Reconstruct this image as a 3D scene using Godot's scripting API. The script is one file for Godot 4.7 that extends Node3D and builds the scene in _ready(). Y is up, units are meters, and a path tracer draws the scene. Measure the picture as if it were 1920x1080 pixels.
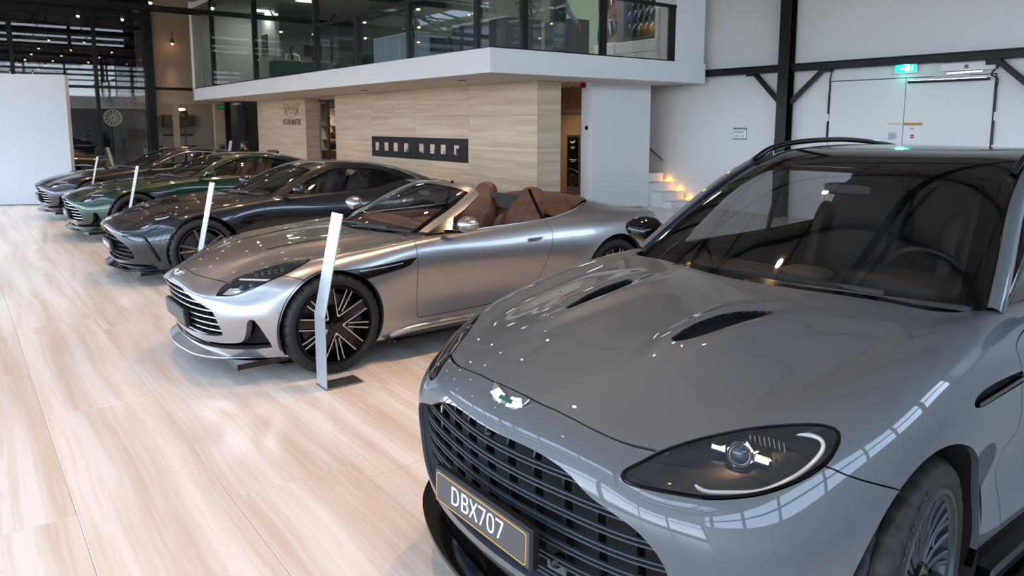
extends Node3D
# A car showroom. x runs along the row of cars (they stand towards -x), cars face +z, the glazed front is at +z, y is up, metres.

const EYE := Vector3(0, 1.772, 0)

func _ready() -> void:
	# ---- camera: a level-headed lens turned down a little; the frame is cut from a taller picture, hence the shift
	var cam := Camera3D.new()
	cam.name = "camera"
	add_child(cam)
	var a := deg_to_rad(37.334)
	var pitch := atan((416.2 - 232.16) / 1377.2)
	var fw := Vector3(-cos(a), 0, -sin(a)) * cos(pitch) + Vector3(0, -sin(pitch), 0)
	cam.look_at_from_position(EYE, EYE + fw, Vector3.UP)
	cam.set_frustum(0.05 * 1080.0 / 1377.2, Vector2(0, -0.05 * (540.0 - 416.2) / 1377.2), 0.05, 200.0)
	cam.current = true
	# ---- sky and exposure
	var sky := Sky.new()
	var sm := ProceduralSkyMaterial.new()
	sm.sky_top_color = Color(.62, .72, .84)
	sm.sky_horizon_color = Color(.86, .91, .96)
	sm.ground_bottom_color = Color(.34, .34, .33)
	sm.ground_horizon_color = Color(.55, .57, .58)
	sm.sky_energy_multiplier = 1.0
	sky.sky_material = sm
	var env := Environment.new()
	env.background_mode = Environment.BG_SKY
	env.sky = sky
	env.background_energy_multiplier = SKY_ENERGY
	env.tonemap_mode = Environment.TONE_MAPPER_LINEAR
	env.tonemap_exposure = EXPOSURE
	env.sdfgi_enabled = true
	env.ssao_enabled = true
	env.ssil_enabled = true
	var we := WorldEnvironment.new()
	we.name = "environment"
	we.environment = env
	add_child(we)
	make_materials()
	build_hall()
	build_cars()
	build_things()
	build_people()

# ================= materials =================
var M := {}

func mat(color: Color, rough := 0.5, metal := 0.0) -> StandardMaterial3D:
	var m := StandardMaterial3D.new()
	m.albedo_color = color
	m.roughness = rough
	m.metallic = metal
	return m


func pane(color: Color, alpha: float) -> StandardMaterial3D:
	var m := mat(color, 0.02)
	m.albedo_color.a = alpha
	m.transparency = BaseMaterial3D.TRANSPARENCY_ALPHA
	return m


func glow(color: Color, energy: float) -> StandardMaterial3D:
	var m := mat(color, 0.4)
	m.emission_enabled = true
	m.emission = color
	m.emission_energy_multiplier = energy
	return m


func lacquer(color: Color, metal: float, rough: float) -> StandardMaterial3D:   # car paint under a clear coat
	var m := mat(color, rough, metal)
	m.clearcoat_enabled = true
	m.clearcoat = 1.0
	m.clearcoat_roughness = 0.015
	return m


func noise_tex(seed_: int, freq: float, octaves: int, size: int, ramp: Array, fx := 1.0, as_normal := false, bump_ := 4.0) -> NoiseTexture2D:
	var n := FastNoiseLite.new()
	n.seed = seed_
	n.noise_type = FastNoiseLite.TYPE_SIMPLEX_SMOOTH
	n.frequency = freq
	n.fractal_octaves = octaves
	var t := NoiseTexture2D.new()
	t.width = size
	t.height = size
	t.seamless = true
	t.noise = n
	t.as_normal_map = as_normal
	t.bump_strength = bump_
	if ramp:
		var g := Gradient.new()
		g.offsets = PackedFloat32Array(range(ramp.size()).map(func(i): return float(i) / (ramp.size() - 1)))
		g.colors = PackedColorArray(ramp)
		t.color_ramp = g
	return t


func make_materials() -> void:
	M.black = mat(Color(.012, .012, .013), .8)
	M.gloss_black = mat(Color(.012, .012, .014), .08)
	M.plastic = mat(Color(.03, .03, .032), .45)
	M.rubber = mat(Color(.045, .045, .047), .6)
	M.rubber_letter = mat(Color(.16, .16, .165), .55)
	M.rim_dark = mat(Color(.02, .02, .022), .25, .5)
	M.rim_grey = mat(Color(.22, .235, .25), .38, .35)
	M.rim_bronze = mat(Color(.42, .39, .36), .34, .7)
	M.polished = mat(Color(.86, .86, .87), .16, 1.0)
	M.disc = mat(Color(.33, .33, .34), .35, .9)
	M.caliper = mat(Color(.03, .03, .03), .3)
	M.caliper_yellow = mat(Color(.85, .62, .02), .3)
	M.chrome = mat(Color(.88, .88, .89), .10, 1.0)
	M.white_enamel = mat(Color(.92, .93, .93), .25)
	M.green_enamel = mat(Color(.0, .30, .20), .2)
	M.gold = mat(Color(.90, .66, .22), .35, .4)
	M.plate_grey = mat(Color(.29, .285, .29), .42, .2)
	M.plate_black = mat(Color(.02, .02, .022), .3)
	M.mesh_black = mat(Color(.018, .019, .021), .5)
	M.vent_black = mat(Color(.012, .012, .014), .25)
	M.grille_grey = mat(Color(.27, .30, .33), .3, .4)
	M.grille_dark = mat(Color(.045, .05, .056), .4, .2)
	M.grille_silver = mat(Color(.72, .73, .74), .22, .85)
	M.lamp_glass = pane(Color(.6, .65, .7), .04)
	M.lamp_black = mat(Color(.02, .02, .022), .22)
	M.lamp_strip = mat(Color(.80, .78, .76), .18, .1)
	M.white_lamp = mat(Color(.75, .77, .80), .2, .3)
	M.tail_red = mat(Color(.35, .01, .015), .12)
	M.glass_ball = mat(Color(.20, .23, .25), .04, .35)
	M.mirror = mat(Color(.85, .87, .88), .02, 1.0)
	M.screen = pane(Color(.016, .04, .034), .36)
	M.clear_screen = pane(Color(.01, .016, .014), .22)
	M.clear_side = pane(Color(.03, .035, .03), .16)
	M.dash_dark = mat(Color(.03, .028, .027), .6)
	M.dash_leather = mat(Color(.15, .145, .135), .55)
	M.seat_sand = mat(Color(.27, .245, .21), .55)
	M.cabin_tan = mat(Color(.42, .25, .13), .5)
	M.seat_dark = mat(Color(.075, .08, .08), .55)
	M.tan_leather = mat(Color(.37, .215, .13), .5)
	M.lamp_dim = mat(Color(.16, .17, .18), .25, .4)
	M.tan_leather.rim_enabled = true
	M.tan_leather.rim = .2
	M.steel_black = mat(Color(.035, .042, .048), .45, .3)


func car_materials(paint: Color, metal: float, rough: float, extra := {}) -> Dictionary:
	var m := M.duplicate()
	m.paint = lacquer(paint, metal, rough)
	m.mirror_shell = m.paint
	m.trim = M.gloss_black
	m.cabin = M.seat_dark
	for k in extra:
		m[k] = extra[k]
	return m

# ================= mesh soup: triangles that can be cut, rimmed, mirrored and joined =================
class Soup:
	var v := PackedVector3Array()
	var n := PackedVector3Array()
	var t := PackedInt32Array()
	func add_quad(a: Vector3, b: Vector3, c: Vector3, d: Vector3) -> void:
		var m := (b - a).cross(d - a)
		if m.length_squared() < 1e-14:
			m = (c - b).cross(d - b)
		m = m.normalized()
		var k := v.size()
		v.append_array([a, b, c, d])
		n.append_array([m, m, m, m])
		t.append_array([k, k + 1, k + 2, k, k + 2, k + 3])
	func add_tri(a: Vector3, b: Vector3, c: Vector3) -> void:
		var m := (b - a).cross(c - a).normalized()
		var k := v.size()
		v.append_array([a, b, c])
		n.append_array([m, m, m])
		t.append_array([k, k + 1, k + 2])
	func join(o: Soup, x := Transform3D.IDENTITY) -> Soup:
		var k := v.size()
		var b := x.basis.inverse().transposed()
		for i in o.v.size():
			v.append(x * o.v[i])
			n.append((b * o.n[i]).normalized())
		for i in o.t:
			t.append(i + k)
		return self
	func mirrored() -> Soup:
		var s := Soup.new()
		s.v = v.duplicate()
		s.n = n.duplicate()
		s.t = t
		for i in v.size():
			s.v[i].x = -v[i].x
			s.n[i].x = -n[i].x
		return s
	func both() -> Soup:
		var s := Soup.new()
		s.join(self)
		s.join(mirrored())
		return s
	func compact() -> Soup:
		var map := PackedInt32Array()
		map.resize(v.size())
		map.fill(-1)
		var o := Soup.new()
		o.t.resize(t.size())
		for i in t.size():
			var k := t[i]
			if map[k] < 0:
				map[k] = o.v.size()
				o.v.append(v[k])
				o.n.append(n[k])
			o.t[i] = map[k]
		return o
	# the shared vertex list without what no triangle uses, wound so that Godot sees the outside
	func mesh() -> ArrayMesh:
		var map := PackedInt32Array()
		map.resize(v.size())
		map.fill(-1)
		var vv := PackedVector3Array()
		var nn := PackedVector3Array()
		var tt := PackedInt32Array()
		tt.resize(t.size())
		for i in t.size():
			var k := t[i]
			if map[k] < 0:
				map[k] = vv.size()
				vv.append(v[k])
				nn.append(n[k])
			tt[i] = map[k]
		for i in range(0, tt.size(), 3):
			var a := tt[i]
			var b := tt[i + 1]
			var c := tt[i + 2]
			if (vv[b] - vv[a]).cross(vv[c] - vv[a]).dot(nn[a] + nn[b] + nn[c]) > 0.0:
				tt[i + 1] = c
				tt[i + 2] = b
		var m := ArrayMesh.new()
		if tt.is_empty():
			return m
		var ar := []
		ar.resize(Mesh.ARRAY_MAX)
		ar[Mesh.ARRAY_VERTEX] = vv
		ar[Mesh.ARRAY_NORMAL] = nn
		ar[Mesh.ARRAY_INDEX] = tt
		m.add_surface_from_arrays(Mesh.PRIMITIVE_TRIANGLES, ar)
		return m


# ---------- Catmull-Clark on a half cage, mirrored at x = 0 ----------
func cc_step(v: PackedVector3Array, q: PackedInt32Array) -> Array:
	var nv := v.size()
	var nf := q.size() / 4
	var ids := {}
	var ea := PackedInt32Array()
	var eb := PackedInt32Array()
	var e1 := PackedInt32Array()
	var e2 := PackedInt32Array()
	var fe := PackedInt32Array()
	fe.resize(nf * 4)
	var fp := PackedVector3Array()
	fp.resize(nf)
	var fsum := PackedVector3Array()
	fsum.resize(nv)
	var fcnt := PackedInt32Array()
	fcnt.resize(nv)
	for f in nf:
		var c := (v[q[f * 4]] + v[q[f * 4 + 1]] + v[q[f * 4 + 2]] + v[q[f * 4 + 3]]) * 0.25
		fp[f] = c
		for k in 4:
			var a := q[f * 4 + k]
			var b := q[f * 4 + (k + 1) % 4]
			fsum[a] += c
			fcnt[a] += 1
			var key := mini(a, b) * nv + maxi(a, b)
			var id: int = ids.get(key, -1)
			if id < 0:
				id = ea.size()
				ids[key] = id
				ea.append(a)
				eb.append(b)
				e1.append(f)
				e2.append(-1)
			else:
				e2[id] = f
			fe[f * 4 + k] = id
	var ne := ea.size()
	var ep := PackedVector3Array()
	ep.resize(ne)
	var rsum := PackedVector3Array()   # edge middles round a vertex
	rsum.resize(nv)
	var rcnt := PackedInt32Array()
	rcnt.resize(nv)
	var ssum := PackedVector3Array()   # middles of edges in the mirror plane
	ssum.resize(nv)
	var scnt := PackedInt32Array()
	scnt.resize(nv)
	var bsum := PackedVector3Array()   # neighbours along an open border
	bsum.resize(nv)
	var bcnt := PackedInt32Array()
	bcnt.resize(nv)
	for e in ne:
		var a := ea[e]
		var b := eb[e]
		var mid := (v[a] + v[b]) * 0.5
		if e2[e] >= 0:
			ep[e] = (mid * 2.0 + fp[e1[e]] + fp[e2[e]]) * 0.25
			rsum[a] += mid
			rsum[b] += mid
			rcnt[a] += 1
			rcnt[b] += 1
		elif absf(v[a].x) < 1e-6 and absf(v[b].x) < 1e-6:
			var g := fp[e1[e]]
			g.x = 0.0
			ep[e] = (mid + g) * 0.5
			ssum[a] += mid
			ssum[b] += mid
			scnt[a] += 1
			scnt[b] += 1
		else:
			ep[e] = mid
			bsum[a] += v[b]
			bsum[b] += v[a]
			bcnt[a] += 1
			bcnt[b] += 1
	var out := PackedVector3Array()
	out.resize(nv)
	for i in nv:
		var p := v[i]
		if scnt[i] > 0:
			if bcnt[i] > 0:
				var m := bsum[i] / bcnt[i]
				m.x = 0.0
				out[i] = p * 0.75 + m * 0.25
			else:
				var n := 2.0 * fcnt[i]
				var f := fsum[i] * 2.0 / n
				var r := (rsum[i] * 2.0 + ssum[i]) / (2.0 * rcnt[i] + scnt[i])
				f.x = 0.0
				r.x = 0.0
				out[i] = (f + r * 2.0 + p * (n - 3.0)) / n
			out[i].x = 0.0
		elif bcnt[i] > 0:
			if fcnt[i] == 1:
				out[i] = p
			else:
				out[i] = p * 0.75 + bsum[i] / bcnt[i] * 0.25
		else:
			var n := float(fcnt[i])
			out[i] = (fsum[i] / n + rsum[i] / rcnt[i] * 2.0 + p * (n - 3.0)) / n
	out.append_array(fp)
	out.append_array(ep)
	var nq := PackedInt32Array()
	nq.resize(nf * 16)
	for f in nf:
		for k in 4:
			var o := f * 16 + k * 4
			nq[o] = q[f * 4 + k]
			nq[o + 1] = nv + nf + fe[f * 4 + k]
			nq[o + 2] = nv + f
			nq[o + 3] = nv + nf + fe[f * 4 + (k + 3) % 4]
	return [out, nq]


# the smooth surface THROUGH the given points
func cc_through(target: PackedVector3Array, q: PackedInt32Array, levels: int) -> Array:
	var cage := target.duplicate()
	for turn in 9:
		var s := cc_step(cage, q)
		s = cc_step(s[0], s[1])
		var got: PackedVector3Array = s[0]
		for i in cage.size():
			cage[i] += (target[i] - got[i]) * 0.9
	var out := [cage, q]
	for k in levels:
		out = cc_step(out[0], out[1])
	return out


func soup_of(v: PackedVector3Array, q: PackedInt32Array) -> Soup:
	var s := Soup.new()
	s.v = v
	s.n.resize(v.size())
	s.t.resize(q.size() / 4 * 6)
	var o := 0
	for f in range(0, q.size(), 4):
		var a := q[f]
		var b := q[f + 1]
		var c := q[f + 2]
		var d := q[f + 3]
		var m := (v[c] - v[a]).cross(v[d] - v[b])
		s.n[a] += m
		s.n[b] += m
		s.n[c] += m
		s.n[d] += m
		s.t[o] = a
		s.t[o + 1] = b
		s.t[o + 2] = c
		s.t[o + 3] = a
		s.t[o + 4] = c
		s.t[o + 5] = d
		o += 6
	for i in v.size():
		if absf(v[i].x) < 1e-6:
			s.n[i].x = 0.0
		s.n[i] = s.n[i].normalized()
	return s


func renormal(s: Soup) -> void:
	s.n.fill(Vector3.ZERO)
	for i in range(0, s.t.size(), 3):
		var a := s.t[i]
		var b := s.t[i + 1]
		var c := s.t[i + 2]
		var m := (s.v[b] - s.v[a]).cross(s.v[c] - s.v[a])
		s.n[a] += m
		s.n[b] += m
		s.n[c] += m
	for i in s.v.size():
		if absf(s.v[i].x) < 1e-6:
			s.n[i].x = 0.0
		s.n[i] = s.n[i].normalized()


# ---------- outlines ----------
func smooth_loop(p: Array, each := 6) -> PackedVector2Array:   # Catmull-Rom; a point given twice is a corner
	var o := PackedVector2Array()
	var n := p.size()
	for i in n:
		var a: Vector2 = p[(i + n - 1) % n]
		var b: Vector2 = p[i]
		var c: Vector2 = p[(i + 1) % n]
		var d: Vector2 = p[(i + 2) % n]
		if b.distance_to(c) < 1e-6:
			continue
		if a.distance_to(b) < 1e-6:
			a = b * 2.0 - c
		if c.distance_to(d) < 1e-6:
			d = c * 2.0 - b
		for k in each:
			o.append(b.cubic_interpolate(c, a, d, float(k) / each))
	return o


func smooth_line(p: Array, each := 8) -> PackedVector3Array:
	var o := PackedVector3Array()
	var n := p.size()
	for i in n - 1:
		var b: Vector3 = p[i]
		var c: Vector3 = p[i + 1]
		var a: Vector3 = p[i - 1] if i > 0 else b * 2.0 - c
		var d: Vector3 = p[i + 2] if i + 2 < n else c * 2.0 - b
		for k in each:
			o.append(b.cubic_interpolate(c, a, d, float(k) / each))
	o.append(p[n - 1])
	return o


# signed distance of every vertex to an outline seen along ax x ay; inside is negative; only within the box counts
func field(s: Soup, loop: PackedVector2Array, ax: Vector3, ay: Vector3, box: AABB) -> PackedFloat32Array:
	var f := PackedFloat32Array()
	f.resize(s.v.size())
	var lo := Vector2(1e9, 1e9)
	var hi := -lo
	for p in loop:
		lo = lo.min(p)
		hi = hi.max(p)
	var n := loop.size()
	var x0 := PackedFloat32Array()
	for i in s.v.size():
		var w := s.v[i]
		if not box.has_point(w):
			f[i] = 1.0
			continue
		var p := Vector2(w.dot(ax), w.dot(ay))
		var off := maxf(maxf(lo.x - p.x, p.x - hi.x), maxf(lo.y - p.y, p.y - hi.y))
		if off > 0.08:
			f[i] = off
			continue
		var best := 1e9
		var inside := false
		var a := loop[n - 1]
		for k in n:
			var b := loop[k]
			var e := b - a
			var r := p - a
			var u := clampf(r.dot(e) / maxf(e.length_squared(), 1e-12), 0.0, 1.0)
			best = minf(best, (r - e * u).length_squared())
			if (a.y > p.y) != (b.y > p.y) and p.x < e.x * (p.y - a.y) / (b.y - a.y) + a.x:
				inside = not inside
			a = b
		f[i] = -sqrt(best) if inside else sqrt(best)
	return f


func circle_field(s: Soup, c: Vector2, r: float, wmin: float) -> PackedFloat32Array:   # round in side view (z, y)
	var f := PackedFloat32Array()
	f.resize(s.v.size())
	for i in s.v.size():
		var w := s.v[i]
		f[i] = Vector2(w.z, w.y).distance_to(c) - r if absf(w.x) > wmin else 1.0
	return f


func shifted(f: PackedFloat32Array, by: float) -> PackedFloat32Array:
	var g := f.duplicate()
	for i in g.size():
		g[i] += by
	return g


# [inside, outside, rim]: the rim lists the cut edges as p, normal, q, normal
func split(s: Soup, f: PackedFloat32Array) -> Array:
	var inn := Soup.new()
	var out := Soup.new()
	var v := s.v.duplicate()
	var n := s.n.duplicate()
	var made := {}
	var ti := PackedInt32Array()
	var to := PackedInt32Array()
	var rim := PackedVector3Array()
	var t := s.t
	var nv := v.size()
	for i in range(0, t.size(), 3):
		var a := t[i]
		var b := t[i + 1]
		var c := t[i + 2]
		var ia := f[a] < 0.0
		var ib := f[b] < 0.0
		var ic := f[c] < 0.0
		if ia == ib and ib == ic:
			if ia:
				ti.append(a)
				ti.append(b)
				ti.append(c)
			else:
				to.append(a)
				to.append(b)
				to.append(c)
			continue
		# turn it so that a stands alone
		if ia == ic:
			var h := a
			a = b
			b = c
			c = h
			ia = ib
		elif ia == ib:
			var h := a
			a = c
			c = b
			b = h
			ia = ic
		var pq := [0, 0]
		for k in 2:
			var o := b if k == 0 else c
			var key := mini(a, o) * nv + maxi(a, o)
			var id: int = made.get(key, -1)
			if id < 0:
				id = v.size()
				made[key] = id
				var u := f[a] / (f[a] - f[o])
				v.append(v[a].lerp(v[o], u))
				n.append(n[a].lerp(n[o], u).normalized())
			pq[k] = id
		var p: int = pq[0]
		var q: int = pq[1]
		if ia:
			ti.append_array([a, p, q])
			to.append_array([p, b, c, p, c, q])
		else:
			to.append_array([a, p, q])
			ti.append_array([p, b, c, p, c, q])
		rim.append_array([v[p], n[p], v[q], n[q]])
	inn.v = v
	inn.n = n
	inn.t = ti
	out.v = v
	out.n = n
	out.t = to
	return [inn.compact(), out.compact(), rim]


# a lip along a cut: runs `deep` inwards along the normals (and along `lean`)
func lip(rim: PackedVector3Array, deep: float, lean := Vector3.ZERO) -> Soup:
	var s := Soup.new()
	for i in range(0, rim.size(), 4):
		var p := rim[i]
		var q := rim[i + 2]
		s.add_quad(p, q, q - rim[i + 3] * deep + lean, p - rim[i + 1] * deep + lean)
	return s


func offset(s: Soup, by: float) -> Soup:
	var o := Soup.new()
	o.v = s.v.duplicate()
	o.n = s.n
	o.t = s.t
	for i in o.v.size():
		o.v[i] += s.n[i] * by
	return o


# height of a surface above the plane of (u, v): a raster of the highest point along `up`
class Relief:
	var u0: float
	var v0: float
	var res: float
	var nu: int
	var nv: int
	var h := PackedFloat32Array()
	var ax: Vector3
	var ay: Vector3
	func at(u: float, v: float) -> float:
		var x := clampf((u - u0) / res, 0.0, nu - 1.001)
		var y := clampf((v - v0) / res, 0.0, nv - 1.001)
		var i := int(x)
		var j := int(y)
		var a := h[j * nu + i]
		var b := h[j * nu + i + 1]
		var c := h[(j + 1) * nu + i]
		var d := h[(j + 1) * nu + i + 1]
		var lo := minf(minf(a, b), minf(c, d))
		if lo < -1e8:
			return maxf(maxf(a, b), maxf(c, d))
		return lerpf(lerpf(a, b, x - i), lerpf(c, d, x - i), y - j)


func relief(s: Soup, ax: Vector3, ay: Vector3, up: Vector3, u0: float, u1: float, v0: float, v1: float, res: float) -> Relief:
	var r := Relief.new()
	r.u0 = u0
	r.v0 = v0
	r.res = res
	r.nu = int((u1 - u0) / res) + 2
	r.nv = int((v1 - v0) / res) + 2
	r.h.resize(r.nu * r.nv)
	r.h.fill(-1e9)
	for i in range(0, s.t.size(), 3):
		var a := s.v[s.t[i]]
		var b := s.v[s.t[i + 1]]
		var c := s.v[s.t[i + 2]]
		var pa := Vector2(a.dot(ax) - u0, a.dot(ay) - v0) / res
		var pb := Vector2(b.dot(ax) - u0, b.dot(ay) - v0) / res
		var pc := Vector2(c.dot(ax) - u0, c.dot(ay) - v0) / res
		var lo := pa.min(pb).min(pc)
		var hi := pa.max(pb).max(pc)
		if hi.x < 0 or hi.y < 0 or lo.x > r.nu or lo.y > r.nv:
			continue
		var det := (pb - pa).cross(pc - pa)
		if absf(det) < 1e-9:
			continue
		for y in range(maxi(0, ceili(lo.y)), mini(r.nv - 1, floori(hi.y)) + 1):
			for x in range(maxi(0, ceili(lo.x)), mini(r.nu - 1, floori(hi.x)) + 1):
				var p := Vector2(x, y) - pa
				var k := p.cross(pc - pa) / det
				var l := (pb - pa).cross(p) / det
				if k >= -0.001 and l >= -0.001 and k + l <= 1.001:
					var z := (a + (b - a) * k + (c - a) * l).dot(up)
					if z > r.h[y * r.nu + x]:
						r.h[y * r.nu + x] = z
	return r


# ---------- solids ----------
func box_soup(lo: Vector3, hi: Vector3, bevel := 0.0) -> Soup:
	var s := Soup.new()
	var b := minf(bevel, 0.45 * minf(hi.x - lo.x, minf(hi.y - lo.y, hi.z - lo.z)))
	var c := (lo + hi) * 0.5
	var h := (hi - lo) * 0.5
	for axis in 3:
		for sg in [-1.0, 1.0]:
			var u := (axis + 1) % 3
			var w := (axis + 2) % 3
			var pts: Array[Vector3] = []
			for k in [[-1, -1], [1, -1], [1, 1], [-1, 1]]:
				var p := Vector3.ZERO
				p[axis] = sg * h[axis]
				p[u] = k[0] * (h[u] - b)
				p[w] = k[1] * (h[w] - b)
				pts.append(c + p)
			if sg > 0:
				s.add_quad(pts[0], pts[1], pts[2], pts[3])
			else:
				s.add_quad(pts[3], pts[2], pts[1], pts[0])
	if b > 0.0:
		for axis in 3:   # edges along an axis, then corners
			var u := (axis + 1) % 3
			var w := (axis + 2) % 3
			for su in [-1.0, 1.0]:
				for sw in [-1.0, 1.0]:
					var pts: Array[Vector3] = []
					for k in [[-1, 0], [1, 0], [1, 1], [-1, 1]]:
						var p := Vector3.ZERO
						p[axis] = k[0] * (h[axis] - b)
						p[u] = su * (h[u] - (0.0 if k[1] == 0 else b))
						p[w] = sw * (h[w] - (b if k[1] == 0 else 0.0))
						pts.append(c + p)
					var m := Vector3.ZERO
					m[u] = su
					m[w] = sw
					if (pts[1] - pts[0]).cross(pts[3] - pts[0]).dot(m) < 0:
						pts.reverse()
					s.add_quad(pts[0], pts[1], pts[2], pts[3])
		for sx in [-1.0, 1.0]:
			for sy in [-1.0, 1.0]:
				for sz in [-1.0, 1.0]:
					var g := Vector3(sx, sy, sz)
					var a := c + Vector3(sx * h.x, sy * (h.y - b), sz * (h.z - b))
					var d := c + Vector3(sx * (h.x - b), sy * h.y, sz * (h.z - b))
					var e := c + Vector3(sx * (h.x - b), sy * (h.y - b), sz * h.z)
					if (d - a).cross(e - a).dot(g) < 0:
						s.add_tri(a, e, d)
					else:
						s.add_tri(a, d, e)
	return s


# a straight bar of rectangular section between two points
func bar_soup(a: Vector3, b: Vector3, wide: float, high: float, up := Vector3.UP, bevel := 0.0) -> Soup:
	var z := (b - a).normalized()
	var x := up.cross(z)
	if x.length() < 1e-4:
		x = Vector3.RIGHT.cross(z)
	x = x.normalized()
	var y := z.cross(x)
	var s := Soup.new()
	s.join(box_soup(Vector3(-wide / 2, -high / 2, 0), Vector3(wide / 2, high / 2, a.distance_to(b)), bevel), Transform3D(Basis(x, y, z), a))
	return s


# a tube along points; radius may vary; rounded ends are flat caps
func tube_soup(p: PackedVector3Array, r: float, sides := 10, r2 := -1.0, closed := false) -> Soup:
	var s := Soup.new()
	var n := p.size()
	var up := Vector3.UP
	var t0 := (p[1] - p[0]).normalized()
	if absf(t0.dot(up)) > 0.95:
		up = Vector3.RIGHT
	for i in n:
		var t: Vector3
		if closed:
			t = (p[(i + 1) % n] - p[(i + n - 1) % n]).normalized()
		else:
			t = (p[mini(i + 1, n - 1)] - p[maxi(i - 1, 0)]).normalized()
		var x := up.cross(t).normalized()
		up = t.cross(x)
		var rad := r if r2 < 0.0 else lerpf(r, r2, float(i) / (n - 1))
		for k in sides:
			var g := TAU * k / sides
			var m := x * cos(g) + up * sin(g)
			s.v.append(p[i] + m * rad)
			s.n.append(m)
	for i in (n if closed else n - 1):
		for k in sides:
			var a := i * sides + k
			var b := i * sides + (k + 1) % sides
			var c := ((i + 1) % n) * sides + (k + 1) % sides
			var d := ((i + 1) % n) * sides + k
			s.t.append_array([a, b, c, a, c, d])
	if not closed:
		for e in 2:
			var at := 0 if e == 0 else (n - 1) * sides
			var m := -t0 if e == 0 else (p[n - 1] - p[n - 2]).normalized()
			var k0 := s.v.size()
			for k in sides:
				s.v.append(s.v[at + k])
				s.n.append(m)
			for k in range(1, sides - 1):
				s.t.append_array([k0, k0 + k, k0 + k + 1])
	return s


# a profile (radius, height along axis x) turned about the x axis; edge[i] true keeps a hard edge at that point
func lathe_x(prof: PackedVector2Array, seg: int, hard := 0.6) -> Soup:
	var s := Soup.new()
	var n := prof.size()
	for i in n - 1:
		var d := prof[i + 1] - prof[i]
		if d.length() < 1e-7:
			continue
		var m0 := Vector2(d.y, -d.x).normalized()
		var ma := m0
		var mb := m0
		if i > 0:
			var e := prof[i] - prof[i - 1]
			var k := Vector2(e.y, -e.x).normalized()
			if k.dot(m0) > hard:
				ma = (k + m0).normalized()
		if i < n - 2:
			var e := prof[i + 2] - prof[i + 1]
			var k := Vector2(e.y, -e.x).normalized()
			if k.dot(m0) > hard:
				mb = (k + m0).normalized()
		var k0 := s.v.size()
		for j in seg + 1:
			var g := TAU * j / seg
			var cy := cos(g)
			var sz := sin(g)
			s.v.append(Vector3(prof[i].y, prof[i].x * cy, prof[i].x * sz))
			s.v.append(Vector3(prof[i + 1].y, prof[i + 1].x * cy, prof[i + 1].x * sz))
			s.n.append(Vector3(ma.y, ma.x * cy, ma.x * sz))
			s.n.append(Vector3(mb.y, mb.x * cy, mb.x * sz))
		for j in seg:
			var a := k0 + j * 2
			s.t.append_array([a, a + 1, a + 3, a, a + 3, a + 2])
	return s


# an outline in the xy plane pushed along z, with a chamfer on the front edge
func plate_soup(loop: PackedVector2Array, z0: float, z1: float, chamfer := 0.0) -> Soup:
	var s := Soup.new()
	if Geometry2D.is_polygon_clockwise(loop):
		loop = loop.duplicate()
		loop.reverse()
	var inner := loop
	if chamfer > 0.0:
		inner = PackedVector2Array()
		var n := loop.size()
		for i in n:
			var e0 := (loop[i] - loop[(i + n - 1) % n]).normalized()
			var e1 := (loop[(i + 1) % n] - loop[i]).normalized()
			var m := (Vector2(-e0.y, e0.x) + Vector2(-e1.y, e1.x)).normalized()
			inner.append(loop[i] + m * chamfer)
	var tr := Geometry2D.triangulate_polygon(inner)
	for side in 2:
		var z := z1 if side == 0 else z0
		var lp := inner if side == 0 else loop
		var tri := tr if side == 0 else Geometry2D.triangulate_polygon(loop)
		var k := s.v.size()
		for p in lp:
			s.v.append(Vector3(p.x, p.y, z))
			s.n.append(Vector3(0, 0, 1.0 if side == 0 else -1.0))
		for i in tri:
			s.t.append(k + i)
	var n := loop.size()
	var zm := z1 - chamfer
	for i in n:
		var a := loop[i]
		var b := loop[(i + 1) % n]
		s.add_quad(Vector3(a.x, a.y, z0), Vector3(b.x, b.y, z0), Vector3(b.x, b.y, zm), Vector3(a.x, a.y, zm))
		if chamfer > 0.0:
			var c := inner[(i + 1) % n]
			var d := inner[i]
			s.add_quad(Vector3(a.x, a.y, zm), Vector3(b.x, b.y, zm), Vector3(c.x, c.y, z1), Vector3(d.x, d.y, z1))
	return s


func ellipsoid_soup(c: Vector3, r: Vector3, rings := 12, seg := 20) -> Soup:
	var s := Soup.new()
	for i in rings + 1:
		var a := PI * i / rings
		for j in seg + 1:
			var b := TAU * j / seg
			var d := Vector3(sin(a) * cos(b), cos(a), sin(a) * sin(b))
			s.v.append(c + d * r)
			s.n.append((d / r).normalized())
	for i in rings:
		for j in seg:
			var k := i * (seg + 1) + j
			s.t.append_array([k, k + 1, k + seg + 2, k, k + seg + 2, k + seg + 1])
	return s


# a smooth lump from a box cage (cushions, mirrors, seats): sizes at several heights
func rounded_soup(lo: Vector3, hi: Vector3, round := 0.5, levels := 2) -> Soup:   # superellipsoid box
	var s := ellipsoid_soup(Vector3.ZERO, Vector3.ONE, 6 * levels, 10 * levels)
	var c := (lo + hi) * 0.5
	var h := (hi - lo) * 0.5
	var e := clampf(round, 0.1, 1.0)
	for i in s.v.size():
		var d := s.v[i]
		var p := Vector3(signf(d.x) * pow(absf(d.x), e), signf(d.y) * pow(absf(d.y), e), signf(d.z) * pow(absf(d.z), e))
		s.v[i] = c + p * h
	weld_normals(s)
	return s


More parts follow.
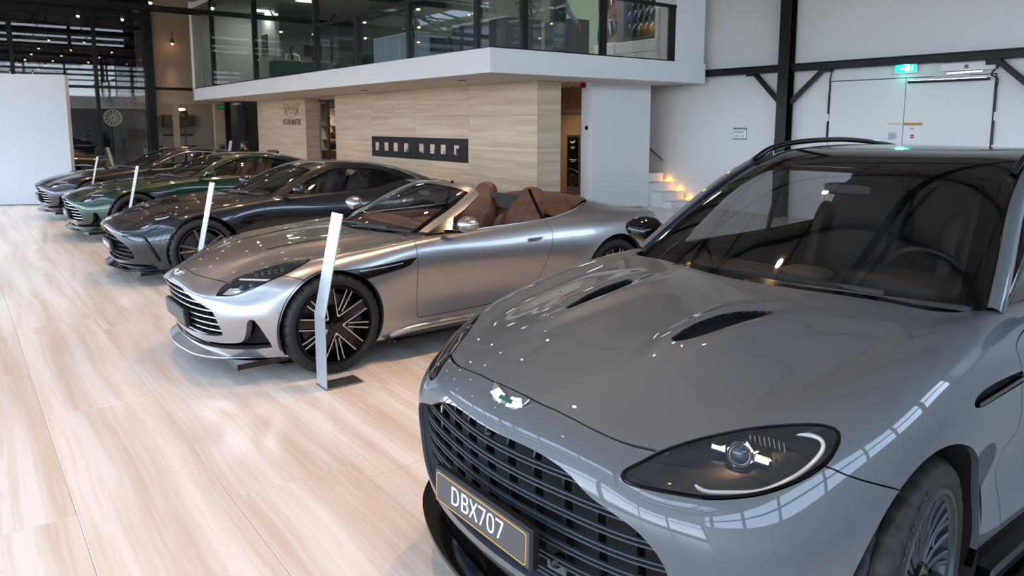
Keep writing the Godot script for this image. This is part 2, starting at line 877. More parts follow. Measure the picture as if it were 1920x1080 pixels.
func weld_normals(s: Soup) -> void:
	var at := {}
	var sum := {}
	for i in range(0, s.t.size(), 3):
		var a := s.v[s.t[i]]
		var b := s.v[s.t[i + 1]]
		var c := s.v[s.t[i + 2]]
		var m := (b - a).cross(c - a)
		for k in 3:
			var key := (s.v[s.t[i + k]] * 20000.0).round()
			sum[key] = sum.get(key, Vector3.ZERO) + m
	var mid := Vector3.ZERO
	for p in s.v:
		mid += p / s.v.size()
	for i in s.v.size():
		var m: Vector3 = sum.get((s.v[i] * 20000.0).round(), s.n[i])
		if m.length() > 1e-12:
			s.n[i] = m.normalized()
		if s.n[i].dot(s.v[i] - mid) < 0 and false:
			s.n[i] = -s.n[i]


func text_soup(text: String, high: float, deep: float, bold := true, fam := "Droid Sans") -> Soup:   # centred on its middle, facing +z
	var tm := TextMesh.new()
	var f := SystemFont.new()
	f.font_names = PackedStringArray([fam])
	f.font_weight = 700 if bold else 400
	tm.font = f
	tm.text = text
	tm.font_size = 64
	tm.pixel_size = high / 46.0
	tm.depth = deep
	tm.curve_step = 3.0
	var s := Soup.new()
	for k in tm.get_surface_count():
		var ar := tm.surface_get_arrays(k)
		var k0 := s.v.size()
		s.v.append_array(ar[Mesh.ARRAY_VERTEX])
		s.n.append_array(ar[Mesh.ARRAY_NORMAL])
		for i in ar[Mesh.ARRAY_INDEX]:
			s.t.append(i + k0)
	return s


# ---------- nodes ----------
var names := {}

func numbered(called: String) -> String:
	var n: int = names.get(called, 0)
	names[called] = n + 1
	return called if n == 0 else "%s_%03d" % [called, n]


func thing(called: String, label: String, category: String, at := Vector3.ZERO, turn := 0.0, group := "") -> Node3D:
	var o := Node3D.new()
	o.name = numbered(called)
	add_child(o)
	o.position = at
	o.rotation.y = turn
	tag(o, label, category, group)
	return o


func tag(o: Node, label: String, category: String, group := "") -> Node:
	o.set_meta("label", label)
	if category:
		o.set_meta("category", category)
	if group:
		o.set_meta("group", group)
	return o


func put(called: String, s, m: Material, parent: Node = null, at := Vector3.ZERO) -> MeshInstance3D:
	var o := MeshInstance3D.new()
	if s is Soup:
		o.mesh = s.mesh()
	else:
		o.mesh = s
	o.material_override = m
	o.position = at
	if parent == null:
		o.name = numbered(called)
		add_child(o)
	else:
		o.name = called
		parent.add_child(o, true)
	return o


func struct(called: String, s, m: Material, label: String, parent: Node = null) -> MeshInstance3D:
	var o := put(called, s, m, parent)
	o.set_meta("kind", "structure")
	if label:
		o.set_meta("label", label)
	return o


func group_node(called: String, parent: Node) -> Node3D:
	var o := Node3D.new()
	o.name = called
	parent.add_child(o, true)
	return o

# ================= cage points of the bodies: [distance behind the nose, height, half width] =================
const SUV_RING := [
	[[.10, .24, 0], [.075, .36, 0], [.06, .52, 0], [.045, .68, 0], [.05, .81, 0]],
	[[.13, .24, .29], [.095, .36, .30], [.08, .52, .30], [.07, .68, .30], [.075, .80, .25]],
	[[.18, .25, .48], [.14, .37, .50], [.12, .53, .51], [.105, .68, .50], [.125, .80, .45]],
	[[.27, .26, .64], [.22, .38, .67], [.195, .54, .68], [.18, .69, .665], [.195, .795, .608]],
	[[.42, .28, .80], [.38, .40, .84], [.36, .56, .865], [.345, .71, .848], [.365, .84, .762]],
	[[.62, .30, .89], [.60, .42, .935], [.60, .58, .955], [.60, .75, .95], [.62, .915, .872]],
	[[.965, .30, .93], [.965, .42, .97], [.965, .60, .99], [.965, .80, .985], [.965, 1.005, .90]],
	[[1.40, .28, .93], [1.40, .42, .94], [1.40, .60, .935], [1.40, .84, .965], [1.40, 1.07, .90]],
	[[1.85, .28, .93], [1.85, .42, .945], [1.85, .60, .93], [1.85, .84, .955], [1.85, 1.085, .89]],
	[[2.6, .28, .93], [2.6, .42, .945], [2.6, .60, .93], [2.6, .84, .945], [2.6, 1.08, .885]],
	[[3.3, .28, .93], [3.3, .42, .945], [3.3, .60, .94], [3.3, .84, .95], [3.3, 1.08, .89]],
	[[3.65, .30, .94], [3.65, .42, .965], [3.65, .60, .985], [3.65, .84, .975], [3.65, 1.07, .90]],
	[[4.02, .32, .94], [4.02, .44, .975], [4.02, .62, .995], [4.02, .84, .985], [4.02, 1.07, .91]],
	[[4.45, .36, .90], [4.45, .46, .945], [4.45, .64, .965], [4.45, .85, .95], [4.45, 1.07, .88]],
	[[4.80, .40, .80], [4.80, .50, .84], [4.80, .66, .86], [4.80, .85, .85], [4.78, 1.08, .78]],
	[[4.96, .40, .45], [4.98, .50, .46], [5.0, .66, .47], [4.99, .85, .46], [4.95, 1.10, .43]],
	[[4.98, .40, 0], [5.0, .50, 0], [5.03, .66, 0], [5.02, .85, 0], [4.98, 1.10, 0]]]
const SUV_HOOD := [
	[[.22, .94, 0], [.225, .93, .22], [.255, .895, .44], [.42, .925, .655]],
	[[.58, 1.04, 0], [.60, 1.045, .24], [.64, 1.025, .47], [.76, .995, .69]],
	[[.98, 1.095, 0], [1.0, 1.10, .28], [1.08, 1.085, .52], [1.2, 1.075, .73]],
	[[1.34, 1.125, 0], [1.39, 1.125, .32], [1.48, 1.115, .60], [1.64, 1.11, .80]]]
const SUV_BELT := [[2.6, 1.12, .82], [3.3, 1.15, .80], [3.65, 1.17, .77], [4.0, 1.19, .72]]
const SUV_DECK := [[4.3, 1.24, 0], [4.5, 1.18, .55], [4.65, 1.2, 0]]
const SUV_TOP := [
	[[1.32, 1.10, 0], [1.37, 1.10, .34], [1.60, 1.095, .80], [1.66, 1.07, .85], [1.70, 1.03, .87]],
	[[1.76, 1.385, 0], [1.80, 1.375, .34], [2.0, 1.35, .75], [2.06, 1.23, .82], [2.08, 1.05, .865]],
	[[2.17, 1.60, 0], [2.20, 1.59, .32], [2.37, 1.55, .65], [2.40, 1.36, .775], [2.42, 1.06, .865]],
	[[2.6, 1.65, 0], [2.6, 1.645, .34], [2.68, 1.605, .655], [2.7, 1.38, .78], [2.7, 1.07, .865]],
	[[3.2, 1.655, 0], [3.2, 1.65, .34], [3.2, 1.61, .65], [3.2, 1.38, .77], [3.2, 1.08, .86]],
	[[3.9, 1.61, 0], [3.9, 1.60, .32], [3.85, 1.55, .58], [3.85, 1.36, .70], [3.85, 1.12, .83]],
	[[4.35, 1.50, 0], [4.35, 1.49, .3], [4.3, 1.44, .52], [4.3, 1.33, .62], [4.3, 1.16, .76]],
	[[4.75, 1.15, 0], [4.73, 1.14, .3], [4.65, 1.12, .5], [4.6, 1.11, .58], [4.55, 1.10, .66]]]
const GT_RING := [
	[[.16, .17, 0], [.15, .28, 0], [.115, .42, 0], [.09, .56, 0], [.08, .645, 0]],
	[[.18, .17, .30], [.17, .28, .30], [.135, .42, .30], [.11, .55, .31], [.105, .63, .28]],
	[[.23, .17, .46], [.21, .28, .47], [.175, .42, .48], [.155, .54, .48], [.165, .615, .45]],
	[[.31, .17, .61], [.29, .28, .63], [.255, .42, .65], [.24, .53, .64], [.27, .62, .61]],
	[[.45, .17, .76], [.44, .28, .79], [.42, .43, .81], [.41, .55, .80], [.46, .665, .755]],
	[[.63, .17, .85], [.63, .28, .895], [.63, .44, .92], [.63, .60, .91], [.63, .735, .835]],
	[[.93, .17, .90], [.93, .28, .94], [.93, .46, .965], [.93, .65, .955], [.93, .805, .865]],
	[[1.33, .17, .90], [1.33, .28, .925], [1.33, .46, .935], [1.33, .67, .945], [1.33, .845, .88]],
	[[1.70, .17, .90], [1.70, .28, .905], [1.70, .46, .895], [1.70, .70, .925], [1.70, .875, .88]],
	[[2.3, .17, .90], [2.3, .28, .90], [2.3, .46, .885], [2.3, .70, .915], [2.3, .88, .865]],
	[[2.95, .17, .90], [2.95, .28, .905], [2.95, .46, .905], [2.95, .70, .93], [2.95, .90, .87]],
	[[3.35, .17, .90], [3.35, .28, .94], [3.35, .46, .965], [3.35, .70, .975], [3.35, .92, .90]],
	[[3.74, .17, .90], [3.74, .28, .96], [3.74, .46, .985], [3.74, .70, .985], [3.74, .915, .915]],
	[[4.15, .2, .86], [4.15, .3, .93], [4.15, .48, .955], [4.15, .70, .95], [4.15, .91, .87]],
	[[4.48, .22, .78], [4.48, .32, .84], [4.48, .50, .86], [4.48, .70, .86], [4.46, .885, .78]],
	[[4.62, .24, .45], [4.66, .34, .46], [4.70, .50, .47], [4.70, .70, .46], [4.66, .90, .43]],
	[[4.65, .24, 0], [4.68, .34, 0], [4.73, .50, 0], [4.73, .70, 0], [4.69, .905, 0]]]
const GT_HOOD := [
	[[.24, .73, 0], [.265, .725, .22], [.33, .69, .43], [.47, .735, .61]],
	[[.60, .82, 0], [.62, .82, .24], [.66, .80, .46], [.72, .80, .66]],
	[[1.05, .88, 0], [1.07, .88, .26], [1.12, .865, .49], [1.2, .85, .70]],
	[[1.48, .91, 0], [1.53, .91, .30], [1.63, .905, .53], [1.78, .90, .76]]]
const GT_BELT := [[2.3, .92, .815], [2.95, .94, .815], [3.35, .985, .75], [3.70, 1.045, .58]]
const GT_DECK := [[3.88, 1.07, 0], [4.2, .975, .50], [4.28, .995, 0]]
const GT_TOP := [
	[[1.47, .90, 0], [1.56, .895, .36], [1.76, .885, .66], [1.80, .88, .74], [1.80, .86, .80]],
	[[1.85, 1.08, 0], [1.92, 1.075, .34], [2.05, 1.05, .60], [2.10, .98, .72], [2.12, .88, .815]],
	[[2.28, 1.235, 0], [2.32, 1.23, .30], [2.42, 1.20, .53], [2.45, 1.08, .68], [2.45, .90, .82]],
	[[2.75, 1.29, 0], [2.75, 1.285, .30], [2.78, 1.255, .53], [2.8, 1.11, .69], [2.8, .91, .82]],
	[[3.3, 1.27, 0], [3.3, 1.26, .30], [3.3, 1.22, .53], [3.3, 1.09, .68], [3.3, .93, .80]],
	[[3.85, 1.15, 0], [3.85, 1.14, .29], [3.83, 1.105, .50], [3.8, 1.04, .61], [3.78, .98, .70]],
	[[4.4, .955, 0], [4.4, .95, .28], [4.35, .94, .46], [4.25, .94, .55], [4.2, .93, .62]]]

# ================= car bodies =================
# Cage points are given as [distance behind the nose, height, half width]; a car faces +z.
func P(a: Array) -> Vector3:
	return Vector3(a[2], a[1], -a[0])


# ring: 17 columns of 5 points from the nose round to the tail; hood: rows 1..4 of columns 0..3; belt: columns 8..12; deck: the middle of columns 12 and 13
func body_cage(ring: Array, hood: Array, belt: Array, deck: Array, levels: int) -> Soup:
	var v := PackedVector3Array()
	var q := PackedInt32Array()
	for c in 17:
		for r in 5:
			v.append(P(ring[c][r]))
	var hid := []   # hood ids [j][i]
	for j in 5:
		var row := []
		for i in 5:
			if j == 0:
				row.append(i * 5 + 4)
			elif i == 4:
				row.append((4 + j) * 5 + 4)
			else:
				row.append(v.size())
				v.append(P(hood[j - 1][i]))
		hid.append(row)
	var bid := {8: hid[4][3]}
	for c in range(9, 13):
		bid[c] = v.size()
		v.append(P(belt[c - 9]))
	var d := []
	d.append([12 * 5 + 4, bid[12], v.size()])
	v.append(P(deck[0]))
	d.append([13 * 5 + 4, v.size(), v.size() + 1])
	v.append(P(deck[1]))
	v.append(P(deck[2]))
	d.append([14 * 5 + 4, 15 * 5 + 4, 16 * 5 + 4])
	for c in 16:
		for r in 4:
			q.append_array([c * 5 + r, c * 5 + 5 + r, c * 5 + 6 + r, c * 5 + 1 + r])
	for j in 4:
		for i in 4:
			q.append_array([hid[j][i], hid[j][i + 1], hid[j + 1][i + 1], hid[j + 1][i]])
	for c in range(8, 12):
		q.append_array([c * 5 + 4, c * 5 + 9, bid[c + 1], bid[c]])
	for b in 2:
		for a in 2:
			q.append_array([d[b][a], d[b + 1][a], d[b + 1][a + 1], d[b][a + 1]])
	var s := cc_through(v, q, levels)
	return soup_of(s[0], s[1])


func grid_cage(rows: Array, levels: int) -> Soup:   # rows of points from the middle outwards
	var v := PackedVector3Array()
	var q := PackedInt32Array()
	var m: int = rows[0].size()
	for r in rows:
		for p in r:
			v.append(P(p))
	for j in rows.size() - 1:
		for i in m - 1:
			q.append_array([j * m + i, j * m + i + 1, j * m + m + i + 1, j * m + m + i])
	var s := cc_through(v, q, levels)
	return soup_of(s[0], s[1])


# pushes the surface out along its normal round a line seen from above: each bump is [line of [l, w], half width, height]
func bump(s: Soup, line: Array, wide: float, high: float, ymin: float, crisp := 1.0) -> void:
	var pts := PackedVector2Array()
	for p in line:
		pts.append(Vector2(p[1], -p[0]))
	var lo := Vector2(1e9, 1e9)
	var hi := -lo
	for p in pts:
		lo = lo.min(p)
		hi = hi.max(p)
	for i in s.v.size():
		var w := s.v[i]
		if w.y < ymin or w.x < lo.x - wide or w.x > hi.x + wide or w.z < lo.y - wide or w.z > hi.y + wide:
			continue
		var p := Vector2(w.x, w.z)
		var best := 1e9
		var along := 0.0
		for k in pts.size() - 1:
			var e := pts[k + 1] - pts[k]
			var u := clampf((p - pts[k]).dot(e) / e.length_squared(), 0.0, 1.0)
			var dd := p.distance_to(pts[k] + e * u)
			if dd < best:
				best = dd
				along = (k + u) / (pts.size() - 1)
		if best < wide:
			var g := 0.5 + 0.5 * cos(PI * best / wide)
			s.v[i] += s.n[i] * high * pow(g, crisp) * pow(sin(PI * clampf(along * 0.9 + 0.05, 0.0, 1.0)), 0.6)


# an outline of points on the body, seen along its own mean normal: [loop, ax, ay, box]
func outline(pts: Array, normal: Vector3, each := 6) -> Array:
	var p: Array[Vector3] = []
	for a in pts:
		p.append(P(a))
	var n := normal.normalized()
	var ax := Vector3.UP.cross(n).normalized()
	var ay := n.cross(ax)
	var flat := []
	var box := AABB(p[0], Vector3.ZERO)
	for w in p:
		flat.append(Vector2(w.dot(ax), w.dot(ay)))
		box = box.expand(w)
	return [smooth_loop(flat, each), ax, ay, box.grow(0.09)]


func region(s: Soup, o: Array) -> PackedFloat32Array:
	return field(s, o[0], o[1], o[2], o[3])


# takes the inside of an outline out of a panel and leaves a gap of `gap`: [inside, rest, rim of inside, rim of rest]
func carve(s: Soup, f: PackedFloat32Array, gap := 0.0025) -> Array:
	var a := split(s, shifted(f, -gap))        # inside grown by the gap | rest
	if gap <= 0.0:
		return [a[0], a[1], a[2], a[2]]
	var g := split(s, shifted(f, gap))
	return [g[0], a[1], g[2], a[2]]


func rimmed(s: Soup, rim: PackedVector3Array, deep := 0.012) -> Soup:
	return s.join(lip(rim, deep))


# side-view outline from [l, y] points
func side_loop(pts: Array, each := 6) -> PackedVector2Array:
	var a := []
	for p in pts:
		a.append(Vector2(-p[0], p[1]))
	return smooth_loop(a, each)


func side_field(s: Soup, pts: Array, wmin := 0.4, each := 6) -> PackedFloat32Array:
	return field(s, side_loop(pts, each), Vector3(0, 0, 1), Vector3(0, 1, 0), AABB(Vector3(wmin, -1, -9), Vector3(3, 5, 18)))


func front_field(s: Soup, pts: Array, lmax := 0.6, each := 6) -> PackedFloat32Array:   # [w, y]
	var a := []
	for p in pts:
		a.append(Vector2(p[0], p[1]))
	return field(s, smooth_loop(a, each), Vector3(1, 0, 0), Vector3(0, 1, 0), AABB(Vector3(-3, -1, -lmax), Vector3(6, 5, lmax + 1.0)))


func top_field(s: Soup, pts: Array, ymin: float, each := 6) -> PackedFloat32Array:   # [l, w]
	var a := []
	for p in pts:
		a.append(Vector2(p[1], -p[0]))
	return field(s, smooth_loop(a, each), Vector3(1, 0, 0), Vector3(0, 0, 1), AABB(Vector3(-3, ymin, -9), Vector3(6, 5, 18)))


func sym(pts: Array) -> Array:   # closes a half outline of [w, y] across the middle
	var o := pts.duplicate()
	for i in range(pts.size() - 1, -1, -1):
		if absf(pts[i][0]) > 1e-6:
			o.append([-pts[i][0], pts[i][1]])
	return o


# ---------- wheels (axis along x, outside towards +x) ----------
func tyre_soup(r: float, rim: float, wide: float) -> Soup:
	var h := wide * 0.5
	var side := PackedVector2Array([Vector2(rim - 0.012, -h + 0.03), Vector2(rim + 0.004, -h + 0.008), Vector2(rim + (r - rim) * 0.35, -h - 0.002), Vector2(rim + (r - rim) * 0.7, -h + 0.004), Vector2(r - 0.016, -h + 0.018), Vector2(r - 0.004, -h + 0.036)])
	var prof := side.duplicate()
	for g in [-0.24, -0.08, 0.08, 0.24]:   # grooves round the tread
		var x: float = g * wide
		prof.append_array([Vector2(r, x - 0.0065), Vector2(r - 0.008, x - 0.005), Vector2(r - 0.008, x + 0.005), Vector2(r, x + 0.0065)])
	for i in range(side.size() - 1, -1, -1):
		prof.append(Vector2(side[i].x, -side[i].y))
	# lathe with the height axis reversed so that the outside faces out
	var s := Soup.new()
	var seg := 160
	var n := prof.size()
	for j in seg + 1:
		var g := TAU * j / seg
		for i in n:
			var rr := prof[i].x
			var ax := absf(prof[i].y) / wide
			if ax > 0.26 and rr > r - 0.03 and (j + (2 if prof[i].y > 0 else 0)) % 5 == 0:
				rr -= 0.009   # shoulder notches
			elif ax < 0.26 and rr > r - 0.002 and j % 5 == 2:
				rr -= 0.005   # sipes
			s.v.append(Vector3(prof[i].y, rr * cos(g), rr * sin(g)))
			s.n.append(Vector3.ZERO)
	for j in seg:
		for i in n - 1:
			var a := j * n + i
			s.t.append_array([a, a + n + 1, a + 1, a, a + n, a + n + 1])
			for t in [[a, a + n + 1, a + 1], [a, a + n, a + n + 1]]:
				var m := (s.v[t[1]] - s.v[t[0]]).cross(s.v[t[2]] - s.v[t[0]])
				for k in t:
					s.n[k] += m
	for i in n:   # the seam
		var m := s.n[i] + s.n[seg * n + i]
		s.n[i] = m
		s.n[seg * n + i] = m
	for i in s.n.size():
		s.n[i] = s.n[i].normalized()
	return s


func ring_text(text: String, r: float, high: float, x: float, a0: float, step: float, mirror := false) -> Soup:   # raised letters round a sidewall
	var s := Soup.new()
	for i in text.length():
		if text[i] == " ":
			continue
		var g := a0 - step * i
		var t := text_soup(text[i], high, 0.003, true)
		# letter: +z becomes +x (outwards), up becomes radial
		var rad := Vector3(0, cos(g), sin(g))
		var b := Basis(Vector3(1, 0, 0).cross(rad) * -1.0, rad, Vector3(1, 0, 0))
		if b.determinant() < 0:
			b = Basis(Vector3(1, 0, 0).cross(rad), rad, Vector3(1, 0, 0))
		s.join(t, Transform3D(b, rad * r + Vector3(x, 0, 0)))
	return s


func spoke(g: float, r0: float, r1: float, w0: float, w1: float, x0: float, x1: float, deep: float, ch := 0.004) -> Soup:
	# a tapered bar from the hub to the rim with a chamfered face; g is its angle
	var rad := Vector3(0, cos(g), sin(g))
	var tan := Vector3(0, -sin(g), cos(g))
	var s := Soup.new()
	var prev: Array[Vector3] = []
	for k in 5:
		var u := k / 4.0
		var c := rad * lerpf(r0, r1, u)
		var w := lerpf(w0, w1, u) * 0.5
		var x := lerpf(x0, x1, u) - 0.012 * sin(PI * u)
		var now: Array[Vector3] = [c - tan * w + Vector3(x - deep, 0, 0), c - tan * w + Vector3(x - ch, 0, 0), c - tan * (w - ch) + Vector3(x, 0, 0), c + tan * (w - ch) + Vector3(x, 0, 0), c + tan * w + Vector3(x - ch, 0, 0), c + tan * w + Vector3(x - deep, 0, 0)]
		if k > 0:
			for i in 5:
				s.add_quad(prev[i], now[i], now[i + 1], prev[i + 1])
		prev = now
	for i in s.t.size() / 3:   # outward normals
		pass
	return s


# look: 0 twin spokes with bright edges, 1 five bronze-grey twin spokes, 2 many slim grey spokes
func make_wheel(look: int, r: float, rim: float, wide: float, m: Dictionary, parent: Node, words: String) -> Node3D:
	var w := group_node("wheel", parent)
	put("tyre", tyre_soup(r, rim, wide), m.rubber, w)
	var h := wide * 0.5
	if words:
		var let := ring_text(words, rim + (r - rim) * 0.52, (r - rim) * 0.27, h - 0.0015, 0.55, 0.062)
		let.join(ring_text(words, rim + (r - rim) * 0.52, (r - rim) * 0.27, h - 0.0015, 0.55 + PI, 0.062))
		put("sidewall_lettering", let, m.rubber_letter, w)
	var barrel := lathe_x(PackedVector2Array([Vector2(rim - 0.05, -h + 0.02), Vector2(rim - 0.035, -0.02), Vector2(rim - 0.03, h - 0.05), Vector2(rim - 0.022, h - 0.02), Vector2(rim - 0.016, h - 0.004), Vector2(rim - 0.002, h - 0.003), Vector2(rim + 0.004, h - 0.012)]), 72)
	put("rim", barrel, m.rim_dark if look != 2 else m.rim_grey, w)
	var disc := lathe_x(PackedVector2Array([Vector2(0.02, -0.012), Vector2(rim * 0.74, -0.012), Vector2(rim * 0.74, 0.018), Vector2(0.09, 0.018), Vector2(0.09, 0.05), Vector2(0.0, 0.05)]), 48)
	put("brake_disc", disc, m.disc, w)
	var cal := Soup.new()
	for k in 7:
		var g0 := 2.0 + 0.13 * k
		var g1 := g0 + 0.13
		var a := []
		for g in [g0, g1]:
			for rr in [rim * 0.5, rim * 0.80]:
				a.append(Vector3(0, cos(g) * rr, sin(g) * rr))
		var o := Vector3(0.045, 0, 0)
		var b := Vector3(-0.03, 0, 0)
		cal.add_quad(a[0] + o, a[1] + o, a[3] + o, a[2] + o)
		cal.add_quad(a[1] + o, a[1] + b, a[3] + b, a[3] + o)
		cal.add_quad(a[0] + o, a[2] + o, a[2] + b, a[0] + b)
	put("brake_caliper", cal, m.caliper, w)
	var xf := h - 0.012
	var face := Soup.new()
	var bright := Soup.new()
	if look == 0:
		for k in 5:
			var g := TAU * k / 5.0
			face.join(spoke(g, 0.03, rim - 0.012, 0.075, 0.088, xf - 0.012, xf - 0.006, 0.045))
			for sg in [-1.0, 1.0]:   # bright edges of the wide spokes
				var p0 := Vector3(xf - 0.010, cos(g + sg * 0.60) * 0.062, sin(g + sg * 0.60) * 0.062)
				var p1 := Vector3(xf - 0.003, cos(g + sg * 0.145) * (rim - 0.013), sin(g + sg * 0.145) * (rim - 0.013))
				bright.join(bar_soup(p0, p1, 0.0075, 0.006, Vector3.RIGHT))
				var e: float = g + sg * 0.145
				bright.join(bar_soup(p1, Vector3(xf - 0.003, cos(g) * (rim - 0.010), sin(g) * (rim - 0.010)), 0.007, 0.006, Vector3.RIGHT))
			var g2 := g + TAU / 10.0
			for sg in [-1.0, 1.0]:   # the slim pair between them
				var q0 := Vector3(xf - 0.013, cos(g2 + sg * 0.13) * 0.105, sin(g2 + sg * 0.13) * 0.105)
				var q1 := Vector3(xf - 0.003, cos(g2 + sg * 0.078) * (rim - 0.012), sin(g2 + sg * 0.078) * (rim - 0.012))
				face.join(bar_soup(q0 - Vector3(0.012, 0, 0), q1 - Vector3(0.012, 0, 0), 0.016, 0.022, Vector3.RIGHT))
				bright.join(bar_soup(q0, q1, 0.0075, 0.005, Vector3.RIGHT))
			# arcs that join the neighbours of the slim pair at the lip
			for sg in [-1.0, 1.0]:
				var arc := PackedVector3Array()
				for i in 7:
					var e: float = g2 + sg * lerpf(0.10, 0.46, i / 6.0)
					arc.append(Vector3(xf, cos(e) * (rim - 0.009), sin(e) * (rim - 0.009)))
				bright.join(tube_soup(arc, 0.0035, 5))
			# the V that closes each pair near the hub
			bright.join(bar_soup(Vector3(xf - 0.010, cos(g + 0.6) * 0.062, sin(g + 0.6) * 0.062), Vector3(xf - 0.011, cos(g2) * 0.078, sin(g2) * 0.078), 0.012, 0.006, Vector3.RIGHT))
			bright.join(bar_soup(Vector3(xf - 0.010, cos(g2 + 0.03) * 0.062, sin(g2 + 0.03) * 0.062), Vector3(xf - 0.011, cos(g2) * 0.078, sin(g2) * 0.078), 0.012, 0.006, Vector3.RIGHT))
	elif look == 1:
		for k in 5:
			var g := TAU * k / 5.0
			for sg in [-1.0, 1.0]:
				face.join(spoke(g + sg * 0.17, 0.05, rim - 0.012, 0.020, 0.026, xf - 0.02, xf - 0.004, 0.035))
		face.join(lathe_x(PackedVector2Array([Vector2(rim - 0.03, xf - 0.01), Vector2(rim - 0.014, xf + 0.004), Vector2(rim - 0.004, xf)]), 72))
	else:
		for k in 22:
			var g := TAU * (k + 0.5 * (k % 2) * 0.3) / 22.0
			face.join(spoke(g, 0.05, rim - 0.012, 0.014, 0.02, xf - 0.022, xf - 0.004, 0.045))
			if k % 2 == 0:
				face.join(spoke(g + 0.20, 0.15, rim - 0.03, 0.012, 0.017, xf - 0.02, xf - 0.006, 0.03))
		face.join(lathe_x(PackedVector2Array([Vector2(rim - 0.03, xf - 0.01), Vector2(rim - 0.014, xf + 0.002), Vector2(rim - 0.004, xf)]), 72))
	put("spokes", face, [m.gloss_black, m.rim_bronze, m.rim_grey][look], w)
	if look == 0:
		put("polished_spoke_edge", bright, m.polished, w)
	var cap := lathe_x(PackedVector2Array([Vector2(0.075, xf - 0.03), Vector2(0.066, xf - 0.012), Vector2(0.04, xf - 0.008), Vector2(0.036, xf + 0.002), Vector2(0.0, xf + 0.004)]), 32)
	put("centre_cap", cap, m.gloss_black if look != 1 else m.rim_bronze, w)
	return w


# the emblem: a pair of spread wings with a bar in the middle, lying in the xy plane
func wing_loop(half: float) -> PackedVector2Array:
	var k := half
	var a := []
	for p in [[0.0, 0.10], [0.12, 0.10], [0.16, 0.20], [0.30, 0.22], [0.60, 0.30], [0.97, 0.40], [1.0, 0.34], [0.93, 0.16], [0.80, 0.0], [0.62, -0.14], [0.45, -0.22], [0.30, -0.26], [0.18, -0.25], [0.08, -0.32], [0.0, -0.30]]:
		a.append(Vector2(p[0] * k, p[1] * k))
	var o := PackedVector2Array(a)
	for i in range(a.size() - 2, 0, -1):
		o.append(Vector2(-a[i].x, a[i].y))
	return o


func emblem(parent: Node, half: float, x: Transform3D, m: Dictionary) -> void:
	var b := group_node("wing_badge", parent)
	b.transform = x
	var s := plate_soup(wing_loop(half), 0.0, 0.004, 0.0012)
	put("wing", s, m.chrome, b)
	var f := Soup.new()
	for sg in [-1.0, 1.0]:   # white feathers
		for k in 9:
			var u: float = lerpf(0.16, 0.86, k / 8.0)
			var d := Vector2(sg * (u + 0.03) * half, lerpf(-0.22, 0.05, pow(u, 1.3)) * half)
			var e := Vector2(sg * (0.14 + u * 0.55) * half, (0.16 + u * 0.12) * half)
			f.join(bar_soup(Vector3(d.x, d.y, 0.0045), Vector3(e.x, e.y, 0.0045), half * 0.06, 0.0012, Vector3(0, 0, 1)))
	put("feathers", f, m.white_enamel, b)
	put("centre_bar", box_soup(Vector3(-0.36 * half, -0.055 * half, 0.003), Vector3(0.36 * half, 0.10 * half, 0.0065), 0.0008), m.green_enamel, b)

# ================= cars =================
func seat_soup(tall: float) -> Array:   # [cushions, shell and headrest]; sits at y 0, faces +z, about 0.5 m wide
	var c := Soup.new()
	c.join(rounded_soup(Vector3(-0.24, 0.10, -0.20), Vector3(0.24, 0.27, 0.32), 0.45))
	var back := Soup.new()
	back.join(rounded_soup(Vector3(-0.245, 0.0, -0.07), Vector3(0.245, tall - 0.15, 0.09), 0.6))
	back.join(rounded_soup(Vector3(-0.28, 0.02, -0.04), Vector3(-0.19, tall - 0.34, 0.15), 0.6))
	back.join(rounded_soup(Vector3(0.19, 0.02, -0.04), Vector3(0.28, tall - 0.34, 0.15), 0.6))
	var tilt := Transform3D(Basis(Vector3.RIGHT, -0.36), Vector3(0, 0.20, -0.22))
	var b := Soup.new()
	b.join(back, tilt)
	var h := Soup.new()
	h.join(rounded_soup(Vector3(-0.165, tall - 0.30, -0.065), Vector3(0.165, tall - 0.02, 0.06), 0.75), tilt)
	return [c, b, h]


func add_seat(root: Node, at: Vector3, tall: float, m1: Material, m2: Material) -> void:
	var n := group_node("seat", root)
	n.position = at
	var s := seat_soup(tall)
	put("cushion", s[0], m1, n)
	put("backrest", s[1], m1, n)
	put("headrest", s[2], m2, n)


func add_steering(root: Node, at: Vector3, r: float, m: Material, m2: Material) -> void:
	var n := group_node("steering_wheel", root)
	n.position = at
	n.rotation.x = 0.42
	var p := PackedVector3Array()
	for k in 40:
		p.append(Vector3(cos(TAU * k / 40.0) * r, sin(TAU * k / 40.0) * r * 0.96, 0))
	put("rim", tube_soup(p, 0.017, 8, -1.0, true), m, n)
	var s := rounded_soup(Vector3(-0.09, -0.06, -0.0), Vector3(0.09, 0.06, 0.05), 0.6)
	for g in [0.0, PI, -PI / 2]:
		s.join(bar_soup(Vector3(cos(g) * 0.07, sin(g) * 0.05, 0.02), Vector3(cos(g) * r, sin(g) * r, 0.0), 0.02, 0.035, Vector3(0, 0, 1), 0.004))
	put("hub", s, m2, n)


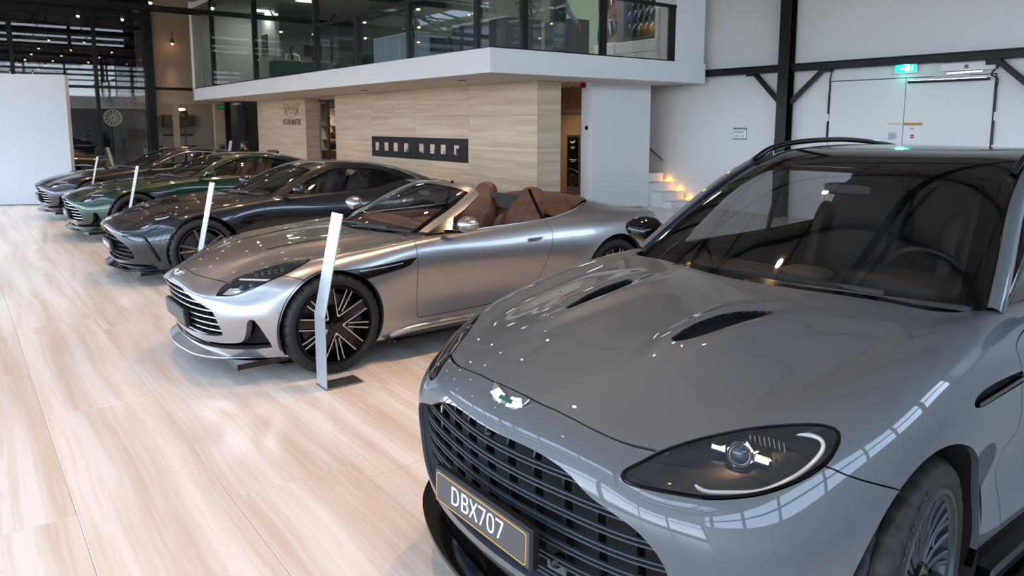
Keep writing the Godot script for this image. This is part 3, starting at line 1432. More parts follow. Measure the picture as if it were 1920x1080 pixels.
func add_plate(root: Node, at: Vector3, tilt: float, text: String, m: Dictionary, face: Material, gold: bool) -> void:
	var n := group_node("number_plate", root)
	n.position = at
	n.rotation.x = tilt
	put("holder", box_soup(Vector3(-0.268, -0.066, -0.03), Vector3(0.268, 0.066, 0.004), 0.006), m.plastic, n)
	put("face", box_soup(Vector3(-0.26, -0.056, 0.0), Vector3(0.26, 0.056, 0.009), 0.003), face, n)
	if gold:
		var g := Soup.new()
		var w := 0.2485
		var h := 0.0495
		var loop := PackedVector3Array()
		for c in [[1, 1, 0.0], [-1, 1, PI / 2], [-1, -1, PI], [1, -1, 3 * PI / 2]]:
			for k in 5:
				var a: float = c[2] + PI / 2 * k / 4.0
				loop.append(Vector3(c[0] * (w - 0.012) + cos(a) * 0.012, c[1] * (h - 0.012) + sin(a) * 0.012, 0.0095))
		g.join(tube_soup(loop, 0.0016, 6, -1.0, true))
		put("gold_line", g, m.gold, n)
	if text:
		var t := Soup.new()
		t.join(text_soup(text, 0.062, 0.002, false), Transform3D(Basis.IDENTITY, Vector3(-0.01, 0.003, 0.0098)))
		put("lettering", t, m.white_enamel, n)


# grille bars that follow the nose: rows are heights, `half` gives the half width at a height
func opening_half(halves: PackedVector2Array, y: float) -> float:
	var half := 0.0
	for i in halves.size() - 1:
		var a := halves[i]
		var b := halves[i + 1]
		if (a.y - y) * (b.y - y) <= 0.0 and absf(a.y - b.y) > 1e-5:
			half = maxf(half, lerpf(a.x, b.x, (y - a.y) / (b.y - a.y)))
	return half


func grille_bars(g: Node, called: String, m: Material, front: Relief, rows: Array, halves: PackedVector2Array, back: float, thick: float, twin: float, deep: float) -> void:
	for y in rows:
		var half := opening_half(halves, y)
		if half <= 0.02:
			continue
		half += 0.012
		for tw in ([0.0] if twin == 0.0 else [-twin, twin]):
			var s := Soup.new()
			var prev := Vector3.ZERO
			for k in 33:
				var x := lerpf(-half, half, k / 32.0)
				var z := front.at(absf(x), y) - back - 0.02 * pow(absf(x) / 0.65, 2.0)
				var p := Vector3(x, y + tw, z)
				if k > 0:   # a blade: front edge of `thick`, running back by `deep`
					var d := Vector3(0, 0, -deep)
					var u := Vector3(0, thick * 0.5, 0)
					s.add_quad(prev - u, p - u, p + u, prev + u)
					s.add_quad(prev + u, p + u, p + u + d, prev + u + d)
					s.add_quad(prev - u + d, p - u + d, p - u, prev - u)
				prev = p
			put(called, s, m, g)


func grille_struts(g: Node, m: Material, front: Relief, step: float, y0: float, y1: float, halves: PackedVector2Array, back: float, deep: float, thick: float) -> void:
	var x := step * 0.5
	while x < 0.64:
		var lo := 9.0   # the span of heights where the opening is wider than x
		var hi := -9.0
		for k in 60:
			var y := lerpf(y0, y1, k / 59.0)
			if opening_half(halves, y) > x:
				lo = minf(lo, y)
				hi = maxf(hi, y)
		if hi > lo:
			for sg in [-1.0, 1.0]:
				var s := Soup.new()
				for k in 10:
					var ya := lerpf(lo, hi, k / 10.0)
					var yb := lerpf(lo, hi, (k + 1) / 10.0)
					var za := front.at(x, ya) - back - 0.02 * pow(x / 0.65, 2.0)
					var zb := front.at(x, yb) - back - 0.02 * pow(x / 0.65, 2.0)
					var a := Vector3(sg * x, ya, za)
					var b := Vector3(sg * x, yb, zb)
					var t := Vector3(thick * 0.5, 0, 0)
					var d := Vector3(0, 0, -deep)
					s.add_quad(a - t, a + t, b + t, b - t)
					s.add_quad(a + t, a + t + d, b + t + d, b + t)
					s.add_quad(a - t + d, a - t, b - t, b - t + d)
				put("strut", s, m, g)
		x += step


# a black tub behind a wheel
func well_soup(c: Vector2, r: float, x0: float, x1: float) -> Soup:
	var s := Soup.new()
	var n := 28
	for k in n:
		var a := lerpf(-0.35, PI + 0.35, float(k) / n)
		var b := lerpf(-0.35, PI + 0.35, float(k + 1) / n)
		var p := Vector3(0, c.y + sin(a) * r, c.x + cos(a) * r)
		var q := Vector3(0, c.y + sin(b) * r, c.x + cos(b) * r)
		var e := Vector3(x1, 0, 0)
		var f := Vector3(x0, 0, 0)
		s.add_quad(p + e, p + f, q + f, q + e)
		s.add_tri(Vector3(x0, c.y, c.x), q + f, p + f)
	return s


# the parts that every body is cut into; spec lists the outlines
func cut_body(root: Node3D, s: Soup, spec: Dictionary, m: Dictionary) -> Dictionary:
	var front := relief(s, Vector3(1, 0, 0), Vector3(0, 1, 0), Vector3(0, 0, 1), 0.0, 1.0, 0.1, 1.1, 0.01)
	var above := relief(s, Vector3(1, 0, 0), Vector3(0, 0, -1), Vector3(0, 1, 0), 0.0, 1.0, 0.0, 2.2, 0.015)
	var got := {"front": front, "above": above}
	var skin := s
	# wheel arches
	for a in spec.arches:
		var c := Vector2(-a[0], a[1])
		var k := split(s, circle_field(s, c, a[2], 0.55))
		s = k[1]
		skin = split(skin, circle_field(skin, c, a[2], 0.55))[1]
		s.join(lip(k[2], 0.0, Vector3(-spec.get("arch_lip", .05), 0, 0)))
		var wl := well_soup(c, a[2] + 0.015, 0.5, a[3] - 0.045)
		put("wheel_well", wl, m.black, root)
		put("wheel_well", wl.mirrored(), m.black, root)
	# openings of the nose
	var inset := Soup.new()
	for o in spec.openings:
		var k := split(s, front_field(s, o, 0.75))
		s = k[1]
		skin = split(skin, front_field(skin, o, 0.75))[1]
		s.join(lip(k[2], 0.02, Vector3(0, 0, -0.03)))
		var b := offset(k[0], -0.075)
		for i in b.v.size():
			b.v[i].z -= 0.03
		inset.join(b)
	put("grille_backing", inset.both(), m.black, root)
	# lamps
	for o in spec.lamps:
		var f := region(s, outline(o[0], o[1]))
		var k := carve(s, f, 0.002)
		s = k[1]
		skin = split(skin, region(skin, outline(o[0], o[1])))[1]
		s.join(lip(k[3], 0.02))
		var lens: Soup = k[0]
		var bez := split(lens, shifted(f_again(lens, o), 0.010))
		got.lens = lens
		for sg in [1.0, -1.0]:
			var n := group_node("headlight", root)
			var le: Soup = bez[0] if sg > 0 else bez[0].mirrored()
			var be: Soup = bez[1] if sg > 0 else bez[1].mirrored()
			put("lens", le, m.lamp_glass, n)
			put("bezel", be, m.gloss_black, n)
			var bowl := offset(lens, -0.075)
			bowl.join(lip(k[2], 0.075))
			put("housing", bowl if sg > 0 else bowl.mirrored(), m.lamp_black, n)
	# openings seen from the side or above: a dark cavity with a lip
	for o in spec.vents:
		var f := side_field(s, o.side) if o.has("side") else top_field(s, o.top, 0.6)
		var k := split(s, f)
		s = k[1]
		skin = split(skin, side_field(skin, o.side) if o.has("side") else top_field(skin, o.top, 0.6))[1]
		s.join(lip(k[2], 0.006))
		var cav := offset(k[0], -o.get("deep", 0.02))
		cav.join(lip(k[2], o.get("deep", 0.02)))
		put(o.called, cav, o.m, root)
		put(o.called, cav.mirrored(), o.m, root)
	# lower cladding
	if spec.has("cladding"):
		var f := PackedFloat32Array()
		f.resize(s.v.size())
		for i in s.v.size():
			f[i] = s.v[i].y - spec.cladding
		var k := split(s, f)
		put("lower_cladding", k[0].both(), m.gloss_black, root)
		s = k[1]
	# dark shell behind the joints
	put("inner_shell", offset(skin, -0.014).both(), m.black, root)
	# bumper, bonnet, doors
	var k := carve(s, side_field(s, spec.bumper, -1.0))
	put("front_bumper", rimmed(k[0], k[2]).both(), m.paint, root)
	s = rimmed(k[1], k[3])
	if spec.has("bonnet"):
		k = carve(s, top_field(s, spec.bonnet, 0.6))
		put("bonnet", rimmed(k[0], k[2]).both(), m.paint, root)
		s = rimmed(k[1], k[3])
	for o in spec.doors:
		k = carve(s, side_field(s, o, 0.6))
		var d := rimmed(k[0], k[2])
		put("door", d, m.paint, root)
		put("door", d.mirrored(), m.paint, root)
		s = rimmed(k[1], k[3])
	put("body", s.both(), m.paint, root)
	return got


func f_again(s: Soup, o: Array) -> PackedFloat32Array:
	return region(s, outline(o[0], o[1]))


func add_wheels(root: Node3D, spec: Dictionary, m: Dictionary, look: int, words: String) -> void:
	var w := make_wheel(look, spec.tyre, spec.rim, spec.tyre_wide, m, root, words)
	for k in 4:
		var o: Node3D = w if k == 0 else w.duplicate()
		if k > 0:
			o.name = "wheel"
			root.add_child(o, true)
		var a = spec.arches[k / 2]
		var sg := 1.0 if k % 2 == 0 else -1.0
		var x: float = spec.face - spec.tyre_wide * 0.5
		o.position = Vector3(sg * x, spec.tyre - 0.004, -spec.axles[k / 2])
		o.rotation = Vector3(spec.roll + 0.7 * k, 0.0 if sg > 0 else PI, 0)
		if k < 2:
			o.rotation = Vector3.ZERO
			o.basis = Basis(Vector3.UP, spec.steer + (0.0 if sg > 0 else PI)) * Basis(Vector3.RIGHT, spec.roll)


func mirror_parts(root: Node3D, at: Vector3, size: Vector3, foot: Vector3, shell: Material, m: Dictionary) -> void:
	for sg in [1.0, -1.0]:
		var n := group_node("door_mirror", root)
		var s := ellipsoid_soup(Vector3.ZERO, Vector3.ONE, 14, 20)
		for i in s.v.size():   # flattened behind, tapering outwards
			var d := s.v[i]
			var t := 1.0 - 0.28 * clampf(d.x * 0.5 + 0.5, 0, 1)
			d = Vector3(d.x, d.y * t, (d.z if d.z > -0.35 else -0.35 + (d.z + 0.35) * 0.08))
			s.v[i] = at + Vector3(d.x * size.x, d.y * size.y + d.x * size.y * 0.12, d.z * size.z)
		weld_normals(s)
		put("shell", s if sg > 0 else s.mirrored(), shell, n)
		var g := ellipsoid_soup(at + Vector3(-0.005, 0, -0.40 * size.z), Vector3(size.x * 0.84, size.y * 0.78, 0.01), 8, 20)
		put("mirror_glass", g if sg > 0 else g.mirrored(), m.mirror, n)
		var f := bar_soup(foot, at + Vector3(-size.x * 0.55, -size.y * 0.85, -0.01), 0.05, 0.022, Vector3.UP, 0.008)
		put("foot", f if sg > 0 else f.mirrored(), m.gloss_black, n)


func add_wipers(root: Node3D, arms: Array, m: Dictionary) -> void:
	for a in arms:
		var n := group_node("wiper", root)
		var p := smooth_line([P(a[0]), P(a[1]), P(a[2])], 6)
		put("arm", tube_soup(p, 0.012, 6, 0.006), m.plastic, n)
		var d := (P(a[2]) - P(a[1])).normalized()
		put("blade", bar_soup(P(a[1]) - Vector3(0, 0.004, 0), P(a[2]) + d * 0.12 - Vector3(0, 0.004, 0), 0.014, 0.022, Vector3.UP, 0.003), m.rubber, n)


# ---------- the grey SUV ----------
const SUV_LAMP := [[.150, .811, .491], [.166, .828, .490], [.202, .848, .511], [.249, .871, .534], [.291, .887, .557], [.354, .907, .597], [.415, .923, .640], [.474, .936, .684], [.557, .947, .755], [.609, .949, .803], [.630, .942, .835], [.622, .929, .852], [.600, .912, .861], [.551, .881, .863], [.501, .858, .852], [.444, .838, .831], [.378, .818, .796], [.322, .806, .755], [.261, .797, .697], [.211, .797, .628], [.174, .798, .567], [.151, .800, .516]]

func make_suv(m: Dictionary) -> Node3D:
	var root := thing("car", "grey SUV with a black roof and a DBX707 plate, nearest of all the cars", "car", Vector3(-1.825, 0, -1.245), 0.0, "showroom cars")
	var s := body_cage(SUV_RING, SUV_HOOD, SUV_BELT, SUV_DECK, 4)
	# blades beside the bonnet vents, and a hollow behind the front wheel
	bump(s, [[.46, .275], [.62, .245], [.80, .225], [1.0, .235], [1.16, .29]], 0.075, 0.016, 0.7, 0.8)
	bump(s, [[.55, .33], [.75, .365], [.95, .40], [1.15, .44]], 0.10, 0.012, 0.7)
	bump(s, [[.5, .70], [.75, .77], [1.05, .82], [1.4, .83]], 0.14, 0.010, 0.7)
	renormal(s)
	var grille := [[0, .808], [.2, .806], [.33, .785], [.42, .745], [.50, .722], [.57, .695], [.625, .64], [.648, .57], [.63, .48], [.56, .42], [.4, .39], [.2, .375], [0, .372]]
	var halves := PackedVector2Array()
	for p in grille:
		halves.append(Vector2(p[0], p[1]))
	var spec := {
		"arch_lip": .022, "arches": [[.955, .392, .452, .985], [4.02, .392, .455, .99]], "axles": [.965, 4.02], "tyre": .392, "rim": .302, "tyre_wide": .285, "face": .968, "roll": 0.35, "steer": 0.14,
		"openings": [sym(grille), [[.80, .56], [.80, .56], [.88, .53], [.92, .45], [.92, .45], [.86, .41], [.80, .43]]],
		"lamps": [[SUV_LAMP, Vector3(.50, .62, .60)]],
		"vents": [
			{"called": "bonnet_vent", "m": m.mesh_black, "deep": .035, "top": [[.613, .257], [.729, .243], [.861, .250], [.978, .278], [1.043, .318], [1.065, .362], [1.004, .355], [.902, .345], [.781, .325], [.696, .305], [.633, .285]]},
			{"called": "side_vent", "m": m.mesh_black, "deep": .03, "side": [[1.20, .913], [1.26, .935], [1.408, .94], [1.652, .926], [1.652, .926], [1.652, .884], [1.652, .884], [1.494, .886], [1.361, .889], [1.25, .893]]},
		],
		"cladding": 0.345,
		"bumper": [[-.5, .97], [-.5, .97], [.158, .97], [.158, .97], [.160, .909], [.169, .902], [.190, .884], [.211, .874], [.249, .872], [.45, .87], [.537, .872], [.537, .872], [.59, .843], [.719, .792], [.719, .792], [.80, .75], [.85, .72], [.85, .72], [.85, -.5], [.85, -.5], [-.5, -.5], [-.5, -.5]],
		"doors": [[[1.64, 1.02], [1.633, .95], [1.631, .845], [1.66, .764], [1.655, .692], [1.57, .66], [1.54, .593], [1.575, .476], [1.60, .36], [1.60, .36], [2.75, .36], [2.75, .36], [2.78, .7], [2.78, 1.065], [2.78, 1.065], [1.9, 1.055]], [[2.80, .36], [2.80, .36], [3.5, .36], [3.62, .62], [3.72, .9], [3.72, 1.06], [3.72, 1.06], [2.81, 1.07], [2.81, 1.07]]],
	}
	var got := cut_body(root, s, spec, m)
	var front: Relief = got.front
	# grille: twin blades with upright struts
	var rows := []
	for k in 7:
		rows.append(0.758 - 0.058 * k)
	var g := group_node("grille", root)
	grille_bars(g, "blade", m.grille_grey, front, rows, halves, 0.022, 0.0050, 0.0075, 0.012)
	grille_struts(g, m.grille_dark, front, 0.118, .38, .80, halves, 0.040, 0.03, 0.009)
	var sens := ellipsoid_soup(Vector3(0.26, 0.458, front.at(0.26, 0.458) - 0.045), Vector3(0.022, 0.022, 0.03))
	put("sensor", sens, m.plastic, g)
	put("camera", ellipsoid_soup(Vector3(0.0, 0.792, front.at(0.02, 0.78) - 0.02), Vector3(0.014, 0.012, 0.02)), m.gloss_black, g)
	# lower lip and side skirts in gloss black
	var lipc := PackedVector3Array(smooth_line([Vector3(-.97, .27, -.68), Vector3(-.88, .25, -.42), Vector3(-.68, .235, -.20), Vector3(-.35, .225, -.07), Vector3(0, .222, -.035), Vector3(.35, .225, -.07), Vector3(.68, .235, -.20), Vector3(.88, .25, -.42), Vector3(.97, .27, -.68)], 8))
	var lips := Soup.new()
	for i in lipc.size() - 1:
		var a := lipc[i]
		var b := lipc[i + 1]
		var ia := Vector3(a.x * 0.86, a.y + 0.02, a.z - 0.14)
		var ib := Vector3(b.x * 0.86, b.y + 0.02, b.z - 0.14)
		var d := Vector3(0, -0.016, 0)
		lips.add_quad(a, b, ib, ia)
		lips.add_quad(a + d, b + d, b, a)
		lips.add_quad(ia + d, ib + d, b + d, a + d)
	put("front_splitter", lips, m.gloss_black, root)
	for sg in [1.0, -1.0]:
		var k := Soup.new()
		k.join(bar_soup(Vector3(sg * .945, .255, -1.42), Vector3(sg * .945, .255, -3.55), .09, .05, Vector3.UP, .012))
		k.join(bar_soup(Vector3(sg * .985, .205, -1.50), Vector3(sg * .985, .205, -3.5), .10, .018, Vector3.UP, .004))
		put("side_skirt", k, m.gloss_black, root)
		put("vent_blade", bar_soup(Vector3(sg * .962, .903, -1.23), Vector3(sg * .948, .900, -1.65), .02, .014, Vector3.UP, .004), m.gloss_black, root)
		var v := Soup.new()   # air blade at the bumper corner
		v.join(bar_soup(Vector3(sg * .915, .30, -.48), Vector3(sg * .905, .50, -.46), .05, .012, Vector3(0, 0, 1), .004))
		put("corner_blade", v, m.gloss_black, root)
	add_plate(root, Vector3(0, .528, -.018), -0.03, "DBX707", m, m.plate_grey, true)
	# badge on the nose
	var slope := Vector3(0, 0.66, 0.75).normalized()
	emblem(root, 0.094, Transform3D(Basis(Vector3.RIGHT, slope.cross(Vector3.RIGHT).normalized(), slope), Vector3(0, .884, -.124)), m)
	# headlight insides
	for sg in [1.0, -1.0]:
		var n := group_node("lamp_unit", root)
		var base := Transform3D(Basis(Vector3.UP, sg * 0.52) * Basis(Vector3.RIGHT, -0.10), Vector3(sg * .675, .868, -.425))
		n.transform = base
		var body := Soup.new()
		var oct := []
		for k in 8:
			var r := 0.038 if k % 2 == 0 else 0.043
			oct.append(Vector2(cos(TAU * k / 8.0 + 0.39) * r, sin(TAU * k / 8.0 + 0.39) * r))
		body.join(plate_soup(PackedVector2Array(oct), -0.05, 0.012, 0.006))
		for w in [-1.0, 1.0]:
			body.join(bar_soup(Vector3(w * .034, -w * sg * 0.004, -0.02), Vector3(w * .082, -w * sg * 0.012, -0.02), .05, .024, Vector3(0, 1, 0), .006))
		put("projector", body, m.chrome, n)
		put("projector_ring", lathe_x(PackedVector2Array([Vector2(.034, -.0), Vector2(.033, .016), Vector2(.027, .016), Vector2(.026, .006)]), 28), m.lamp_black, n).rotation = Vector3(0, -PI / 2, 0)
		put("projector_lens", ellipsoid_soup(Vector3(0, 0, .008), Vector3(.027, .027, .016)), m.glass_ball, n)
		var fins := Soup.new()
		for k in 8:
			fins.join(bar_soup(Vector3(.02 + .013 * k, .058 - .003 * k, -.03), Vector3(.026 + .013 * k, .040 - .003 * k, -.005), .003, .012, Vector3(0, 0, 1)))
		put("cooling_fin", fins if sg > 0 else fins.mirrored(), m.chrome, n)
		# the running light: a bright band along the lower edge, curling up round the outer end
		var line := [P([.30, .803, .615]), P([.30, .797, .66]), P([.33, .806, .715]), P([.385, .818, .775]), P([.455, .845, .815]), P([.52, .870, .832]), P([.575, .905, .838]), P([.592, .925, .815]), P([.56, .930, .765]), P([.50, .925, .712])]
		var band := smooth_line(line, 6)
		for i in band.size():
			band[i] += Vector3(-.018, -.018, -.018)
			band[i].x *= sg
		put("running_light", tube_soup(band, 0.0065, 8), m.lamp_strip, root)
	# greenhouse
	var t := grid_cage(SUV_TOP, 4)
	var ws := outline([[1.605, 1.099, .795], [1.605, 1.099, .795], [1.842, 1.29, .728], [2.0, 1.375, .69], [2.266, 1.533, .618], [2.266, 1.533, .618], [2.153, 1.556, .395], [2.102, 1.568, .2], [2.09, 1.57, 0], [2.102, 1.568, -.2], [2.153, 1.556, -.395], [2.266, 1.533, -.618], [2.266, 1.533, -.618], [2.0, 1.375, -.69], [1.842, 1.29, -.728], [1.605, 1.099, -.795], [1.605, 1.099, -.795], [1.5, 1.105, -.6], [1.38, 1.11, -.3], [1.34, 1.11, 0], [1.38, 1.11, .3], [1.5, 1.105, .6]], Vector3(0, .83, .56), 4)
	glasshouse(root, t, ws, [[[1.98, 1.10], [1.98, 1.10], [2.12, 1.23], [2.38, 1.42], [2.65, 1.51], [2.79, 1.52], [2.79, 1.52], [2.79, 1.12], [2.79, 1.12]], [[2.84, 1.12], [2.84, 1.12], [2.84, 1.525], [2.84, 1.525], [3.3, 1.515], [3.75, 1.46], [3.75, 1.46], [3.72, 1.16], [3.72, 1.16]]], 0.05, m.gloss_black, m)
	for sg in [1.0, -1.0]:   # painted windscreen pillar and a roof rail
		var pil := smooth_line([P([1.66, 1.105, .845 * sg]), P([1.85, 1.245, .80 * sg]), P([2.10, 1.42, .735 * sg]), P([2.30, 1.52, .695 * sg]), P([2.52, 1.605, .655 * sg])], 8)
		put("windscreen_pillar", flat_strip(pil, 0.034, 0.02), m.paint, root)
		var rail := smooth_line([P([2.35, 1.575, .64 * sg]), P([2.5, 1.635, .63 * sg]), P([2.8, 1.668, .62 * sg]), P([3.3, 1.672, .615 * sg]), P([3.8, 1.63, .585 * sg]), P([4.0, 1.585, .57 * sg])], 8)
		put("roof_rail", tube_soup(rail, 0.016, 8), m.gloss_black, root)
	add_wheels(root, spec, m, 2, "285/35 ZR23")
	mirror_parts(root, Vector3(1.06, 1.17, -1.93), Vector3(.115, .085, .12), Vector3(.90, 1.09, -1.93), m.gloss_black, m)
	add_wipers(root, [[[1.40, 1.115, -.40], [1.45, 1.140, -.05], [1.47, 1.150, .42]], [[1.36, 1.115, .02], [1.42, 1.135, .30], [1.555, 1.125, .68]]], m)
	# cabin
	var cab := group_node("cabin", root)
	put("floor_pan", box_soup(Vector3(-.80, .42, -4.4), Vector3(.80, .46, -1.5)), m.black, cab)
	var dash := smooth_box([[-.78, 1.03, -1.55], [.78, 1.03, -1.55], [.78, 1.07, -2.05], [-.78, 1.07, -2.05]], 0.35)
	put("dashboard", dash, m.dash_dark, cab)
	put("binnacle", rounded_soup(Vector3(.15, 1.02, -2.12), Vector3(.62, 1.145, -1.80), 0.6), m.dash_leather, cab)
	put("centre_speaker", rounded_soup(Vector3(-.13, 1.05, -1.98), Vector3(.09, 1.11, -1.78), 0.5), m.seat_sand, cab)
	for x in [-.38, .38]:
		add_seat(root, Vector3(x, .58, -2.78), .86, m.seat_dark, m.seat_dark)
	for x in [-.36, .36]:
		add_seat(root, Vector3(x, .60, -3.75), .82, m.seat_dark, m.seat_dark)
	add_steering(root, Vector3(.38, 1.06, -2.22), .185, m.seat_dark, m.plastic)
	put("rear_view_mirror", rounded_soup(Vector3(-.12, 1.43, -2.20), Vector3(.12, 1.49, -2.17), 0.5), m.plastic, root)
	return root


# a band that lies on the outside of a curve
func flat_strip(p: PackedVector3Array, wide: float, thick: float) -> Soup:
	var s := Soup.new()
	var n := p.size()
	var sides := 10
	for i in n:
		var t := (p[mini(i + 1, n - 1)] - p[maxi(i - 1, 0)]).normalized()
		var out := Vector3(signf(p[i].x), 0.75, 0.25).normalized()
		var x := out.cross(t).normalized()
		var y := t.cross(x)
		for k in sides:
			var g := TAU * k / sides
			var w := x * cos(g) * wide + y * sin(g) * thick
			s.v.append(p[i] + w)
			s.n.append((x * cos(g) / wide + y * sin(g) / thick).normalized())
	for i in n - 1:
		for k in sides:
			var a := i * sides + k
			var b := i * sides + (k + 1) % sides
			s.t.append_array([a, b, b + sides, a, b + sides, a + sides])
	return s


func smooth_box(top: Array, deep: float) -> Soup:   # a slab under four corner points with rounded top edges
	var p: Array[Vector3] = []
	var mid := Vector3.ZERO
	for a in top:
		p.append(Vector3(a[0], a[1], a[2]))
		mid += p[-1] / 4.0
	var lo := p[0]
	var hi := p[0]
	for q in p:
		lo = lo.min(q)
		hi = hi.max(q)
	return box_soup(Vector3(lo.x, lo.y - deep, lo.z), hi, 0.05)


# windscreen, side windows, frit and roof skin out of the upper grid
func glasshouse(root: Node3D, t: Soup, ws: Array, sides: Array, frit: float, roof_m: Material, m: Dictionary, keep_roof := true) -> Soup:
	var f := region(t, ws)
	var k := carve(t, f, 0.0015)
	var glass: Soup = k[0]
	var rest: Soup = k[1]
	var b := split(glass, shifted(region(glass, ws), frit))
	put("windscreen", b[0].both(), m.screen, root)
	put("windscreen_border", b[1].both(), m.gloss_black, root)
	for o in sides:
		var c := carve(rest, side_field(rest, o, 0.35), 0.0015)
		rest = c[1]
		rest.join(lip(c[3], 0.012))
		put("side_window", c[0], m.screen, root)
		put("side_window", c[0].mirrored(), m.screen, root)
	if keep_roof:
		put("roof", rest.both(), roof_m, root)
	return rest

# ---------- the low two-doors: three with slatted grilles share one body, the dark grey one has its own face ----------
const GT_LAMP := [[.242, .605, .593], [.242, .605, .593], [.285, .645, .563], [.335, .678, .55], [.389, .704, .555], [.443, .726, .577], [.555, .764, .639], [.634, .784, .67], [.751, .804, .703], [.832, .815, .748], [.846, .813, .789], [.796, .797, .815], [.7, .763, .831], [.615, .732, .822], [.471, .668, .765], [.393, .634, .722], [.318, .609, .673]]
const COUPE_LAMP := [[.19, .575, .55], [.19, .575, .55], [.25, .635, .54], [.32, .668, .575], [.42, .715, .60], [.54, .76, .61], [.64, .785, .61], [.70, .795, .67], [.67, .77, .775], [.60, .732, .805], [.475, .669, .769], [.399, .638, .724], [.303, .606, .661]]

var gt_bodies := {}

func make_gt(m: Dictionary, kind: String, at: Vector3, label: String) -> Node3D:   # kind: open, coupe or sport
	var root := thing("car", label, "car", at, 0.0, "showroom cars")
	var sport := kind == "sport"
	if not gt_bodies.has("raw"):
		var b := body_cage(GT_RING, GT_HOOD, GT_BELT, GT_DECK, 4)
		bump(b, [[.45, .28], [.75, .33], [1.1, .40], [1.5, .46]], 0.10, 0.010, 0.55)
		bump(b, [[.5, .74], [.8, .79], [1.1, .82], [1.45, .83]], 0.12, 0.008, 0.55)
		renormal(b)
		gt_bodies.raw = b
	var s: Soup = gt_bodies.raw
	var grille := [[0, .634], [.16, .632], [.27, .622], [.33, .607], [.40, .582], [.469, .554], [.54, .528], [.597, .500], [.62, .425], [.622, .345], [.60, .325], [.52, .312], [.332, .298], [0, .29]]
	var lower := [[0, .258], [.3, .258], [.5, .262], [.64, .272], [.72, .292], [.76, .36], [.785, .44], [.81, .455], [.826, .41], [.842, .30], [.842, .25], [.842, .25], [.73, .232], [.49, .222], [0, .212]]
	if sport:
		grille = [[0, .628], [.12, .625], [.2, .608], [.317, .57], [.43, .522], [.52, .48], [.585, .447], [.622, .385], [.618, .30], [.56, .275], [.45, .262], [.213, .245], [0, .242]]
		lower = [[.0, .222], [.3, .224], [.5, .226], [.72, .23], [.72, .205], [.5, .203], [0, .20]]
	var halves := PackedVector2Array()
	for p in grille:
		halves.append(Vector2(p[0], p[1]))
	var vent := [[.93, .738], [.93, .738], [1.3, .748], [1.615, .767], [1.63, .765], [1.63, .765], [1.555, .71], [1.43, .686], [1.19, .655], [.98, .60], [.98, .60]]
	if sport:
		vent = [[1.345, .648], [1.345, .648], [1.40, .70], [1.46, .716], [1.605, .728], [1.605, .728], [1.60, .690], [1.50, .672], [1.47, .60], [1.47, .60]]
	var spec := {
		"arches": [[.950, .363, .386, .965], [3.735, .363, .402, .985]], "axles": [.945 if not sport else .93, 3.735], "tyre": .363, "rim": .281, "tyre_wide": .275, "face": .955, "roll": 0.16, "steer": 0.0,
		"openings": [sym(grille), sym(lower)],
		"lamps": [[GT_LAMP if not sport else COUPE_LAMP, Vector3(.50, .72, .48)]],
		"vents": [{"called": "side_vent", "m": m.vent_black, "side": vent}],
		"bumper": [[-.5, .85], [-.5, .85], [.190, .85], [.190, .85], [.195, .716], [.22, .697], [.335, .678], [.45, .70], [.62, .735], [.77, .69], [.86, .62], [.86, -.5], [.86, -.5], [-.5, -.5], [-.5, -.5]],
		"bonnet": [[.1, -.9], [.1, -.9], [.1, .54], [.335, .55], [.60, .66], [.84, .79], [1.06, .80], [1.423, .852], [1.55, .83], [1.633, .70], [1.72, .63], [1.80, .60], [1.80, .60], [1.80, -.9], [1.80, -.9]],
		"doors": [[[1.64, .93], [1.64, .93], [1.636, .777], [1.636, .333], [1.65, .29], [1.65, .29], [2.2, .295], [2.74, .33], [2.849, .462], [2.948, .662], [2.992, .83], [2.95, .945], [2.95, .945]]],
	}
	var got := cut_body(root, s, spec, m)
	var front: Relief = got.front
	var rows := []
	var g := group_node("grille", root)
	if sport:
		for k in 7:
			rows.append(.588 - .052 * k)
		grille_bars(g, "slat", m.grille_dark, front, rows, halves, .03, .007, 0.0, .03)
	else:
		for k in 7:
			rows.append(.590 - .0475 * k)
		grille_bars(g, "slat", m.grille_silver, front, rows, halves, .012, .0085, 0.0, .016)
	grille_struts(g, m.grille_dark, front, .075 if not sport else .095, .25, .63, halves, .03, .03, .006)
	# front lip
	var lc := [Vector3(-.895, .172, -.70), Vector3(-.80, .166, -.60), Vector3(-.69, .162, -.405), Vector3(-.55, .16, -.235), Vector3(-.40, .16, -.145), Vector3(-.23, .16, -.108), Vector3(0, .16, -.09), Vector3(.23, .16, -.108), Vector3(.40, .16, -.145), Vector3(.55, .16, -.235), Vector3(.69, .162, -.405), Vector3(.80, .166, -.60), Vector3(.895, .172, -.70)]
	var lipc := smooth_line(lc, 8)
	var lips := Soup.new()
	for i in lipc.size() - 1:
		var a := lipc[i]
		var b := lipc[i + 1]
		var ia := Vector3(a.x * 0.90, a.y + 0.058, a.z - 0.085)
		var ib := Vector3(b.x * 0.90, b.y + 0.058, b.z - 0.085)
		var d := Vector3(0, -0.014, 0)
		var u := Vector3(0, 0.004, -0.004)
		lips.add_quad(a + u, b + u, ib, ia)
		lips.add_quad(a, b, b + u, a + u)
		lips.add_quad(a + d, b + d, b, a)
		lips.add_quad(ia + d * 4, ib + d * 4, b + d, a + d)
	weld_normals(lips)
	put("front_splitter", lips, m.paint if not sport else m.gloss_black, root)
	var under := Soup.new()
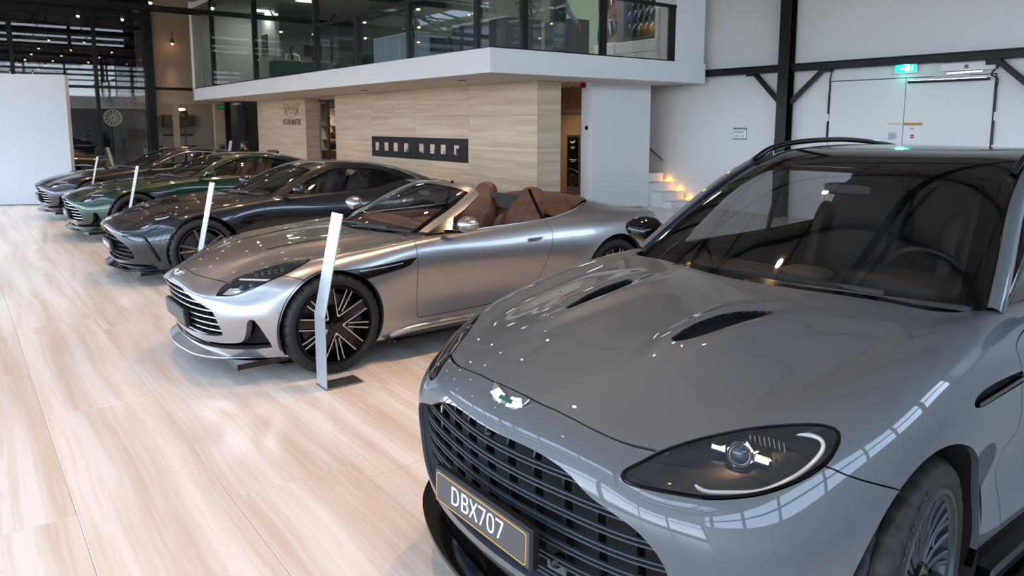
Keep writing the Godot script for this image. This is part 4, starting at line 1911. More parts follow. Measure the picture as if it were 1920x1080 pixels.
	for sg in [1.0, -1.0]:
		var bl2 := plate_soup(PackedVector2Array([Vector2(.28, -.30), Vector2(.60, -.40), Vector2(.80, -.60), Vector2(.84, -.74), Vector2(.80, -.80), Vector2(.28, -.60)]), .092, .112, .004)
		var tw := Soup.new()
		tw.join(bl2, Transform3D(Basis(Vector3(1, 0, 0), Vector3(0, 0, 1), Vector3(0, 1, 0)), Vector3.ZERO))
		put("underbody_blade", tw if sg > 0 else tw.mirrored(), m.gloss_black, root)
	under.join(box_soup(Vector3(-.80, .12, -3.4), Vector3(.80, .16, -.3)))
	put("undertray", under, m.gloss_black, root)
	for sg in [1.0, -1.0]:
		var k := smooth_line([Vector3(sg * .905, .165, -1.36), Vector3(sg * .935, .15, -1.55), Vector3(sg * .94, .15, -2.4), Vector3(sg * .935, .155, -3.28)], 6)
		put("side_skirt", flat_strip_low(k), m.gloss_black, root)
		var sill := smooth_line([Vector3(sg * .885, .185, -1.40), Vector3(sg * .925, .225, -1.66), Vector3(sg * .928, .225, -2.4), Vector3(sg * .93, .235, -3.2)], 6)
		var ss := tube_soup(sill, .030, 10)
		put("sill", ss, m.paint, root)
		if not sport:
			var st := PackedVector3Array(smooth_line([Vector3(sg * .915, .716, -1.16), Vector3(sg * .918, .722, -1.33), Vector3(sg * .918, .735, -1.51)], 6))
			put("vent_strake", tube_soup(st, .008, 8, .004), m.chrome, root)
		else:
			put("vent_blade", bar_soup(Vector3(sg * .94, .648, -1.26), Vector3(sg * .93, .672, -1.52), .03, .010, Vector3.UP, .003), m.gloss_black, root)
			var bl := smooth_line([Vector3(sg * .56, .548, -.19), Vector3(sg * .744, .545, -.345), Vector3(sg * .80, .485, -.385), Vector3(sg * .818, .375, -.440), Vector3(sg * .83, .275, -.490)], 6)
			put("air_curtain", tube_soup(bl, .012, 8, .020), m.gloss_black, root)
		var sens := Soup.new()
		for p in [[.735, .445, .39], [.90, .49, .555]]:
			sens.join(ellipsoid_soup(Vector3(sg * (p[0] + .004), p[1], -p[2] + .004), Vector3(.009, .009, .006), 6, 12))
		if kind == "open":
			put("parking_sensor", sens, m.grille_silver, root)
	if kind == "open":
		add_plate(root, Vector3(0, .398, -.112), 0.13, "", m, m.plate_grey, false)
	else:
		add_plate(root, Vector3(0, .398, -.112), 0.13, "VANTAGE" if sport else "DB12", m, m.plate_black, false)
	emblem(root, 0.080, Transform3D(Basis(Vector3.RIGHT, Vector3(0, .42, -.91).normalized(), Vector3(0, .91, .42).normalized()), Vector3(0, .690, -.140)), m)
	# lamp insides
	for sg in [1.0, -1.0]:
		var n := group_node("lamp_unit", root)
		if sport:
			var band := smooth_line([P([.50, .730, .665]), P([.56, .737, .70]), P([.63, .757, .745])], 6)
			for i in band.size():
				band[i] += Vector3(-.012, -.012, -.008)
				band[i].x *= sg
			put("running_light", tube_soup(band, .008, 8), m.lamp_strip, n)
			put("reflector", reflector([P([.22, .59, .575]), P([.36, .640, .61]), P([.45, .68, .66]), P([.36, .625, .675]), P([.29, .602, .645])], sg), m.chrome, n)
			put("projector_lens", ellipsoid_soup(Vector3(sg * .70, .670, -.455), Vector3(.026, .026, .026)), m.glass_ball, n)
		else:
			put("reflector", reflector([P([.262, .612, .60]), P([.335, .650, .572]), P([.385, .655, .625]), P([.43, .630, .70]), P([.36, .610, .69])], sg), m.white_lamp, n)
			for k in 2:
				put("projector_lens", ellipsoid_soup(Vector3(sg * (.66 + .042 * k), .652 + .014 * k, -.40 - .055 * k), Vector3(.022, .022, .022)), m.glass_ball, n)
			put("light_blade", bar_soup(Vector3(sg * .595, .700, -.405), Vector3(sg * .775, .705, -.56), .016, .012, Vector3.UP, .004), m.lamp_strip, n)
			var grid := Soup.new()
			for k in 5:
				for j in 2:
					grid.join(box_soup(Vector3(-.013, -.006, -.004), Vector3(.013, .006, .004), .002), Transform3D(Basis(Vector3.UP, .6), Vector3(.665 + .03 * k, .722 + .010 * k + .016 * j, -.50 - .035 * k)))
			put("indicator", grid if sg > 0 else grid.mirrored(), m.lamp_dim, n)
	# grille in the bonnet, handles, chrome along the waist
	for sg in [1.0, -1.0]:
		var sl := smooth_line([P([.70, .840, .30 * sg]), P([.84, .860, .315 * sg]), P([1.02, .878, .335 * sg]), P([1.13, .886, .37 * sg]), P([1.17, .888, .43 * sg])], 6)
		for i in sl.size():
			sl[i].y = got.above.at(absf(sl[i].x), -sl[i].z) + 0.001
		put("bonnet_slot", tube_soup(sl, .0055, 6), m.vent_black, root)
		var h := group_node("door_handle", root)
		put("grip", rounded_soup(Vector3(sg * .905 - .006, .772, -2.885), Vector3(sg * .905 + .006, .808, -2.715), .35), m.paint, h)
		var w := smooth_line([P([2.0, .905, .815 * sg]), P([2.3, .920, .818 * sg]), P([2.95, .942, .818 * sg]), P([3.33, .985, .757 * sg]), P([3.60, 1.032, .645 * sg])], 8)
		put("waist_trim", tube_soup(w, .0085, 8), m.chrome if kind == "open" else m.gloss_black, root)
		var tl := smooth_line([P([4.44, .80, .80 * sg]), P([4.58, .82, .62 * sg]), P([4.68, .83, .40 * sg])], 6)
		put("tail_light", tube_soup(tl, .018, 8), m.tail_red, root)
	var ws := outline([[1.755, .887, .651], [1.755, .887, .651], [1.983, .999, .630], [2.159, 1.080, .600], [2.375, 1.190, .525], [2.375, 1.190, .525], [2.326, 1.23, .315], [2.30, 1.245, 0], [2.326, 1.23, -.315], [2.375, 1.19, -.525], [2.375, 1.19, -.525], [2.159, 1.08, -.60], [1.983, .999, -.63], [1.755, .887, -.651], [1.755, .887, -.651], [1.60, .897, -.42], [1.50, .905, -.2], [1.48, .907, 0], [1.50, .905, .2], [1.60, .897, .42]], Vector3(0, .85, .52), 4)
	var t: Soup
	if not gt_bodies.has("top"):
		gt_bodies.top = grid_cage(GT_TOP, 4)
	t = gt_bodies.top
	var mm := m.duplicate()
	if kind == "open":
		var f := region(t, ws)
		var k := carve(t, f, 0.0015)
		var b := split(k[0], shifted(region(k[0], ws), .045))
		put("windscreen", b[0].both(), m.clear_screen, root)
		put("windscreen_border", b[1].both(), m.gloss_black, root)
		var rest: Soup = k[1]
		# the frame: what lies within a hand of the glass, above the bonnet
		var fr := shifted(region(rest, ws), -.072)
		for i in rest.v.size():
			if rest.v[i].y < .915 and fr[i] < 0.0:
				fr[i] = 0.01
		var c := split(rest, fr)
		put("windscreen_frame", rimmed(c[0], c[2], .02).both(), m.paint, root)
		for o in [["side_window", [[1.98, .908], [1.98, .908], [2.16, 1.0], [2.42, 1.125], [2.56, 1.178], [2.72, 1.195], [2.92, 1.19], [2.92, 1.19], [2.95, .935], [2.95, .935]]], ["quarter_window", [[3.0, .945], [3.0, .945], [2.975, 1.19], [2.975, 1.19], [3.15, 1.17], [3.40, 1.085], [3.56, 1.02], [3.56, 1.02], [3.3, .975]]]]:
			var d := split(rest, side_field(rest, o[1], .35))
			put(o[0], d[0], m.clear_side, root)
			put(o[0], d[0].mirrored(), m.clear_side, root)
		for sg in [1.0, -1.0]:
			put("door_pillar", bar_soup(Vector3(sg * .80, .93, -2.975), Vector3(sg * .625, 1.195, -2.95), .030, .016, Vector3(sg, .6, 0), .003), m.gloss_black, root)
			put("mirror_triangle", tri_plate([P([1.79, .90, .765]), P([2.02, .912, .80]), P([2.10, 1.028, .705])], sg), m.gloss_black, root)
		put("rear_view_mirror", rounded_soup(Vector3(-.11, 1.13, -2.27), Vector3(.11, 1.18, -2.24), .5), m.plastic, root)
		open_cabin(root, m)
	else:
		var rest := glasshouse(root, t, ws, [[[1.95, .908], [1.95, .908], [2.16, 1.0], [2.42, 1.118], [2.66, 1.188], [2.9, 1.195], [2.955, 1.192], [2.955, 1.192], [2.955, .94], [2.955, .94]], [[2.985, .945], [2.985, .945], [2.985, 1.19], [2.985, 1.19], [3.2, 1.172], [3.45, 1.115], [3.66, 1.045], [3.66, 1.045], [3.35, .985]]], .04, m.paint, m, false)
		var rear := outline([[3.35, 1.262, 0], [3.35, 1.255, .30], [3.40, 1.22, .48], [3.75, 1.11, .46], [4.05, 1.035, .43], [4.12, 1.035, .2], [4.14, 1.035, 0], [4.12, 1.035, -.2], [4.05, 1.035, -.43], [3.75, 1.11, -.46], [3.40, 1.22, -.48], [3.35, 1.255, -.30]], Vector3(0, .93, -.36), 4)
		var k := carve(rest, region(rest, rear), .0015)
		put("rear_window", k[0].both(), m.screen, root)
		put("roof", k[1].both(), m.paint, root)
		for sg in [1.0, -1.0]:
			var tr := smooth_line([P([1.90, .902, .808 * sg]), P([2.14, 1.01, .715 * sg]), P([2.42, 1.135, .648 * sg]), P([2.70, 1.204, .605 * sg]), P([3.0, 1.205, .602 * sg]), P([3.3, 1.165, .615 * sg]), P([3.70, 1.045, .605 * sg])], 8)
			put("window_trim", tube_soup(tr, .010, 8), m.trim, root)
		closed_cabin(root, m)
	mirror_parts(root, Vector3(1.015, .995, -2.04), Vector3(.108, .074, .088), Vector3(.87, .935, -1.90), m.mirror_shell, m)
	add_wipers(root, [[[1.52, .925, -.30], [1.56, .945, .0], [1.585, .955, .40]], [[1.50, .925, .08], [1.545, .945, .30], [1.66, .94, .60]]], m)
	add_wheels(root, spec, m, 1 if sport else 0, "MICHELIN")
	return root


func flat_strip_low(p: PackedVector3Array) -> Soup:
	var s := Soup.new()
	for i in p.size() - 1:
		s.join(bar_soup(p[i], p[i + 1] + (p[i + 1] - p[i]) * 0.02, .07, .022, Vector3.UP, .004))
	return s


func tri_plate(p: Array, sg: float) -> Soup:
	var s := Soup.new()
	var n: Vector3 = (p[1] - p[0]).cross(p[2] - p[0]).normalized() * .012
	if n.x < 0:
		n = -n
	s.add_tri(p[0] + n, p[1] + n, p[2] + n)
	for i in 3:
		s.add_quad(p[i] + n, p[i] - n, p[(i + 1) % 3] - n, p[(i + 1) % 3] + n)
	return s if sg > 0 else s.mirrored()


func reflector(p: Array, sg: float) -> Soup:   # a shallow dish under a lamp glass
	var s := Soup.new()
	var c := Vector3.ZERO
	for q in p:
		c += q / p.size()
	var off := Vector3(-.012, -.014, -.010)
	var n := p.size()
	for i in n:
		var a: Vector3 = p[i] + off
		var b: Vector3 = p[(i + 1) % n] + off
		var a2 := a.lerp(c, .4) + off * 1.2
		var b2 := b.lerp(c, .4) + off * 1.2
		s.add_quad(a, b, b2, a2)
		s.add_tri(a2, b2, c + off * 2.6)
	return s if sg > 0 else s.mirrored()


func open_cabin(root: Node3D, m: Dictionary) -> void:
	var cab := group_node("cabin", root)
	put("floor_pan", box_soup(Vector3(-.76, .24, -3.7), Vector3(.76, .28, -1.5)), m.black, cab)
	put("dashboard", smooth_box([[-.72, .905, -1.62], [.72, .905, -1.62], [.72, .90, -2.02], [-.72, .90, -2.02]], .30), m.dash_dark, cab)
	put("dash_leather", rounded_soup(Vector3(-.72, .84, -2.16), Vector3(.72, .935, -1.90), .35), m.tan_leather, cab)
	put("binnacle", rounded_soup(Vector3(.20, .88, -2.16), Vector3(.56, .985, -1.92), .6), m.tan_leather, cab)
	put("tunnel", rounded_soup(Vector3(-.14, .35, -3.2), Vector3(.14, .68, -1.95), .3), m.tan_leather, cab)
	for sg in [1.0, -1.0]:
		put("door_card", rounded_soup(Vector3(sg * .79 - .045, .40, -2.98), Vector3(sg * .79 + .025, .90, -1.80), .25), m.tan_leather, cab)
	for x in [-.37, .37]:
		add_seat(root, Vector3(x, .29, -2.74), .76, m.tan_leather, m.tan_leather)
	put("rear_bench", rounded_soup(Vector3(-.60, .45, -3.55), Vector3(.60, .96, -3.20), .4), m.tan_leather, cab)
	# the leather-lined cover behind the seats
	var top := grid_cage([[[3.18, .965, 0], [3.18, .96, .4], [3.18, .945, .74]], [[3.40, 1.06, 0], [3.40, 1.055, .36], [3.36, .985, .71]], [[3.70, 1.085, 0], [3.68, 1.075, .34], [3.60, 1.035, .60]], [[3.90, 1.06, 0], [3.86, 1.055, .30], [3.76, 1.045, .50]]], 3)
	put("tonneau_cover", top.both(), m.tan_leather, root)
	put("wind_deflector", box_soup(Vector3(-.45, .96, -3.15), Vector3(.45, 1.10, -3.14)), m.mesh_black, root)
	add_steering(root, Vector3(.37, .87, -2.28), .175, m.seat_dark, m.plastic)


func closed_cabin(root: Node3D, m: Dictionary) -> void:
	var cab := group_node("cabin", root)
	put("floor_pan", box_soup(Vector3(-.76, .24, -3.9), Vector3(.76, .28, -1.5)), m.black, cab)
	put("dashboard", smooth_box([[-.72, .90, -1.62], [.72, .90, -1.62], [.72, .89, -2.08], [-.72, .89, -2.08]], .30), m.cabin, cab)
	put("door_card", rounded_soup(Vector3(.74, .40, -2.98), Vector3(.80, .90, -1.85), .25).both(), m.cabin, cab)
	for x in [-.37, .37]:
		add_seat(root, Vector3(x, .31, -2.72), .80, m.cabin, m.cabin)
	add_steering(root, Vector3(.37, .87, -2.28), .175, m.seat_dark, m.plastic)

# ================= the hall =================
const SKY_ENERGY := 12.0
const EXPOSURE := 1.0

func travertine(seed_: int, pale: Color, tan: Color, cream: Color, wave: float, cloud: float, size := 1024) -> ImageTexture:
	# long bands along u, gently bent, with cloudy patches
	var ims := []
	for k in 4:
		var a := FastNoiseLite.new()
		a.seed = seed_ + 7 * k
		a.frequency = [.006, .020, .022, .05][k]
		a.fractal_octaves = [3, 4, 5, 3][k]
		ims.append(a.get_seamless_image(512, 512).get_data())
	var w := size
	var h := size / 2
	var da: PackedByteArray = ims[0]
	var db: PackedByteArray = ims[1]
	var dc: PackedByteArray = ims[2]
	var dd: PackedByteArray = ims[3]
	var out := PackedByteArray()
	out.resize(w * h * 3)
	for y in h:
		for x in w:
			var sx := x * 512 / w
			var sy := y * 512 / h
			var wa := da[sy * 512 + sx] / 255.0
			var wb := db[sy * 512 + sx] / 255.0
			var yy := posmod(int(sy + (wa - 0.5) * wave * 2.0 + (wb - 0.5) * wave * 0.35), 512) * 512
			var u := x * 6.0 / w
			var iu := int(u)
			var fu := u - iu
			# the slow direction is read between neighbouring columns
			var c0 := dc[yy + iu * 16]
			var c1 := dc[yy + ((iu + 1) % 6) * 16]
			var band := lerpf(c0, c1, fu * fu * (3.0 - 2.0 * fu)) / 255.0
			var fine := dd[yy + (sx / 3 + 40) % 512] / 255.0
			var hair := dd[posmod(yy / 512 * 4 + int(wb * 6.0), 512) * 512 + (sx / 4 + 11) % 512] / 255.0
			var col := pale.lerp(tan, smoothstep(0.50, 0.74, band) * 0.8).lerp(cream, smoothstep(0.48, 0.30, band))
			col = col.lerp(tan, smoothstep(0.60, 0.85, wb) * 0.45 * cloud).lerp(cream, smoothstep(0.42, 0.22, wb) * 0.6 * cloud)
			col = col.lerp(tan, smoothstep(0.60, 0.80, fine) * 0.22 * cloud)
			col = col.lerp(cream, smoothstep(0.55, 0.75, hair) * 0.35).lerp(tan, smoothstep(0.45, 0.28, hair) * 0.22)
			var o := (y * w + x) * 3
			out[o] = int(clampf(col.r, 0, 1) * 255)
			out[o + 1] = int(clampf(col.g, 0, 1) * 255)
			out[o + 2] = int(clampf(col.b, 0, 1) * 255)
	var img := Image.create_from_data(w, h, false, Image.FORMAT_RGB8, out)
	img.generate_mipmaps()
	return ImageTexture.create_from_image(img)


func stone(tex: Texture2D, rough: float, per_metre: Vector3, offset: Vector3, tint := Color.WHITE) -> StandardMaterial3D:
	var m := mat(tint, rough)
	m.albedo_texture = tex
	m.uv1_triplanar = true
	m.uv1_world_triplanar = true
	m.uv1_scale = per_metre
	m.uv1_offset = offset
	m.uv1_triplanar_sharpness = 8.0
	return m


func bx(a: Array, b: Array, bevel := 0.0) -> Soup:
	var p := Vector3(a[0], a[1], a[2])
	var q := Vector3(b[0], b[1], b[2])
	return box_soup(p.min(q), p.max(q), bevel)


func hall_materials() -> void:
	var ft := travertine(11, Color(.845, .81, .77), Color(.795, .73, .66), Color(.885, .865, .84), 5.0, .30)
	M.floor = []
	for k in 3:
		M.floor.append(stone(ft, .17, Vector3(.12, .40, .40), Vector3(.013 * k, 0, .011 * k)))
	var wt := travertine(31, Color(.80, .715, .61), Color(.74, .64, .525), Color(.83, .76, .67), 4.0, .22)
	M.stone_wall = []
	for k in 3:
		M.stone_wall.append(stone(wt, .5, Vector3(.16, .62, .16), Vector3(.31 * k, .17 * k, .2 * k)))
	M.grout = mat(Color(.50, .46, .40), .8)
	M.wall_white = mat(Color(.865, .865, .86), .7)
	M.fascia = mat(Color(.88, .88, .88), .55)
	M.soffit = mat(Color(.80, .78, .75), .7)
	M.ceiling = mat(Color(.74, .70, .67), .8)
	M.grey_wall = mat(Color(.40, .40, .41), .7)
	M.dark_wall = mat(Color(.115, .115, .12), .6)
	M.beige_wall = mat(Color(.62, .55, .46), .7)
	M.dark_glass = pane(Color(.012, .018, .022), .30)
	M.green_glass = pane(Color(.03, .15, .115), .42)
	M.rail_glass = pane(Color(.16, .24, .23), .10)
	M.joint = mat(Color(.13, .13, .135), .7)
	M.lamp_shell = mat(Color(.02, .02, .022), .4)
	M.lamp_glow = glow(Color(1.0, .76, .52), 40.0)
	M.down_glow = glow(Color(1.0, .80, .58), 9.0)
	M.led_glow = glow(Color(1.0, .74, .34), 1.6)
	M.panel_glow = glow(Color(.93, 1.0, .92), 5.0)


func build_hall() -> void:
	hall_materials()
	# ---- floor: a bed of grout, stone slabs in the part that can be told apart, plain stone beyond
	var fl := struct("floor", bx([-36, -.25, -15], [6, -.006, 7]), M.grout, "polished cream travertine floor with tan veins and fine slab joints")
	var zs := []
	for k in 9:
		zs.append(1.50 - .61 * k)
	var slab := {}
	for k in 8:
		var z1: float = zs[k]
		var z0: float = zs[k + 1]
		var x := 2.95 - (.74 if k % 2 else 0.0) - .28 * (k % 3)
		while x > -20.5:
			var x0 := x - 1.22
			var key := 0
			if not slab.has(key):
				slab[key] = box_soup(Vector3(-.6090, -.03, -.3040), Vector3(.6090, 0, .3040), .0012).mesh()
			var o := put("floor_slab", slab[key], M.floor[posmod(int(x * 3.0) + k * 2, 3)], fl, Vector3((x + x0) / 2, 0, (z0 + z1) / 2))
			x = x0
	put("floor_field", bx([-36, -.04, -15], [6, 0, zs[8] - .001]), M.floor[0], fl)
	put("floor_field", bx([-36, -.04, zs[0] + .001], [6, 0, 7]), M.floor[1], fl)
	put("floor_field", bx([-36, -.04, zs[8]], [-22.2, 0, zs[0]]), M.floor[2], fl)
	put("floor_field", bx([2.96, -.04, zs[8]], [6, 0, zs[0]]), M.floor[2], fl)

	# ---- shell
	var wb := struct("wall_back", bx([-36, 0, -13.05], [6, 8.2, -12.75]), M.wall_white, "tall plain white back wall behind the black steel column")
	# right end: solid below, a high band of windows above
	var wr := struct("wall_right", bx([5.7, 0, -12.75], [6, 3.9, 6.6]), M.wall_white, "white end wall under the high window band")
	put("wall_head", bx([5.7, 6.3, -12.75], [6, 8.2, 6.6]), M.wall_white, wr)
	var w2 := struct("window_2", bx([5.72, 5.05, -12.75], [5.86, 5.17, 6.6]), M.steel_black, "black steel window frame of the end wall")
	for k in 8:
		put("mullion", bx([5.70, 3.9, -12.7 + 2.6 * k], [5.88, 6.3, -12.55 + 2.6 * k]), M.steel_black, w2)
	# front: a long glazed facade
	var wf := struct("wall_front", bx([-36, 3.9, 6.4], [6, 8.2, 6.7]), M.wall_white, "white wall above the glazed front")
	put("front_sill", bx([-36, 0, 6.4], [6, .35, 6.7]), M.steel_black, wf)
	var w1 := struct("window_1", bx([-36, 2.9, 6.45], [6, 3.02, 6.6]), M.steel_black, "black steel frame of the glazed front")
	for k in 15:
		put("mullion", bx([-35.6 + 2.95 * k, .35, 6.42], [-35.48 + 2.95 * k, 3.9, 6.62]), M.steel_black, w1)
	# far end: lounge wall, dark glazing
	var wl := struct("wall_left", bx([-36.3, 0, -13], [-36, 5.06, 7]), M.dark_wall, "dark end wall of the room behind the glazing")
	put("lintel", bx([-36.3, 5.42, -13], [-36, 5.68, 7]), M.dark_wall, wl)  # open slots left round it, added to give bright strips of sky
	put("head", bx([-36.3, 5.88, -13], [-36, 8.2, 7]), M.dark_wall, wl)
	put("end_pier", bx([-36.3, 5.0, -13], [-36, 6.0, -6.4]), M.dark_wall, wl)
	put("end_pier", bx([-36.3, 5.0, -.8], [-36, 6.0, 7]), M.dark_wall, wl)
	put("added_slot_pane", bx([-36.16, 5.05, -6.45], [-36.14, 5.90, -.78]), pane(Color(.01, .014, .016), .72), wl)  # dark pane added to dim the sky in the slots
	for k in 2:
		put("mullion", bx([-36.25, 5.0, -4.4 + 2.1 * k], [-36.05, 6.0, -4.28 + 2.1 * k]), M.steel_black, wl)
	# roof: two slopes under a ridge, with an opening added at the front for more daylight
	var ce := struct("ceiling", roof_slope(-13.0, roof_y(-13.0), -3.2, 8.1, -36, 6), M.ceiling, "grey-brown roof underside")
	put("roof_slope", roof_slope(4.2, roof_y(4.2), -3.2, 8.1, -36, 6), M.ceiling, ce)
	put("roof_slope", roof_slope(6.7, roof_y(6.7), 6.2, roof_y(6.2), -36, 6), M.ceiling, ce)
	var w8 := struct("added_window_8", bx([-36, roof_y(5.2) - .05, 5.17], [6, roof_y(5.2) + .03, 5.23]), M.steel_black, "long unseen rooflight added over the front of the hall for daylight")  # unseen opening, added to bring daylight onto the floor
	for k in 22:
		put("glazing_bar", bar_soup(Vector3(-35.5 + 1.95 * k, roof_y(4.2) + .02, 4.2), Vector3(-35.5 + 1.95 * k, roof_y(6.2) + .02, 6.2), .06, .08), M.steel_black, w8)
	for k in 8:   # arched frames of dark tube
		var x := 3.89 - 5.97 * k
		var fr := struct("roof_truss_%d" % (k + 1), tube_soup(arch(x, 5.45, 7.75), .055, 8), M.steel_black, "black steel roof truss")
		put("tie_beam", bx([x - .08, 5.33, -12.7], [x + .08, 5.49, 6.5]), M.steel_black, fr)
		for j in 9:
			var z := -11.4 + 2.05 * j
			put("hanger", bar_soup(Vector3(x, 5.45, z), Vector3(x, arch_y(z), z + (.9 if j % 2 else -.9)), .035, .035), M.steel_black, fr)
		put("arch_upper", tube_soup(arch(x, 5.95, 7.95), .04, 8), M.steel_black, fr)
	for j in 8:
		var z := -11.6 + 2.4 * j
		struct("roof_purlin_%d" % (j + 1), bx([-35.9, roof_y(z) - .22, z - .05], [5.9, roof_y(z) - .08, z + .05]), M.steel_black, "black roof purlin")

	build_back_wall(wb)
	build_mezzanine()
	build_far_end()


func roof_y(z: float) -> float:
	return 8.1 - absf(z + 3.2) * 0.172


func arch_y(z: float) -> float:
	var u := (z + 3.1) / 9.7
	return 5.45 + 2.3 * sqrt(maxf(0.0, 1.0 - u * u)) - 0.05


func arch(x: float, y0: float, y1: float) -> PackedVector3Array:
	var p := PackedVector3Array()
	for k in 33:
		var g := PI * k / 32.0
		p.append(Vector3(x, y0 + (y1 - y0) * sin(g), -3.1 - 9.6 * cos(g)))
	return p


func roof_slope(z0: float, y0: float, z1: float, y1: float, x0: float, x1: float) -> Soup:
	var s := Soup.new()
	var a := Vector3(x0, y0, z0)
	var b := Vector3(x1, y0, z0)
	var c := Vector3(x1, y1, z1)
	var d := Vector3(x0, y1, z1)
	var u := Vector3(0, .25, 0)
	s.add_quad(a, b, c, d)
	s.add_quad(d + u, c + u, b + u, a + u)
	s.add_quad(a, d, d + u, a + u)
	s.add_quad(b, b + u, c + u, c)
	s.add_quad(a, a + u, b + u, b)
	return s


func build_back_wall(wb: Node3D) -> void:
	var zf := -12.75
	# column with a girt and braces
	var col := struct("column_1", i_beam(Vector3(-8.04, 0, -12.60), Vector3(-8.04, 6.9, -12.60), .22, .20), M.steel_black, "black steel column with bolt holes against the white back wall")
	for sg in [1.0, -1.0]:
		var br := bar_soup(Vector3(-8.04 + sg * .10, 2.16, -12.62), Vector3(-8.04 + sg * .74, 2.77, -12.66), .09, .075, Vector3.UP, .006)
		br.join(bx([-8.04 + sg * .70, 2.70, -12.70], [-8.04 + sg * .88, 2.80, -12.60], .004))
		put("brace", br, M.steel_black, col)
	var holes := Soup.new()
	for y in [1.62, 1.76, 2.28, 2.45, 2.58, 2.66]:
		holes.join(lathe_x(PackedVector2Array([Vector2(.012, 0), Vector2(0, .002)]), 12), Transform3D(Basis(Vector3.UP, -PI / 2), Vector3(-8.09, y, -12.495)))
	put("bolt_hole", holes, mat(Color(.75, .78, .8), .5), col)
	var g := struct("trim_1", bx([-9.95, 2.74, -12.75], [5.7, 2.87, -12.58], .006), M.steel_black, "black steel girt running along the white back wall")
	put("flange", bx([-9.95, 2.855, -12.75], [5.7, 2.875, -12.52], .003), M.steel_black, g)
	var br2 := bar_soup(Vector3(-4.55, 2.74, -12.66), Vector3(-3.7, 1.98, -12.63), .09, .08, Vector3.UP, .006)
	br2.join(bx([-4.68, 2.66, -12.70], [-4.48, 2.76, -12.60], .004))
	struct("trim_2", br2, M.steel_black, "black steel brace under the girt at the frame's edge")
	# double door: two flush white leaves
	var d := struct("door_1", bx([-7.22, 0, -12.75], [-4.56, 2.535, -12.738]), M.joint, "flush white double door in the back wall")
	put("leaf", bx([-7.205, .01, -12.75], [-5.895, 2.52, -12.725], .003), M.wall_white, d)
	put("leaf", bx([-5.885, .01, -12.75], [-4.575, 2.52, -12.725], .003), M.wall_white, d)
	for sg in [0, 1]:
		var x := -7.225 if sg == 0 else -4.545
		put("edge_gasket", bx([x - .012, 1.95, -12.73], [x + .012, 2.28, -12.70], .003), M.plastic, d)
		put("edge_gasket", bx([x - .012, 1.45, -12.73], [x + .012, 1.82, -12.70], .003), M.plastic, d)
		var cable := smooth_line([Vector3(x, 2.28, -12.71), Vector3(x + .02, 2.45, -12.69), Vector3(x + (.02 if sg == 0 else -.07), 2.52, -12.68), Vector3(x + .02, 2.66, -12.71), Vector3(x + .03, 2.75, -12.72)], 8)
		put("cable", tube_soup(cable, .012, 6), M.plastic, d)
	put("push_bar", tube_soup(PackedVector3Array([Vector3(-5.83, 2.452, -12.66), Vector3(-4.62, 2.452, -12.66)]), .022, 10), M.plastic, d)
	put("bar_strip", bx([-5.80, 2.468, -12.67], [-4.66, 2.482, -12.64], .003), M.chrome, d)

	var op := thing("door_operator", "white automatic door operator box above the right leaf of the white double door", "door opener", Vector3(-4.94, 2.54, -12.75))
	put("casing", bx([-.40, .055, 0], [.38, .175, .10], .006), M.fascia, op)
	put("emblem", bx([-.05, .085, .10], [.01, .145, .103], .001), mat(Color(.45, .43, .38), .5), op)
	put("arm", bar_soup(Vector3(-.30, .02, .08), Vector3(.20, .035, .06), .03, .02), M.chrome, op)
	put("slide_rail", bx([-.50, -.035, .0], [.02, -.005, .05], .003), mat(Color(.72, .72, .73), .4), op)

	var ex := thing("exit_sign", "lit green emergency exit sign on the white wall above the double door", "exit sign", Vector3(-5.90, 2.685, -12.75))
	put("casing", bx([-.185, -.082, 0], [.185, .082, .05], .006), M.fascia, ex)
	put("lit_face", bx([-.170, -.068, .048], [.170, .068, .054], .002), glow(Color(.10, .80, .66), 1.15), ex)
	var pic := Soup.new()
	pic.join(plate_soup(PackedVector2Array([Vector2(-.10, .012), Vector2(-.05, .012), Vector2(-.05, .032), Vector2(-.02, 0), Vector2(-.05, -.032), Vector2(-.05, -.012), Vector2(-.10, -.012)]), .054, .057))
	pic.join(bx([.0, -.05, .054], [.07, .05, .057]))
	pic.join(bx([.09, -.045, .054], [.115, .01, .057]))
	pic.join(lathe_x(PackedVector2Array([Vector2(.015, 0), Vector2(0, .003)]), 12), Transform3D(Basis(Vector3.UP, -PI / 2), Vector3(.105, .03, .054)))
	put("pictogram", pic, glow(Color(.85, 1.0, .96), 1.6), ex)
	var exl := OmniLight3D.new()
	exl.name = "exit_light"
	exl.position = Vector3(0, 0, .10)
	exl.light_color = Color(.35, .95, .85)
	exl.light_energy = .10
	exl.light_size = .06
	exl.omni_range = 4
	exl.omni_attenuation = 2
	exl.shadow_enabled = true
	ex.add_child(exl)

	var pl := thing("evacuation_plan", "small framed evacuation plan on the white wall left of the black column", "plan", Vector3(-9.105, 1.575, -12.75))
	put("frame", bx([-.165, -.12, 0], [.165, .12, .012], .003), mat(Color(.55, .56, .55), .4), pl)
	put("sheet", bx([-.152, -.107, .010], [.152, .107, .0135]), M.white_enamel, pl)
	put("green_header", bx([-.150, .085, .0135], [.150, .105, .015]), mat(Color(.02, .35, .26), .5), pl)
	put("tan_footer", bx([-.150, -.107, .0135], [.150, -.098, .015]), mat(Color(.45, .34, .18), .5), pl)
	var ln := Soup.new()
	for k in 7:
		ln.join(bx([-.12 + .03 * k, .01 + .008 * (k % 3), .0135], [-.10 + .03 * k, .05 - .01 * (k % 2), .0145]))
	ln.join(bx([-.125, .058, .0135], [.12, .062, .0145]))
